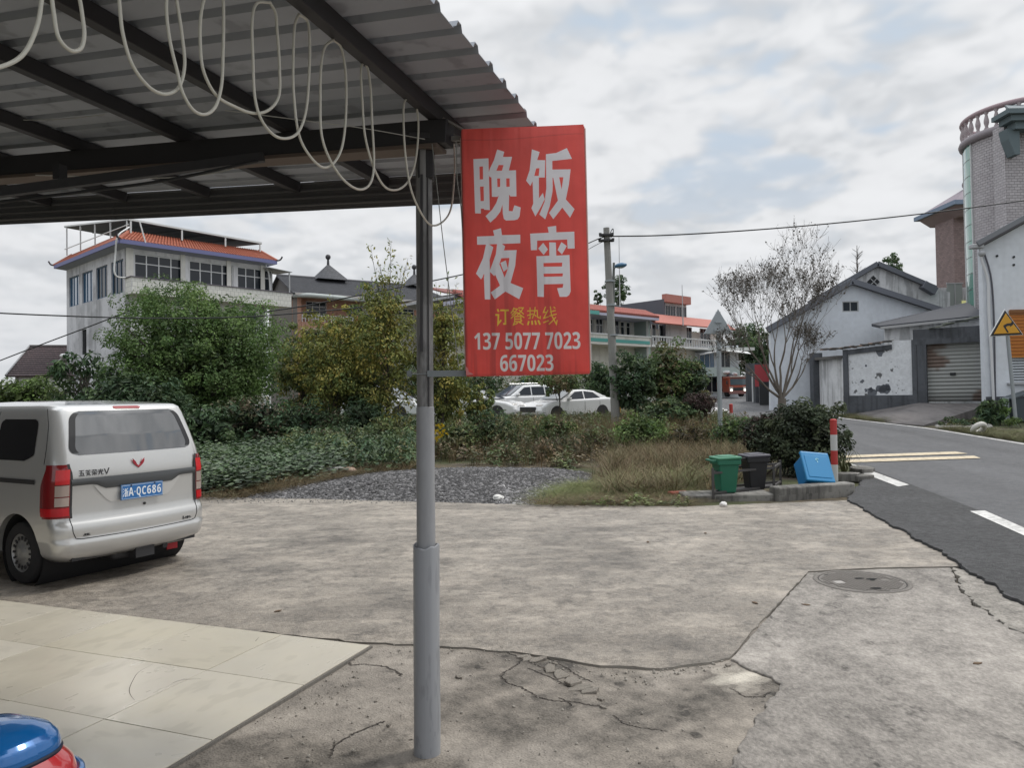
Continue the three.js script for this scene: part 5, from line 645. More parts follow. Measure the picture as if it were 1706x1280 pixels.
// ---------------------------------------------------------------- white house at the right border
{
  const D = 30.6, a = P(1641, 640, D), h = thing('corner_house', 'pale white house wall with gable edge and drain pipe at the right border', 'house', [a.x, 0, a.z], -0.05); h.updateMatrixWorld(true);
  const y = (px, py) => P(px, py, D).y, W = 10, t0 = y(1641, 404), ap = t0 + 2.6, yb = y(1650, 700) - 0.4, X2 = P(1706, 640, D).x - a.x, lv = [X2 - 0.62, y(1700, 640), 3.2, y(1700, 522) - y(1700, 640)];
  part(h, 'gable_wall', wallGeo(0, 0, [[lv[0], y(1700, 638), 3.2, y(1700, 597) - y(1700, 638)]], 0.3, [[0, yb], [W, yb], [W, t0], [W / 2, ap], [0, t0]]), plaster.clean); part(h, 'side_wall', worldUV(bar([0.3, (t0 + yb) / 2, -0.35], [5.6, (t0 + yb) / 2, -8], 0.3, t0 - yb)), plaster.clean); part(h, 'plinth', worldUV(box(W, 1.3, 0.06, W / 2, y(1660, 661) - 0.65, 0.032)), plaster.dark);
  part(h, 'roof', [quadGeo(V3(-0.35, t0 - 0.12, 0.3), V3(W / 2, ap + 0.12, 0.3), V3(W / 2 + 5.8, ap + 0.12, -8.5), V3(-0.35 + 5.8, t0 - 0.12, -8.5), 0.14), quadGeo(V3(W / 2, ap + 0.12, 0.3), V3(W + 0.3, t0 - 0.12, 0.3), V3(W + 6.1, t0 - 0.12, -8.5), V3(W / 2 + 5.8, ap + 0.12, -8.5), 0.14)], mat(0.12, 0.12, 0.13, 0.85)); part(h, 'verge', bar([-0.35, t0 - 0.1, 0.32], [W / 2, ap + 0.14, 0.32], 0.08, 0.2), mat(0.2, 0.21, 0.23, 0.85));
  part(h, 'gutter_corner', [rbox(0.5, 0.18, 0.3, 0.04, -0.3, t0 - 0.2, 0.15), new THREE.SphereGeometry(0.14, 8, 6).translate(-0.12, t0 - 0.5, 0.2)], mat(0.4, 0.41, 0.43, 0.6)); part(h, 'drain_pipe', tube([[-0.15, t0 - 0.25, 0.15], [-0.12, t0 - 0.7, 0.16], [0.14, t0 - 1.6, 0.12], [0.16, t0 - 3, 0.1], [0.22, yb + 3, 0.1], [0.26, yb + 0.6, 0.1]], 0.055, 40, 8), mat(0.62, 0.63, 0.65, 0.5)); part(h, 'waste_pipe', tube([[0.02, t0 - 0.4, 0.1], [0.3, t0 - 1.5, 0.08], [0.34, yb + 0.8, 0.08]], 0.035, 20, 6), mat(0.1, 0.1, 0.12, 0.7));
  const bw = lv[2], or = part(h, 'orange_board', box(bw, y(1700, 517) - y(1700, 596), 0.05, lv[0] + bw / 2, (y(1700, 517) + y(1700, 596)) / 2, 0.06), mat(0.5, 0.19, 0.035, 0.7), 'orange slatted board beside the road sign'); const sl = [], Hh = y(1700, 517) - y(1700, 596); for (let i = 1; i < 14; i++) part(or, 'slat', box(bw, 0.05, 0.03, lv[0] + bw / 2, y(1700, 596) + (Hh * i) / 14, 0.095), mat(0.36, 0.12, 0.025, 0.75)); part(or, 'dark_header', box(bw, 0.22, 0.02, lv[0] + bw / 2, y(1700, 519) - 0.05, 0.1), mat(0.22, 0.1, 0.04, 0.8));
  for (let i = 0; i < 9; i++) { const hh = (y(1700, 597) - y(1700, 638)) / 9, m = part(h, 'louvre', box(bw, hh * 0.8, 0.03, 0, 0, 0), mat(0.42, 0.45, 0.48, 0.6)); m.position.set(lv[0] + bw / 2, y(1700, 638) + hh * (i + 0.5), -0.02); m.rotation.x = -0.6; } part(h, 'louvre_sill', box(bw + 0.3, 0.07, 0.16, lv[0] + bw / 2, y(1700, 639), 0.06), dull); part(h, 'louvre_back', box(bw, y(1700, 597) - y(1700, 638), 0.03, lv[0] + bw / 2, (y(1700, 597) + y(1700, 638)) / 2, -0.2), darkIn);
  for (const [px, py] of [[1659, 427], [1686, 429], [1686, 442]]) { const p = P(px, py, D); part(h, 'wall_hole', cyl(0.05, 0.05, 0.03, 8).rotateX(Math.PI / 2).translate(p.x - a.x, p.y, 0.01), darkIn); }
  const bx0 = P(1671, 680, 29.6), bx1 = P(1720, 680, 29.6), b = thing('dark_kiosk', 'low dark steel box with a concrete post in front of the white house', 'box', [bx0.x, hgt(0, -29.6), -29.6]), bh = P(1690, 664, 29.6).y - hgt(0, -29.6); part(b, 'box', rbox(bx1.x - bx0.x, bh, 0.7, 0.03, (bx1.x - bx0.x) / 2 + 0.3, bh / 2, -0.2), mat(0.05, 0.065, 0.075, 0.7)); part(b, 'post', rbox(0.22, bh + 0.05, 0.25, 0.02, 0.05, bh / 2, 0), mat(0.24, 0.27, 0.28, 0.9)); part(b, 'lid', quadGeo(V3(0.2, bh, 0.2), V3(2.2, bh + 0.6, 0.2), V3(2.2, bh + 0.6, -0.6), V3(0.2, bh, -0.6), 0.05), mat(0.07, 0.085, 0.095, 0.7));
}

// ---------------------------------------------------------------- tiled round tower, and the brown one behind
{
  const D = 46, R = 3.15, c = P(1714, 640, D), h = thing('round_tower', 'pale tiled round tower with balustrade and green glass strip', 'tower', [c.x, 0, c.z]); h.updateMatrixWorld(true); const y = (py) => P(1617, py, D).y, yt = y(233), gap = y(222) - yt;
  const tile = brickTex(8, 16, [0.40, 0.375, 0.39], [0.48, 0.455, 0.47], [0.22, 0.20, 0.215], 0.12, 81), g = new THREE.CylinderGeometry(R, R, yt + 3, 64, 1).translate(0, (yt - 3) / 2 + 0.0, 0), q = g.attributes.uv, p = g.attributes.position; for (let i = 0; i < q.count; i++) q.setXY(i, q.getX(i) * 2 * Math.PI * R, p.getY(i));
  const tm = mat(1, 1, 1, 0.45, { map: rep(tile, 1 / 2.6), bumpMap: rep(grayTex(512, 512, (u, v) => { const yy = v * 16, j = Math.floor(yy), xx = u * 8 + (j % 2) * 0.5; return (xx - Math.floor(xx) < 0.06 || yy - j < 0.12) ? 0.1 : 0.9; }), 1 / 2.6), bumpScale: 0.02 }); part(h, 'tiled_wall', g, tm);
  const fx = P(1684, 640, 42.6).x - c.x, f = box(9, yt + 3, 1, fx + 4.5, (yt - 3) / 2 - 0.3, 2.9); part(h, 'flat_bay', worldUV(f), tm);
  part(h, 'lower_ring', new THREE.TorusGeometry(R + 0.05, 0.26, 10, 64).rotateX(Math.PI / 2).translate(0, yt, 0), mat(0.30, 0.27, 0.29, 0.7)); part(h, 'ring_floor', cyl(R + 0.15, R + 0.15, 0.3, 48, 0, yt - 0.1, 0), mat(0.3, 0.27, 0.29, 0.8)); part(h, 'hand_rail', new THREE.TorusGeometry(R + 0.05, 0.17, 10, 64).rotateX(Math.PI / 2).translate(0, yt + 1.42, 0), mat(0.36, 0.27, 0.29, 0.7));
  const bal = new THREE.LatheGeometry([[0.13, 0], [0.14, 0.1], [0.08, 0.2], [0.15, 0.45], [0.15, 0.6], [0.07, 0.95], [0.13, 1.05], [0.13, 1.15]].map((v) => new THREE.Vector2(v[0], v[1])), 10), bm = mat(0.38, 0.33, 0.34, 0.7); for (let i = 0; i < 34; i++) { const a = (i / 34) * 2 * Math.PI, m = part(h, 'baluster', bal, bm); m.position.set(Math.cos(a) * (R + 0.05), yt + 0.18, Math.sin(a) * (R + 0.05)); }
  // green glass strip down the left flank
  for (let i = 0; i < 12; i++) { const gh = (yt - y(560)) / 12, m = part(h, 'green_pane', grid(4, 1, (s, t) => { const a = Math.PI + 0.06 + s * 0.5; return V3(Math.cos(a) * (R + 0.035), t * (gh - 0.04), Math.sin(a) * (R + 0.035)); }), phys(0.10, 0.30, 0.235, 0.12, { clearcoat: 1, side: THREE.DoubleSide })); m.position.y = yt - (i + 1) * gh - 0.1; }
  for (const a of [Math.PI + 0.04, Math.PI + 0.6]) part(h, 'strip_frame', box(0.08, yt - y(560) + 0.2, 0.08, Math.cos(a) * (R + 0.04), (yt + y(560)) / 2, Math.sin(a) * (R + 0.04)), mat(0.6, 0.62, 0.62, 0.6));
  // dark cornice over the flat bay
  const yy = (px, py, d) => P(px, py, d).y, c0 = yy(1690, 216, 41.8), c1 = yy(1690, 186, 41.8), cx0 = P(1662, 640, 41.6).x - c.x + 0.95, cz = -41.6 + D; part(h, 'cornice', [box(9.6, (c1 - c0) * 0.4, 0.7, cx0 + 5.3, c0 + (c1 - c0) * 0.2, cz - 0.4), box(10, (c1 - c0) * 0.32, 1.1, cx0 + 5.15, c0 + (c1 - c0) * 0.56, cz - 0.4), box(10.3, (c1 - c0) * 0.26, 1.5, cx0 + 5.0, c0 + (c1 - c0) * 0.86, cz - 0.4)], mat(0.13, 0.17, 0.185, 0.8)); part(h, 'bracket', extr([[0, 0], [0.75, 0], [0.75, -1.5], [0.45, -1.5], [0.12, -0.6]], 0.7).translate(cx0 + 0.15, c0 + 0.1, cz - 1.0), mat(0.13, 0.17, 0.185, 0.8)); part(h, 'tiled_eave', quadGeo(V3(cx0 - 0.1, c1, cz + 0.3), V3(cx0 + 10, c1, cz + 0.3), V3(cx0 + 10, c1 + 1.3, cz - 2.5), V3(cx0 + 1.6, c1 + 1.3, cz - 2.5), 0.12), mat(0.17, 0.2, 0.215, 0.8));
}
{
  const D = 60, a = P(1595, 640, D), h = thing('brown_tower', 'narrow brown tiled tower with a flared cap behind the pale round one', 'tower', [a.x, 0, a.z]), y = (py) => P(1600, py, D).y, w = 4.2, tm = mat(1, 1, 1, 0.7, { map: rep(brickTex(8, 16, [0.20, 0.15, 0.145], [0.27, 0.20, 0.195], [0.15, 0.11, 0.10], 0.1, 91), 1 / 2.4) });
  part(h, 'tiled_wall', worldUV(box(w, y(362) + 3, 2.6, w / 2, (y(362) - 3) / 2, -1.3)), tm); const f = new THREE.CylinderGeometry(1, 0.72, 1, 4, 1).rotateY(Math.PI / 4); part(h, 'flared_cap', f.clone().scale(w * 0.97, 1.0, w * 0.97).translate(w / 2, y(354), -1.3), mat(0.30, 0.24, 0.25, 0.8)); part(h, 'cap_edge', box(w * 1.42, 0.35, w * 1.42, w / 2, y(345), -1.3), mat(0.2, 0.26, 0.35, 0.7)); part(h, 'cap_roof', new THREE.ConeGeometry(w * 0.95, 1.9, 4, 1).rotateY(Math.PI / 4).translate(w / 2, y(345) + 1.1, -1.3), mat(0.2, 0.17, 0.2, 0.8)); part(h, 'cap_finial', new THREE.SphereGeometry(0.45, 10, 8).translate(w / 2, y(345) + 2.2, -1.3), mat(0.2, 0.17, 0.2, 0.8));
}
// ================================================================ VEHICLES
const rubber = mat(0.022, 0.022, 0.024, 0.85), chrome = mat(0.55, 0.55, 0.56, 0.25, { metalness: 0.9 }), blackPlastic = mat(0.03, 0.03, 0.033, 0.55), lampRed = phys(0.42, 0.012, 0.016, 0.15, { clearcoat: 1 }), lampClear = phys(0.6, 0.56, 0.52, 0.15, { clearcoat: 1, metalness: 0.3 });
const table = (T) => (y) => { let i = 0; while (i < T.length - 2 && T[i + 1][0] < y) i++; const a = T[i], b = T[i + 1]; return lerp(a[1], b[1], clamp((y - a[0]) / (b[0] - a[0]))); };
function wheel(parent, x, y, z, r, w, side, rimMat, slots) {        // side -1: outer face towards -z
  const t = part(parent, 'wheel', new THREE.LatheGeometry([[r * 0.62, -w / 2], [r * 0.9, -w / 2], [r * 0.985, -w * 0.38], [r, -w * 0.2], [r, w * 0.2], [r * 0.985, w * 0.38], [r * 0.9, w / 2], [r * 0.62, w / 2], [r * 0.6, 0], [r * 0.62, -w / 2]].map((p) => new THREE.Vector2(p[0], p[1])), 40).rotateX(Math.PI / 2), rubber); t.position.set(x, y, z);
  const rim = part(t, 'rim', new THREE.LatheGeometry([[0.001, 0.02], [r * 0.14, 0.03], [r * 0.2, 0.012], [r * 0.36, -0.005], [r * 0.46, 0.0], [r * 0.55, -0.03], [r * 0.6, 0.005], [r * 0.645, 0.008], [r * 0.645, -0.05]].map((p) => new THREE.Vector2(p[0], p[1])), 40).rotateX(Math.PI / 2), rimMat); rim.position.z = side * w * 0.40; if (side < 0) rim.rotation.y = Math.PI;
  if (slots) { const g = []; for (let i = 0; i < slots; i++) { const a = (i / slots) * 6.2832; g.push(rbox(r * 0.075, r * 0.13, 0.012, 0.005).translate(0, r * 0.475, 0).rotateZ(a)); } const s = part(t, 'rim_slot', g, blackPlastic); tag(s, null, null, null, 'stuff'); s.position.z = side * (w * 0.40 + 0.003); const nuts = []; for (let i = 0; i < 5; i++) { const a = (i / 5) * 6.2832; nuts.push(cyl(0.009, 0.009, 0.012, 6).rotateX(Math.PI / 2).translate(Math.cos(a) * r * 0.25, Math.sin(a) * r * 0.25, side * (w * 0.40 + 0.006))); } tag(part(t, 'wheel_nut', nuts, chrome), null, null, null, 'stuff'); }
  return t;
}
// ---------------------------------------------------------------- silver van
{
  const pL = G(58, 968), pR = G(262, 926), mid = pL.clone().add(pR).multiplyScalar(0.5), Rd = V3(0.49, 0, -0.872).normalize(), F = V3(Rd.z, 0, -Rd.x), ax = 0.74;
  const van = thing('parked_van', 'silver minivan with red wing badge and blue number plate parked on the concrete', 'van'); van.position.copy(mid).addScaledVector(F, -ax).setY(0); van.rotation.y = Math.atan2(-F.z, F.x); van.updateMatrixWorld(true);
  const paint = phys(0.60, 0.60, 0.59, 0.30, { metalness: 0.55, clearcoat: 1, clearcoatRoughness: 0.04 });
  const hw = table([[0.24, 0.70], [0.30, 0.775], [0.45, 0.80], [0.7, 0.805], [1.0, 0.80], [1.2, 0.78], [1.6, 0.71], [1.66, 0.69], [1.69, 0.66]]), xr = table([[0.24, 0.10], [0.29, 0.035], [0.36, 0.004], [0.43, 0.0], [0.445, 0.018], [0.52, 0.012], [0.575, 0.018], [0.63, 0.05], [0.75, 0.058], [0.95, 0.052], [1.0, 0.05], [1.1, 0.058], [1.22, 0.085], [1.4, 0.15], [1.6, 0.235], [1.66, 0.265], [1.69, 0.31]]), xf = table([[0.24, 3.9], [0.4, 4.02], [0.8, 4.02], [0.95, 3.88], [1.05, 3.6], [1.22, 3.35], [1.66, 2.62], [1.69, 2.55]]), rc = 0.15;
  const surf = (y, s, off = 0) => { const h = hw(y), a = h - rc, q = Math.abs(s), sg = s >= 0 ? -1 : 1, bow = (z) => 0.085 * (z / 0.8) ** 2, xb = xr(y); let x, z, nx, nz; if (q < a) { z = q; x = xb + bow(z); nx = -1; nz = 0.17 * z / 0.8; } else if (q < a + rc * 1.5708) { const th = (q - a) / rc; z = a + rc * Math.sin(th); x = xb + bow(a) + rc * (1 - Math.cos(th)); nx = -Math.cos(th); nz = Math.sin(th); } else { z = h; x = xb + bow(a) + rc + (q - a - rc * 1.5708); nx = 0; nz = 1; } const l = Math.hypot(nx, nz); return V3(x + (nx / l) * off, y, sg * (z + (nz / l) * off)); };
  const sX = (y, x) => { const a = hw(y) - rc; return a + rc * 1.5708 + (x - xr(y) - 0.085 * (a / 0.8) ** 2 - rc); };
  // shell
  const ys = [0.24, 0.265, 0.29, 0.32, 0.36, 0.40, 0.43, 0.445, 0.48, 0.52, 0.55, 0.575, 0.60, 0.63, 0.68, 0.75, 0.85, 0.95, 1.0, 1.05, 1.1, 1.16, 1.22, 1.3, 1.4, 1.5, 1.6, 1.64, 1.66, 1.675, 1.69], pos = [], idx = [], half = [];
  const cols = (y) => { const a = hw(y) - rc, c1 = a + rc * 1.5708, c2 = sX(y, xf(y)), o = []; for (let i = 0; i < 9; i++) o.push((a * i) / 9); for (let i = 0; i < 8; i++) o.push(a + ((c1 - a) * i) / 8); for (let i = 0; i <= 22; i++) o.push(c1 + ((c2 - c1) * i) / 22); return o; };
  const NC = 40, ring = (y) => { const s = cols(y), L = s.map((q) => surf(y, q)), Rr = s.map((q) => surf(y, -q)).reverse(); Rr.pop(); return [...L, ...Rr]; };
  const rows = ys.map(ring), NR = rows[0].length, topC = V3(1.45, 1.745, 0), last = rows[rows.length - 1];
  for (let k = 1; k <= 6; k++) { const f = [0.97, 0.92, 0.8, 0.6, 0.35, 0.12][k - 1]; rows.push(last.map((p) => V3(lerp(topC.x, p.x, f), 1.69 + 0.055 * (1 - f ** 2.2), p.z * f))); }
  rows.forEach((r) => r.forEach((p) => pos.push(p.x, p.y, p.z)));
  for (let j = 0; j < rows.length - 1; j++) for (let i = 0; i < NR; i++) { const a = j * NR + i, b = j * NR + ((i + 1) % NR), c = a + NR, d = b + NR; idx.push(a, d, b, a, c, d); }
  const nT = pos.length / 3; pos.push(topC.x, 1.7455, 0, 1.9, 0.24, 0); const t0 = (rows.length - 1) * NR; for (let i = 0; i < NR; i++) { idx.push(t0 + i, nT, t0 + ((i + 1) % NR)); idx.push(i, (i + 1) % NR, nT + 1); }
  let g = new THREE.BufferGeometry(); g.setAttribute('position', new THREE.Float32BufferAttribute(pos, 3)); g.setAttribute('uv', new THREE.Float32BufferAttribute(new Float32Array((pos.length / 3) * 2), 2)); g.setIndex(idx); g.computeVertexNormals();
  const ev = new Evaluator(); let br = new Brush(g); br.updateMatrixWorld(); for (const x of [ax, ax + 2.62]) { const c = new Brush(new THREE.CylinderGeometry(0.365, 0.365, 2.4, 48).rotateX(Math.PI / 2).translate(x, 0.31, 0)); c.updateMatrixWorld(); br = ev.evaluate(br, c, SUBTRACTION); br.updateMatrixWorld(); }
  const gb = br.geometry; part(van, 'body', gb.index ? gb.toNonIndexed() : gb, paint);
  part(van, 'underbody', [box(3.2, 0.3, 1.1, 1.95, 0.42, 0), box(0.5, 0.16, 1.3, 0.35, 0.33, 0), rod([ax, 0.3, -0.7], [ax, 0.3, 0.7], 0.05, 0.05), new THREE.SphereGeometry(0.13, 12, 8).translate(ax, 0.3, 0.05), rbox(0.45, 0.16, 0.24, 0.05, 0.4, 0.24, -0.1), rod([0.1, 0.23, 0.3], [0.6, 0.27, 0.32], 0.03, 0.03), box(0.12, 0.1, 0.2, 0.12, 0.22, 0.05)], blackPlastic);
  for (const x of [ax, ax + 2.62]) part(van, 'wheel_well', new THREE.CylinderGeometry(0.363, 0.363, 1.5, 40, 1, true).rotateX(Math.PI / 2).translate(x, 0.31, 0), mat(0.015, 0.015, 0.016, 0.95, { side: THREE.DoubleSide }));
  const patch = (y0, y1, l, r, off, nu = 16, nv = 10) => grid(nu, nv, (s, t) => { const y = lerp(y0, y1, t); return surf(y, lerp(l(y, t), r(y, t), s), off); });
  const round = (e0, e1, rad, h) => (t) => { const d0 = t * h, d1 = (1 - t) * h, f = (d) => (d < rad ? rad - Math.sqrt(Math.max(0, rad * rad - (rad - d) ** 2)) : 0); return f(d0) * e0 + f(d1) * e1; };
  const dbl = { side: THREE.DoubleSide };
  const tint = phys(0.012, 0.014, 0.017, 0.035, { clearcoat: 1, clearcoatRoughness: 0.02, specularIntensity: 1, metalness: 0.0, ior: 2.3, ...dbl }), sideGlass = phys(0.006, 0.006, 0.008, 0.06, { specularIntensity: 0.7, ...dbl });
  // rear glass with its black border
  const rd = round(1, 1, 0.09, 0.41), rw = (y, t) => lerp(0.655, 0.565, t) - rd(t);
  const glass = part(van, 'rear_window', patch(1.225, 1.635, (y, t) => rw(y, t), (y, t) => -rw(y, t), 0.004, 24, 28), tint); 
  for (const sg of [1, -1]) part(glass, 'black_border', patch(1.245, 1.615, (y, t) => sg * (rw(y, (y - 1.225) / 0.41) + 0.001), (y, t) => sg * (rw(y, (y - 1.225) / 0.41) - 0.055), 0.0052, 4, 20), mat(0.012, 0.012, 0.014, 0.35, dbl));
  part(van, 'stop_lamp', patch(1.652, 1.678, (y, t) => 0.15 - 0.02 * Math.abs(2 * t - 1), (y, t) => -0.15 + 0.02 * Math.abs(2 * t - 1), 0.006, 8, 4), mat(0.30, 0.03, 0.035, 0.35, dbl));
  part(van, 'dark_strip', grid(30, 3, (a, t) => { const s = lerp(0.655, -0.655, a), lo = 0.945 - 0.05 * (1 - sstep(0.34, 0.46, Math.abs(s))), hi = 1.008; return surf(lerp(lo, hi, t), s, 0.012 + 0.01 * Math.sin(t * Math.PI)); }), mat(0.075, 0.08, 0.085, 0.4, dbl));
  part(van, 'plate_recess', grid(24, 6, (a, t) => { const y = lerp(0.76, 0.935, t), w = lerp(0.30, 0.46, t ** 0.8), s = lerp(w, -w, a); return surf(y, s, 0.004 + 0.004 * t); }), phys(0.62, 0.62, 0.61, 0.3, { metalness: 0.3, clearcoat: 0.6, ...dbl }));
  // number plate
  const pc = document.createElement('canvas'); pc.width = 704; pc.height = 224; { const c = pc.getContext('2d'); c.fillStyle = '#2f6fb0'; c.fillRect(0, 0, 704, 224); c.strokeStyle = '#d8e2ec'; c.lineWidth = 6; c.strokeRect(9, 9, 686, 206); c.fillStyle = '#eef2f5'; c.font = 'bold 168px sans-serif'; const put2 = (s, x, w) => { c.save(); c.translate(x, 176); const m = c.measureText(s).width; c.scale(w / m, 1.08); c.fillText(s, 0, 0); c.restore(); }; put2('A', 116, 84); put2('Q', 244, 84); put2('C', 336, 80); put2('6', 424, 78); put2('8', 512, 78); put2('6', 600, 78); c.beginPath(); c.arc(222, 116, 10, 0, 7); c.fill(); c.strokeStyle = '#eef2f5'; c.lineWidth = 11; const S = (...q) => q.forEach((p) => { c.beginPath(); p.forEach(([x, y], i) => (i ? c.lineTo(x, y) : c.moveTo(x, y))); c.stroke(); }); S([[30, 56], [44, 70]], [[26, 96], [40, 108]], [[26, 180], [44, 134]], [[50, 88], [76, 80]], [[64, 50], [64, 176], [54, 166]], [[48, 134], [78, 116]], [[108, 52], [84, 66], [84, 120], [76, 180]], [[84, 100], [114, 100]], [[101, 100], [101, 182]]); }
  const pt = new THREE.CanvasTexture(pc); pt.colorSpace = THREE.SRGBColorSpace; const pp = surf(0.835, 0, 0.028), plate = part(van, 'number_plate', rbox(0.012, 0.148, 0.448, 0.004), mat(0.06, 0.15, 0.3, 0.5)); plate.position.copy(pp); part(plate, 'plate_face', new THREE.PlaneGeometry(0.44, 0.14).rotateY(-Math.PI / 2).translate(-0.0075, 0, 0), mat(1, 1, 1, 0.45, { map: pt }));
  for (const z of [-0.12, 0.13]) part(plate, 'plate_screw', cyl(0.008, 0.008, 0.006, 8).rotateZ(Math.PI / 2).translate(-0.006, 0.062, z), blackPlastic);
  part(van, 'lock', cyl(0.014, 0.014, 0.006, 12).rotateZ(Math.PI / 2).translate(surf(0.70, -0.04).x - 0.003, 0.70, 0.04), blackPlastic);
  // winged badge and lettering as small raised pieces
  const wing = [[0.0, -0.012], [0.018, 0.004], [0.03, 0.03], [0.062, 0.062], [0.058, 0.04], [0.064, 0.044], [0.056, 0.022], [0.06, 0.024], [0.042, 0.0], [0.02, -0.018], [0, -0.034]], bp = surf(1.095, 0, 0.002), bd = part(van, 'badge', [1, -1].map((m) => { const q = extr(m > 0 ? wing : wing.map(([a, b]) => [-a, b]).reverse(), 0.006, 0.0015); return q.rotateY(-Math.PI / 2); }), phys(0.45, 0.03, 0.05, 0.2, { clearcoat: 1, metalness: 0.3 })); bd.position.copy(bp).add(V3(-0.001, 0, -0.02));
  const glyph = (list, s0, y0, size, m, name) => { const gs = []; list.forEach((ch, k) => ch.forEach(([x0, y1, x1, y2]) => { const a = surf(y0 + y1 * size, s0 - (k * 1.08 + x0) * size, 0.004), b = surf(y0 + y2 * size, s0 - (k * 1.08 + x1) * size, 0.004); gs.push(bar(a, b, 0.006, 0.006)); })); tag(part(van, name, gs, m), null, null, null, 'stuff'); };
  const WU = [[0.1, 0.95, 0.9, 0.95], [0.45, 0.95, 0.35, 0.08], [0.15, 0.52, 0.8, 0.52], [0.78, 0.52, 0.72, 0.08], [0.02, 0.05, 0.98, 0.05]], LING = [[0.05, 0.88, 0.95, 0.88], [0.3, 1, 0.3, 0.78], [0.7, 1, 0.7, 0.78], [0.1, 0.55, 0.9, 0.55], [0.5, 0.75, 0.5, 0.55], [0.3, 0.4, 0.75, 0.35], [0.75, 0.35, 0.2, 0], [0.35, 0.25, 0.9, 0]], RONG = [[0.05, 0.88, 0.95, 0.88], [0.3, 1, 0.3, 0.78], [0.7, 1, 0.7, 0.78], [0.08, 0.64, 0.92, 0.64], [0.08, 0.64, 0.08, 0.52], [0.92, 0.64, 0.92, 0.52], [0.5, 0.55, 0.5, 0], [0.1, 0.38, 0.9, 0.38], [0.45, 0.35, 0.1, 0.05], [0.55, 0.35, 0.9, 0.05]], GUANG = [[0.5, 1, 0.5, 0.55], [0.15, 0.9, 0.28, 0.65], [0.85, 0.9, 0.72, 0.65], [0.03, 0.55, 0.97, 0.55], [0.38, 0.55, 0.1, 0], [0.6, 0.55, 0.6, 0.05], [0.6, 0.05, 0.95, 0.05]], VV = [[0.1, 1, 0.45, 0], [0.9, 1.1, 0.45, 0]];
  glyph([WU, LING, RONG, GUANG, VV], 0.585, 1.03, 0.052, mat(0.10, 0.10, 0.105, 0.35, { metalness: 0.6 }), 'lettering'); glyph([[[0, 0.2, 2, 0.2], [0.3, 0.6, 1.8, 0.6], [0.5, 0.1, 0.5, 0.8], [1.3, 0.1, 1.3, 0.8]]], 0.57, 0.475, 0.03, blackPlastic, 'small_lettering'); glyph([[[0, 0, 0, 1], [0.4, 0.3, 3, 0.3], [0.8, 0.6, 2.6, 0.6], [1.6, 0, 1.6, 0.8]]], -0.47, 0.475, 0.035, blackPlastic, 'small_lettering');
  // lamps wrapping the corners
  for (const sg of [1, -1]) {
    const a = (y) => hw(y) - rc, ed = (y, t) => a(y) + 0.005 + 0.03 * sstep(0.75, 1, t), out = (y, t) => a(y) + rc * 1.5708 + 0.05 - 0.075 * sstep(0.55, 1, t) - 0.03 * sstep(0.12, 0, t);
    const L = part(van, 'tail_lamp', patch(0.655, 1.145, (y, t) => sg * out(y, t), (y, t) => sg * ed(y, t), 0.014, 14, 24), phys(0.20, 0.01, 0.012, 0.18, { clearcoat: 1, ...dbl })); const inr = (y) => a(y) + 0.02, mid2 = (y) => a(y) + 0.125;
    part(L, 'lamp_edge', patch(0.65, 1.15, (y, t) => sg * (ed(y, t) + 0.008), (y, t) => sg * (ed(y, t) - 0.012), 0.0145, 2, 24), blackPlastic);
    part(L, 'red_lens', patch(0.965, 1.10, (y) => sg * mid2(y), (y) => sg * inr(y), 0.0175, 6, 8), mat(0.62, 0.03, 0.035, 0.2, dbl)); part(L, 'clear_lens', patch(0.855, 0.955, (y) => sg * mid2(y), (y) => sg * inr(y), 0.0178, 6, 6), mat(0.52, 0.42, 0.38, 0.2, { metalness: 0.4, ...dbl })); part(L, 'clear_lens', patch(0.765, 0.845, (y) => sg * mid2(y), (y) => sg * inr(y), 0.0178, 6, 6), mat(0.56, 0.46, 0.42, 0.2, { metalness: 0.4, ...dbl })); part(L, 'red_lens', patch(0.675, 0.75, (y) => sg * (out(y, 0.5) - 0.01), (y) => sg * inr(y), 0.0172, 8, 4), mat(0.5, 0.014, 0.02, 0.2, dbl));
  }
  // seams
  const seam = (pts, w = 0.008) => { const q = []; for (let i = 0; i < pts.length - 1; i++) for (let k = 0; k < 8; k++) { const t = k / 8; q.push([lerp(pts[i][0], pts[i + 1][0], t), lerp(pts[i][1], pts[i + 1][1], t)]); } q.push(pts[pts.length - 1]); return tube(q.map(([s, y]) => surf(y, s, 0.0005)), w / 2, q.length * 2, 5); };
  const sm = [seam([[0.665, 0.66], [0.655, 0.52], [0.63, 0.462], [0.58, 0.452], [0, 0.448], [-0.58, 0.452], [-0.63, 0.462], [-0.655, 0.52], [-0.665, 0.66]]), seam([[sX(1.15, 0.3), 1.15], [sX(1.3, 0.30), 1.3], [sX(1.5, 0.34), 1.5], [sX(1.66, 0.42), 1.66]], 0.006), seam([[-sX(1.15, 0.3), 1.15], [-sX(1.66, 0.42), 1.66]], 0.006)]; for (const sg of [1, -1]) sm.push(seam([[sg * sX(0.4, 1.42), 0.4], [sg * sX(1.0, 1.38), 1.0], [sg * sX(1.64, 1.22), 1.64]], 0.007), seam([[sg * sX(0.4, 2.45), 0.4], [sg * sX(1.0, 2.42), 1.0], [sg * sX(1.64, 2.3), 1.64]], 0.007)); part(van, 'panel_seam', sm, mat(0.02, 0.02, 0.022, 0.8));
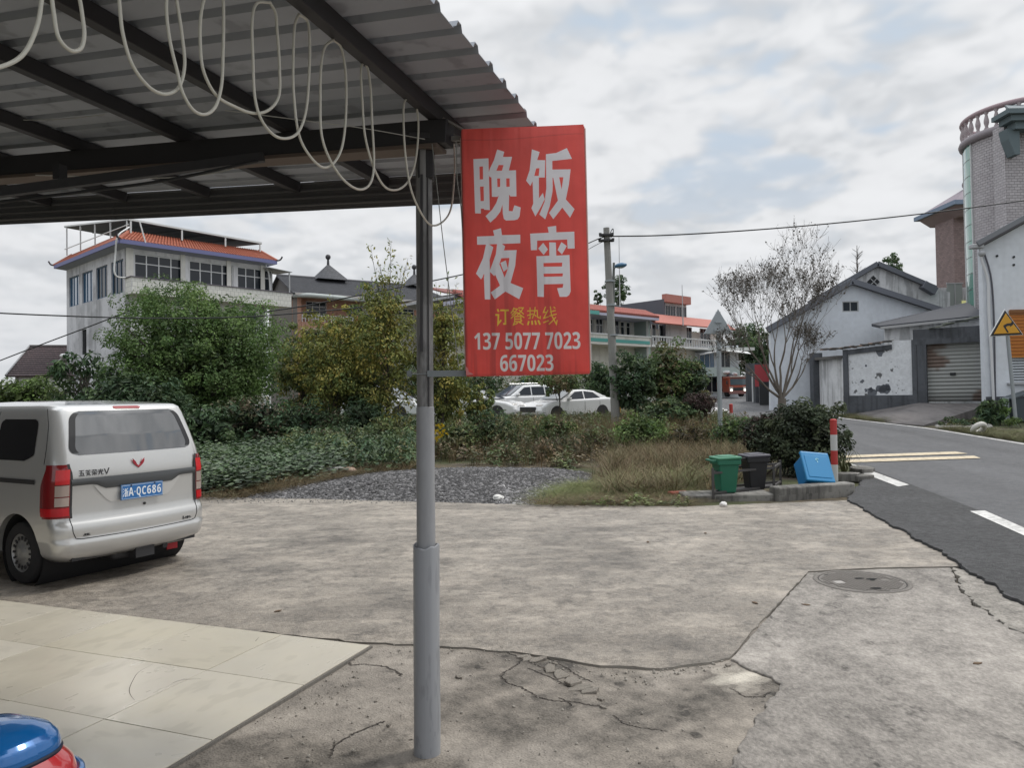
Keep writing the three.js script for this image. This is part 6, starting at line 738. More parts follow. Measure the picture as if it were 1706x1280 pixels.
  for (const sg of [1, -1]) {
    const cr = round(1, 1, 0.06, 0.38); for (const [x0, x1, sl] of [[0.44, 1.20, 0.05], [1.46, 2.24, 0.04]]) part(van, 'side_window', patch(1.175, 1.565, (y, t) => sg * (sX(y, x0 + 0.04 + 0.02 * t) + cr(t) + 0.10 * sstep(0.16, 0, t)), (y, t) => sg * (sX(y, x1 - sl * t) - cr(t)), 0.004, 12, 20), sideGlass);
    part(van, 'door_track', patch(0.962, 1.005, (y) => sg * sX(y, 0.42), (y) => sg * sX(y, 2.3), 0.008, 16, 2), blackPlastic);
    const dm = part(van, 'door_handle', rbox(0.14, 0.03, 0.03, 0.01), paint); dm.position.copy(surf(0.93, sg * sX(0.93, 1.6), 0.015));
    wheel(van, ax, 0.295, sg * -0.675, 0.295, 0.19, -sg, mat(0.36, 0.36, 0.36, 0.4, { metalness: 0.6 }), 16); wheel(van, ax + 2.62, 0.295, sg * -0.675, 0.295, 0.19, -sg, mat(0.36, 0.36, 0.36, 0.4, { metalness: 0.6 }), 16);
  }
  part(van, 'mud_flap', rbox(0.012, 0.26, 0.13, 0.004, ax - 0.33, 0.24, 0.60), mat(0.42, 0.02, 0.03, 0.6), 'red mud flap behind the right rear wheel');
  part(van, 'windscreen', grid(8, 6, (a, t) => V3(lerp(3.33, 2.66, t) + 0.02, lerp(1.24, 1.62, t), lerp(-0.62, 0.62, a))), sideGlass);
}
// ---------------------------------------------------------------- cars seen through the shrubs
function makeCar(name, label, o, group) {
  const c = thing(name, label, 'car', [0, 0, 0], 0, group), W = o.w, paint = phys(...o.col, 0.35, { clearcoat: 0.8, clearcoatRoughness: 0.1 });
  const low = extr(o.low, W - 0.24, 0.12, 4).translate(0, 0, -(W - 0.24) / 2); part(c, 'body', low, paint);
  const k = (y) => 1 - 0.24 * clamp((y - o.belt) / (o.top - o.belt)), hw = (W / 2 - 0.03), up = extr(o.up, W - 0.2, 0.07, 3).translate(0, 0, -(W - 0.2) / 2), p = up.attributes.position; for (let i = 0; i < p.count; i++) p.setZ(i, p.getZ(i) * k(p.getY(i)) * 0.985); up.computeVertexNormals(); part(c, 'cabin', up, paint);
  for (const s of [-1, 1]) for (const poly of o.win) { const g = extr(poly, 0.01), q = g.attributes.position; for (let i = 0; i < q.count; i++) { const y = q.getY(i); q.setZ(i, s * ((W / 2 - 0.03) * k(y) * 0.985 + 0.004 + q.getZ(i))); } g.computeVertexNormals(); part(c, 'side_window', g, Object.assign(glassDark.clone(), { side: THREE.DoubleSide })); }
  const pane = ([a, b], nm) => { const d = V3(b[1] - a[1], a[0] - b[0], 0).normalize(), out = a[0] > 2.4 ? 1 : -1; if (d.x * out < 0) d.negate(); const g = grid(10, 8, (s, t) => { const x = lerp(a[0], b[0], t), y = lerp(a[1], b[1], t), z = lerp(-1, 1, s) * (W / 2 - 0.13) * k(y); return V3(x - out * 0.05 * (2 * s - 1) ** 2 * 0.6, y, z).addScaledVector(d, 0.045); }); part(c, nm, g, phys(0.05, 0.07, 0.09, 0.05, { clearcoat: 1, side: THREE.DoubleSide })); }; pane(o.front, 'windscreen'); pane(o.rear, 'rear_window');
  for (const s of [-1, 1]) { wheel(c, o.ax0, o.r, s * (W / 2 - 0.13), o.r, 0.21, s, mat(0.35, 0.36, 0.37, 0.35, { metalness: 0.7 }), 0); wheel(c, o.ax1, o.r, s * (W / 2 - 0.13), o.r, 0.21, s, mat(0.35, 0.36, 0.37, 0.35, { metalness: 0.7 }), 0); for (const x of [o.ax0, o.ax1]) part(c, 'wheel_arch', cyl(o.r * 1.16, o.r * 1.16, 0.015, 28).rotateX(s * Math.PI / 2).translate(x, o.r, s * (W / 2 - 0.002)), blackPlastic); part(c, 'mirror', rbox(0.14, 0.12, 0.2, 0.04, o.mir[0], o.mir[1], s * (W / 2 + 0.02)), paint); part(c, 'headlight', rbox(0.34, 0.11, 0.42, 0.05, o.hl[0], o.hl[1], s * (W / 2 - 0.3)), lampClear); part(c, 'tail_lamp', rbox(0.16, 0.14, 0.4, 0.04, o.tl[0], o.tl[1], s * (W / 2 - 0.26)), lampRed); part(c, 'door_seam', [box(0.012, 0.42, 0.01, o.mir[0] - 0.95, o.belt - 0.27, s * (W / 2 + 0.001)), box(0.012, 0.42, 0.01, o.mir[0] - 1.9, o.belt - 0.27, s * (W / 2 + 0.001))], blackPlastic); }
  part(c, 'grille', rbox(0.05, 0.24, 1.15, 0.05, o.gr[0], o.gr[1], 0), blackPlastic); part(c, 'lower_intake', rbox(0.05, 0.1, 1.3, 0.03, o.gr[0] - 0.01, 0.28, 0), blackPlastic); if (o.rails) for (const s of [-1, 1]) part(c, 'roof_rail', rod([1.0, o.top + 0.06, s * 0.6], [2.5, o.top + 0.06, s * 0.6], 0.025), chrome);
  return c;
}
const park = (c, px, d, fx, fz) => { const f = V3(fx, 0, fz).normalize(), p = P(px, 640, d); c.position.set(p.x, hgt(p.x, -d) + 0.02, p.z).addScaledVector(f, -2.35); c.rotation.y = Math.atan2(-f.z, f.x); };
const SEDAN = { w: 1.84, col: [0.72, 0.72, 0.72], belt: 0.95, top: 1.44, low: [[0.02, 0.3], [0, 0.8], [0.1, 1.02], [0.6, 1.06], [3.3, 0.99], [4.2, 0.86], [4.62, 0.7], [4.72, 0.5], [4.68, 0.22], [0.1, 0.22]], up: [[0.35, 0.98], [1.25, 1.37], [1.9, 1.44], [2.5, 1.42], [3.45, 0.94]], win: [[[0.95, 1.0], [1.4, 1.31], [1.95, 1.36], [1.98, 1.0]], [[2.06, 1.0], [2.04, 1.36], [2.5, 1.33], [3.1, 0.99]]], front: [[3.42, 0.98], [2.52, 1.40]], rear: [[0.5, 1.06], [1.25, 1.36]], ax0: 0.95, ax1: 3.75, r: 0.33, mir: [3.0, 1.02], hl: [4.42, 0.72], tl: [0.1, 0.88], gr: [4.7, 0.55] };
const SUV = { w: 1.86, col: [0.70, 0.71, 0.72], belt: 1.05, top: 1.66, low: [[0.02, 0.35], [0, 0.95], [0.08, 1.1], [3.2, 1.06], [4.3, 0.98], [4.55, 0.8], [4.6, 0.3], [0.1, 0.28]], up: [[0.08, 1.06], [0.42, 1.58], [1.0, 1.66], [2.4, 1.62], [3.35, 1.04]], win: [[[0.42, 1.1], [0.62, 1.48], [1.1, 1.53], [1.1, 1.1]], [[1.18, 1.1], [1.18, 1.54], [1.95, 1.53], [1.98, 1.1]], [[2.05, 1.1], [2.03, 1.53], [2.4, 1.5], [3.0, 1.09]]], front: [[3.32, 1.08], [2.42, 1.60]], rear: [[0.1, 1.12], [0.42, 1.56]], ax0: 0.85, ax1: 3.55, r: 0.36, mir: [2.9, 1.14], hl: [4.38, 0.86], tl: [0.08, 0.98], gr: [4.58, 0.65], rails: true };
const sedan = makeCar('white_sedan', 'white fastback sedan parked behind the weeds right of the sign', SEDAN); park(sedan, 944, 34.5, -0.80, 0.60);
const suv = makeCar('white_suv', 'white sport utility car with roof rails parked behind the white sedan', SUV); park(suv, 862, 39, -0.85, 0.52);
{ const c = copyOf(sedan, null, undefined, 'white car mostly hidden behind the yellow tree left of the post'); park(c, 655, 36, -0.9, 0.43); const e = copyOf(suv, null, undefined, 'white car glimpsed through the leaves right of the round green tree'); park(e, 505, 36, -0.9, 0.43); }
// ---------------------------------------------------------------- red truck coming down the road
{
  const D = 70, p = P(1229, 640, D), t = thing('loaded_truck', 'red truck with lit headlights and a bundled load coming down the far road', 'truck', [p.x, 0, -D], 0.12), H = P(1229, 627, D).y - P(1229, 660, D).y; t.position.y = P(1229, 661, D).y; const red = phys(0.36, 0.075, 0.04, 0.4, { clearcoat: 0.6 }), w = 1.75;
  part(t, 'cab', rbox(w, H * 0.82, 1.7, 0.12, 0, H * 0.2 + H * 0.41, -0.85, 3), red); part(t, 'windscreen', rbox(w - 0.22, H * 0.32, 0.06, 0.06, 0, H * 0.74, 0.0), phys(0.06, 0.10, 0.12, 0.08, { clearcoat: 1 })); part(t, 'grille', rbox(w * 0.62, H * 0.16, 0.06, 0.03, 0, H * 0.38, 0.01), blackPlastic); part(t, 'bumper', rbox(w + 0.05, H * 0.15, 0.16, 0.04, 0, H * 0.2, 0.02), mat(0.25, 0.12, 0.11, 0.6)); part(t, 'roof_visor', rbox(w - 0.1, 0.12, 0.3, 0.04, 0, H * 1.0, 0.0), mat(0.4, 0.33, 0.3, 0.6));
  for (const s of [-1, 1]) { const hl = part(t, 'headlight', new THREE.CylinderGeometry(0.11, 0.11, 0.06, 16).rotateX(Math.PI / 2).translate(s * (w / 2 - 0.2), H * 0.33, 0.05), mat(0.9, 0.88, 0.8, 0.3, { emissive: new THREE.Color(1, 0.93, 0.78), emissiveIntensity: 2.2 })); part(t, 'lamp_housing', rbox(0.34, 0.42, 0.05, 0.04, s * (w / 2 - 0.2), H * 0.38, 0.02), lampClear); part(t, 'mirror', rbox(0.12, 0.35, 0.06, 0.03, s * (w / 2 + 0.18), H * 0.72, -0.1), blackPlastic); part(t, 'wheel', cyl(0.42, 0.42, 0.28, 20).rotateZ(Math.PI / 2).translate(s * (w / 2 - 0.18) + 0.14, 0.4, -0.9), rubber); part(t, 'wheel', cyl(0.42, 0.42, 0.28, 20).rotateZ(Math.PI / 2).translate(s * (w / 2 - 0.18) + 0.14, 0.4, -4.2), rubber); }
  part(t, 'cargo_bed', rbox(w + 0.2, 0.7, 4.2, 0.03, 0, 1.1, -4), mat(0.2, 0.08, 0.06, 0.7)); const blob = (x, y, z, a, b, c, sd) => { const g = new THREE.IcosahedronGeometry(1, 4), q = g.attributes.position, n = fbm(3, 3, 3, sd); for (let i = 0; i < q.count; i++) { const k = 0.85 + 0.4 * (n(q.getX(i) * 0.4 + 0.5, q.getY(i) * 0.4 + q.getZ(i) * 0.3 + 0.5) - 0.5); q.setXYZ(i, x + q.getX(i) * a * k, y + q.getY(i) * b * k, z + q.getZ(i) * c * k); } g.computeVertexNormals(); return g; };
  part(t, 'load_cover', blob(0.25, H + 0.1, -3.2, 1.2, 0.62, 2.0, 5), mat(0.10, 0.10, 0.12, 0.8)); part(t, 'white_bundle', blob(-0.35, H + 0.5, -2.2, 0.5, 0.28, 0.8, 6), mat(0.7, 0.7, 0.71, 0.8)); part(t, 'white_bundle', blob(0.45, H + 0.32, -1.9, 0.34, 0.22, 0.7, 8), mat(0.65, 0.65, 0.66, 0.8));
}
// ---------------------------------------------------------------- tail of an electric scooter
{
  const d = 2.02, c = P(-4, 1246, d), s = thing('electric_scooter', 'glossy blue electric scooter tail with red lamp band at the lower left corner', 'scooter', [c.x, 0, c.z], -0.35), blue = phys(0.005, 0.115, 0.36, 0.16, { clearcoat: 1, clearcoatRoughness: 0.05, metalness: 0.25 }), top = c.y;
  const shell = (prof, a, b, n = 64, pw = 2.7) => { const m = prof.length, g = grid(n, (m - 1) * 3, (u, v) => { const q = v * (m - 1), i = Math.min(m - 2, Math.floor(q)), f = q - i, k = lerp(prof[i][0], prof[i + 1][0], f), y = lerp(prof[i][1], prof[i + 1][1], f), th = u * Math.PI * 2, cs = Math.cos(th), sn = Math.sin(th), e = 2 / pw, X = Math.sign(cs) * Math.abs(cs) ** e, Z = Math.sign(sn) * Math.abs(sn) ** e; return V3(X * a * k, y, Z * b * k * (X > 0 ? 1 : 1.0)); }); g.computeVertexNormals(); return g; };
  const ds = { side: THREE.DoubleSide };
  const lid = part(s, 'lid', shell([[0.70, -0.035], [0.73, -0.012], [0.725, 0.006], [0.69, 0.026], [0.6, 0.045], [0.42, 0.06], [0.2, 0.067], [0.001, 0.07]], 0.215, 0.17).translate(0, top, 0), Object.assign(blue.clone(), ds)); part(lid, 'rivet', new THREE.SphereGeometry(0.004, 8, 6).translate(0.10, top + 0.045, 0.03), blackPlastic); part(lid, 'button', cyl(0.011, 0.011, 0.004, 16).translate(0.09, top + 0.043, 0.075), blue);
  part(s, 'lamp_band', shell([[0.93, -0.12], [0.925, -0.085], [0.86, -0.048], [0.71, -0.014]], 0.215, 0.17).translate(0, top, 0), Object.assign(phys(0.42, 0.025, 0.03, 0.12, { clearcoat: 1 }), ds)); part(s, 'lid_seal', shell([[0.735, -0.022], [0.75, -0.014], [0.735, -0.008]], 0.215, 0.17).translate(0, top, 0), mat(0.01, 0.012, 0.03, 0.6, ds)); part(s, 'indicator', rbox(0.09, 0.05, 0.06, 0.02, 0.11, top - 0.07, 0.128), phys(0.6, 0.16, 0.12, 0.15, { clearcoat: 1 }));
  part(s, 'tail_shell', shell([[0.7, -0.30], [0.88, -0.26], [1.0, -0.16], [1.03, -0.11], [1.0, -0.082], [0.94, -0.078], [0.90, -0.09]], 0.215, 0.17).translate(0, top, 0), Object.assign(blue.clone(), ds)); part(s, 'latch', rbox(0.016, 0.045, 0.03, 0.006, 0.222, top - 0.12, 0.05), blue);
  part(s, 'seat', rbox(0.5, 0.1, 0.26, 0.05, -0.5, top - 0.12, 0, 4), mat(0.02, 0.02, 0.022, 0.7)); part(s, 'side_cover', rbox(0.75, 0.26, 0.24, 0.08, -0.35, top - 0.34, 0, 4), blue); part(s, 'wheel', new THREE.TorusGeometry(0.2, 0.05, 12, 32).translate(0.0, 0.28, 0), rubber); part(s, 'rim', cyl(0.16, 0.16, 0.08, 24).rotateX(Math.PI / 2).translate(0, 0.28, -0.04), mat(0.3, 0.3, 0.31, 0.4, { metalness: 0.6 })); part(s, 'mudguard', new THREE.TorusGeometry(0.27, 0.05, 8, 24, 2.2).translate(0, 0.28, 0), blue); part(s, 'foot_board', rbox(0.5, 0.06, 0.26, 0.02, -0.85, 0.3, 0), blackPlastic); part(s, 'steering_column', rod([-1.1, 0.3, 0], [-1.0, 1.0, 0], 0.04), blackPlastic); part(s, 'handlebar', rod([-1.0, 1.0, -0.3], [-1.0, 1.0, 0.3], 0.018), blackPlastic); part(s, 'wheel', new THREE.TorusGeometry(0.2, 0.05, 12, 32).translate(-1.25, 0.28, 0), rubber);
}
// ================================================================ STREET THINGS
const concreteGrey = mat(0.94, 0.92, 0.88, 0.9, { map: rep(plasterTex(0.33, [1, 0.98, 0.94], 0.7, 0.9, 12), 1 / 1.6), bumpMap: rep(TX.grit, 2), bumpScale: 0.008 }), galv = mat(0.33, 0.36, 0.38, 0.45, { metalness: 0.5 });
// kerb stones at the corner of the lot
{
  const stones = [[[1143, 833], [1210, 832], [1290, 830], 0.55, 0.075, 'long low worn kerb stone under the green and black bins'], [[1297, 831.5], [1360, 828], [1425, 823], 0.26, 0.19, 'upright grey kerb block in front of the blue box']];
  for (const [a, b, c, w, hgh, l] of stones) { const A = G(...a), C = G(...c), d = C.clone().sub(A), L = d.length(), g = rbox(L, hgh + 0.08, w, 0.035, 0, 0, 0, 3), p = g.attributes.position, n = fbm(3, 3, 3, 1501); for (let i = 0; i < p.count; i++) { p.setY(i, p.getY(i) + 0.03 * (n(p.getX(i) * 0.4 + 0.5, p.getZ(i)) - 0.5)); p.setZ(i, p.getZ(i) + 0.05 * (n(p.getX(i) * 0.7 + 0.2, 0.5 + p.getY(i)) - 0.5)); } const m = solo('kerb_stone', worldUV(g), concreteGrey, l, 'kerb stone', null); m.position.copy(A).add(C).multiplyScalar(0.5); m.position.y = hgh / 2 - 0.04; d.normalize(); m.position.add(V3(d.z * 0, 0, 0)).add(V3(-d.z, 0, d.x).multiplyScalar(-w / 2)); m.rotation.y = Math.atan2(-d.z, d.x); m.updateMatrixWorld(); }
  const sh = [[1408, 800, 0.55, 0.12, 'cracked slab of kerb behind the upright block beside the red and white post'], [1436, 800, 0.5, 0.08, 'low broken kerb piece touching the asphalt corner'], [1433, 788, 0.8, 0.1, 'narrow kerb stone beside the white edge dash']]; sh.forEach(([x, y, s, h, l], i) => { const p = G(x, y), n = 6 + i, pts = []; for (let k = 0; k < n; k++) { const a = (k / n) * 6.283, r = s * (0.42 + 0.2 * rr()); pts.push([Math.cos(a) * r, Math.sin(a) * r * 0.6]); } const m = solo('kerb_stone', worldUV(extr(pts, h, 0.02, 2).rotateX(-Math.PI / 2)), concreteGrey, l, 'kerb stone'); m.position.copy(p).setY(0.0); m.rotation.y = 0.6 * i; });
}
// wheelie bins in their rack
function bin(label, x, y, d, col, k = 1) {
  const p = P(x, 640, d), b = thing('litter_bin', label, 'bin', [p.x, 0.078, -d], 0.1), m = mat(...col, 0.5), H = 0.60 * k; b.scale.setScalar(0.88); const body = new THREE.CylinderGeometry(0.33, 0.25, H, 4, 4).rotateY(Math.PI / 4); const g = body.toNonIndexed(); g.scale(1, 1, 0.92); g.computeVertexNormals();
  part(b, 'body', merge([toCreasedNormals(rbox(0.36, H, 0.36, 0.03, 0, H / 2, 0, 3), 0.6)].map((q) => { const a = q.attributes.position; for (let i = 0; i < a.count; i++) { const t = 0.80 + 0.32 * (a.getY(i) / H); a.setX(i, a.getX(i) * t); a.setZ(i, a.getZ(i) * t); } q.computeVertexNormals(); return q; })), m); part(b, 'collar', rbox(0.45, 0.10, 0.44, 0.02, 0, H - 0.03, 0), m); const lid = part(b, 'lid', rbox(0.47, 0.055, 0.47, 0.025, 0, 0, 0, 3), col[1] > 0.05 ? mat(col[0] * 1.5 + 0.03, col[1] * 1.6, col[2] * 1.6, 0.4) : mat(0.07, 0.068, 0.085, 0.4)); lid.position.set(0, H + 0.045, 0); lid.rotation.z = 0.03; part(lid, 'lid_ridge', rbox(0.30, 0.02, 0.30, 0.01, 0, 0.032, 0), lid.material); part(b, 'handle', rod([-0.30, H + 0.0, -0.18], [-0.30, H + 0.0, 0.18], 0.018), m); for (const z of [-0.15, 0.15]) part(b, 'hinge', rbox(0.1, 0.04, 0.05, 0.01, -0.26, H, z), m); return b;
}
bin('green litter bin with a pale green lid, left in the steel rack', 1205, 822, 12.1, [0.012, 0.13, 0.075]);
bin('black litter bin beside the green one in the steel rack', 1253, 814, 12.45, [0.012, 0.012, 0.014]);
{
  const A = P(1188, 826, 11.85), B = P(1289, 814, 12.5), A2 = P(1206, 812, 12.5), B2 = P(1300, 803, 13.1), r = thing('bin_rack', 'dark steel rack of rails and posts holding two litter bins', 'rack'), st = mat(0.085, 0.08, 0.078, 0.6, { metalness: 0.4 }); const up = (p, h) => p.clone().add(V3(0, h, 0));
  for (const p of [A, B, A2, B2]) part(r, 'post', bar(p.clone().setY(0.0), up(p.clone().setY(0), 0.5), 0.035), st); for (const h of [0.1, 0.42]) { const q = (p) => p.clone().setY(h + (p.y - A.y) * 0.3); part(r, 'rail', bar(q(A), q(B), 0.03, 0.035), st); part(r, 'rail', bar(q(A2), q(B2), 0.03, 0.035), st); part(r, 'rail', bar(q(A), q(A2), 0.03, 0.035), st); part(r, 'rail', bar(q(B), q(B2), 0.03, 0.035), st); } part(r, 'tray', quadGeo(A.clone().setY(0.09), B.clone().setY(0.1), B2.clone().setY(0.1), A2.clone().setY(0.09), 0.015), st);
}
{
  const d = 12.4, p = P(1361, 779, d), b = thing('blue_box', 'blue plastic tub lying tilted on the kerb before the leafy bush', 'tub', p), m = mat(0.010, 0.15, 0.36, 0.42), lidM = mat(0.018, 0.20, 0.42, 0.4); b.rotation.set(-0.62, 0.16, -0.13, 'YXZ');
  part(b, 'tub', rbox(0.46, 0.30, 0.50, 0.03, 0, -0.16, 0.02, 3).rotateX(Math.PI / 2).translate(0, 0, -0.02), m); part(b, 'lid', rbox(0.50, 0.055, 0.56, 0.02, 0, 0, 0, 3).rotateX(Math.PI / 2).translate(0, 0.0, 0.0), lidM); part(b, 'lid_panel', rbox(0.40, 0.42, 0.012, 0.005, 0, 0.0, 0.03), lidM); part(b, 'hinge_strip', rbox(0.5, 0.05, 0.07, 0.02, 0, 0.27, -0.01), lidM); part(b, 'mark', [new THREE.TorusGeometry(0.022, 0.007, 6, 16, 4.6).translate(0.01, 0.13, 0.037), box(0.012, 0.03, 0.004, 0.01, 0.09, 0.037)], mat(0.35, 0.65, 0.7, 0.5));
  part(b, 'wheel_axle', rod([-0.2, -0.26, -0.22], [0.2, -0.26, -0.22], 0.03), blackPlastic);
}
function bandedPost(label, x, y0, y1, d, r, bands, cols, cat = 'post') { const p = P(x, y1, d), g = hgt(p.x, -d), H = P(x, y0, d).y - g, t = thing('striped_post', label, cat, [p.x, g, -d]); part(t, 'core', cyl(r * 0.97, r * 0.97, H, 20), white); bands.forEach(([a, b], i) => part(t, 'band', cyl(r, r, (b - a) * H, 24, 0, a * H, 0), cols[i % cols.length])); part(t, 'cap', new THREE.SphereGeometry(r, 16, 6, 0, 6.3, 0, 1.57).scale(1, 0.35, 1).translate(0, H, 0), cols[(bands.length - 1) % cols.length]); return t; }
const bRed = mat(0.42, 0.04, 0.035, 0.5), bWhite = mat(0.52, 0.52, 0.5, 0.55), bYel = mat(0.5, 0.28, 0.02, 0.6), bBlk = mat(0.025, 0.025, 0.025, 0.7);
bandedPost('large red and white post between the blue tub and the road', 1390, 700, 791, 14.0, 0.062, [[0, 0.27], [0.27, 0.5], [0.5, 0.76], [0.76, 1.0]], [bWhite, bRed, bWhite, bRed]);
bandedPost('small red topped white post standing far up the road before the truck', 1218, 674, 702, 31, 0.075, [[0, 0.55], [0.55, 1]], [bWhite, bRed]);
bandedPost('yellow and black striped bollard right of the white sedan', 1027, 660, 700, 32, 0.2, [[0, 0.2], [0.2, 0.4], [0.4, 0.6], [0.6, 0.8], [0.8, 1]], [bYel, bBlk, bYel, bBlk, bYel], 'bollard');
// road signs
function triSign(label, apex, bl, br, d, poleTop, poleBase, rp, face) {
  const A = P(...apex, d), B = P(...bl, d), C = P(...br, d), t = thing('road_sign', label, 'road sign'), ce = A.clone().add(B).add(C).multiplyScalar(1 / 3); t.position.copy(ce); const o = [B, C, A].map((p) => [p.x - ce.x, p.y - ce.y]);
  const sc = (k) => o.map(([x, y]) => [x * k, y * k]); part(t, 'plate', extr(sc(1.0), 0.012, 0.02, 3).translate(0, 0, -0.015), face ? mat(0.02, 0.02, 0.022, 0.5) : galv); part(t, 'pole', rod(P(...poleTop, d + 0.06).sub(ce), P(...poleBase, d + 0.06).sub(ce), rp, rp, 14), galv); part(t, 'clamp', [box(0.3, 0.05, 0.04, 0, o[0][1] * 0.6, face ? -0.05 : 0.05), box(0.2, 0.05, 0.04, 0, o[2][1] * 0.2, face ? -0.05 : 0.05)], galv);
  if (face) { part(t, 'white_rim', extr(sc(1.06), 0.006, 0.02, 2).translate(0, 0, -0.03), white); part(t, 'yellow_panel', extr(sc(0.8), 0.006, 0.015, 2).translate(0, 0, 0.028), mat(0.62, 0.31, 0.02, 0.45)); const s = 0.0265, arrow = [[0.35, -9.2], [2.6, -9.2 + 0.6], [-1.5, -1.6], [0.2, 0.3], [5.0, 0.7], [4.2, -1.4], [9.6, 2.6], [7.6, 7.2], [6.2, 4.6], [0.2, 3.8], [-4.6, 1.4], [-5.0, -0.2]].map(([x, y]) => [x * s, y * s + 0.02]); part(t, 'arrow', extr(arrow, 0.01).translate(0, 0, 0.043), mat(0.02, 0.02, 0.022, 0.5)); }
  return t;
}
triSign('yellow triangular warning sign with a black right turn arrow on a leaning pole', [1673.5, 517], [1649, 560], [1703, 557.5], 27.6, [1676, 540], [1692, 708], 0.065, true);
triSign('grey back of a triangular road sign on a pole, half hidden by the bare tree', [1196, 515], [1172, 557], [1221, 557], 23.5, [1196, 520], [1200, 728], 0.075, false);
// utility pole, its lamp and the wires
{
  const d = 30, A = P(1025, 640, d).setY(hgt(0, -d)), T = P(1010, 380, d), u = thing('utility_pole', 'tall leaning concrete utility pole right of the red sign', 'utility pole'); part(u, 'pole', rod(A, T, 0.19, 0.125, 18), mat(0.27, 0.265, 0.25, 0.85, { bumpMap: rep(TX.grit, 2), bumpScale: 0.01 })); const hw = [[1010, 392, 0.5], [1010, 401, 0.55]]; hw.forEach(([x, y, w]) => { const p = P(x, y, d - 0.1); part(u, 'cross_bracket', [box(w, 0.07, 0.3, p.x, p.y, p.z), ...[-1, 1].map((s) => cyl(0.05, 0.06, 0.14, 8, p.x + s * w * 0.5, p.y - 0.05, p.z))], steelDark); }); part(u, 'wire_loop', tube([P(1018, 396, d), P(1017, 388, d), P(1021, 381, d), P(1021, 390, d), P(1017, 397, d)], 0.018, 24, 5), wireMat); for (const y of [470, 510, 560]) { const p = P(1010 + (y - 380) * 0.062, y, d); part(u, 'band', cyl(0.2, 0.2, 0.06, 16, p.x, p.y, p.z), galv); }
  const l = thing('street_lamp', 'street lamp with a blue oval head on an arm by the utility pole', 'street lamp'), q0 = P(1021, 520, d + 0.5), q1 = P(1022.5, 438, d + 0.5), h = P(1034, 442.5, d + 0.2); part(l, 'upright', rod(q0, q1, 0.07, 0.05, 10), mat(0.16, 0.17, 0.16, 0.7)); part(l, 'arm', tube([q1.clone().add(V3(0, -0.25, 0)), P(1026, 445, d + 0.4), P(1031, 446, d + 0.3)], 0.035, 12, 6), galv); part(l, 'lamp_head', new THREE.SphereGeometry(0.26, 18, 10).scale(1.0, 0.42, 0.8).rotateZ(0.12).translate(h.x, h.y, h.z), mat(0.07, 0.17, 0.29, 0.4)); part(l, 'lens', new THREE.SphereGeometry(0.2, 16, 6).scale(1, 0.3, 0.75).translate(h.x - 0.03, h.y - 0.06, h.z), mat(0.5, 0.52, 0.53, 0.3));
  const wires = [['thick black cable running right from the utility pole past the round tower', [P(1016, 394, 30), P(1100, 392.5, 30), P(1240, 384.5, 30), P(1400, 371, 30.5), P(1560, 353.5, 31), P(1760, 327, 32)], 0.028], ['black cable from the red sign side up to the utility pole top', [P(1009, 394, 30), P(996, 398.5, 29.8), P(960, 413, 29), P(769, 458, 27), P(612, 489.5, 26), P(501, 511, 25.4), P(440, 520, 25)], 0.022], ['long sagging black cable crossing in front of the round green tree', [P(-60, 519, 20), P(80, 525.5, 21), P(250, 530.5, 22), P(400, 528.5, 23), P(520, 520, 24), P(615, 511, 25), P(770, 489, 27)], 0.02], ['black cable slanting up from the low house into the round tree', [P(-40, 617, 30), P(60, 578, 29), P(167, 537.5, 28), P(230, 512, 27)], 0.024], ['thin wire dropping left from the utility pole behind the red sign', [P(1008, 401, 30), P(990, 410, 30), P(965, 425, 30)], 0.012]];
  wires.forEach(([lb, pts, r]) => solo('overhead_wire', tube(pts, r, 60, 6), wireMat, lb, 'cable'));
}
// manhole
{
  const p = G(1435, 969, 0.004), R = (75 / 1220) * -p.z, m = thing('manhole_cover', 'round worn manhole cover set in the pale concrete slab', 'manhole cover', [p.x, 0.0045, p.z], 0.1), cm = mat(0.30, 0.275, 0.25, 0.85, { bumpMap: rep(TX.grit, 2), bumpScale: 0.008 }), dk = mat(0.07, 0.065, 0.06, 0.95);
  const ring = (r0, r1, y0, y1) => new THREE.LatheGeometry([[r0, y0], [r0, y1], [r1, y1], [r1, y0]].map((q) => new THREE.Vector2(q[0], q[1])).reverse(), 64);
  part(m, 'frame_ring', ring(R * 0.90, R, -0.03, 0.004), cm); part(m, 'gap', ring(R * 0.865, R * 0.905, -0.04, 0.0008), dk); part(m, 'cover', cyl(R * 0.872, R * 0.872, 0.032, 64, 0, -0.03, 0), mat(0.25, 0.23, 0.21, 0.85, { bumpMap: rep(TX.grit, 2), bumpScale: 0.006 }));
  const ribs = []; for (let i = -9; i <= 9; i++) for (let j = -9; j <= 9; j++) { const x = i * R * 0.088, z = j * R * 0.088; if (Math.hypot(x, z) > R * 0.8) continue; if (Math.abs(j) < 1.5 && Math.abs(Math.abs(i) - 6) < 1.6) continue; ribs.push(rbox(R * 0.07, 0.006, R * 0.07, 0.002, x, 0.0045, z, 1)); } tag(part(m, 'tread_stud', ribs, cm), null, null, null, 'stuff'); for (const s of [-1, 1]) part(m, 'lift_pocket', [box(R * 0.2, 0.002, R * 0.2, s * R * 0.53, 0.003, 0), box(R * 0.16, 0.003, R * 0.16, s * R * 0.53, 0.0035, 0)], s < 0 ? mat(0.36, 0.34, 0.32, 0.9) : cm);
  for (const [x, z, a] of [[0.05, -0.18, 0.09], [0.28, -0.08, 0.1], [0.24, 0.02, 0.05], [-0.08, 0.66, 0.1], [-0.5, -0.6, 0.04]]) part(m, 'hole', new THREE.CircleGeometry(R * a, 12).rotateX(-Math.PI / 2).scale(1.3, 1, 0.7).translate(x * R, 0.0092, z * R), mat(0.008, 0.008, 0.008, 1));
}
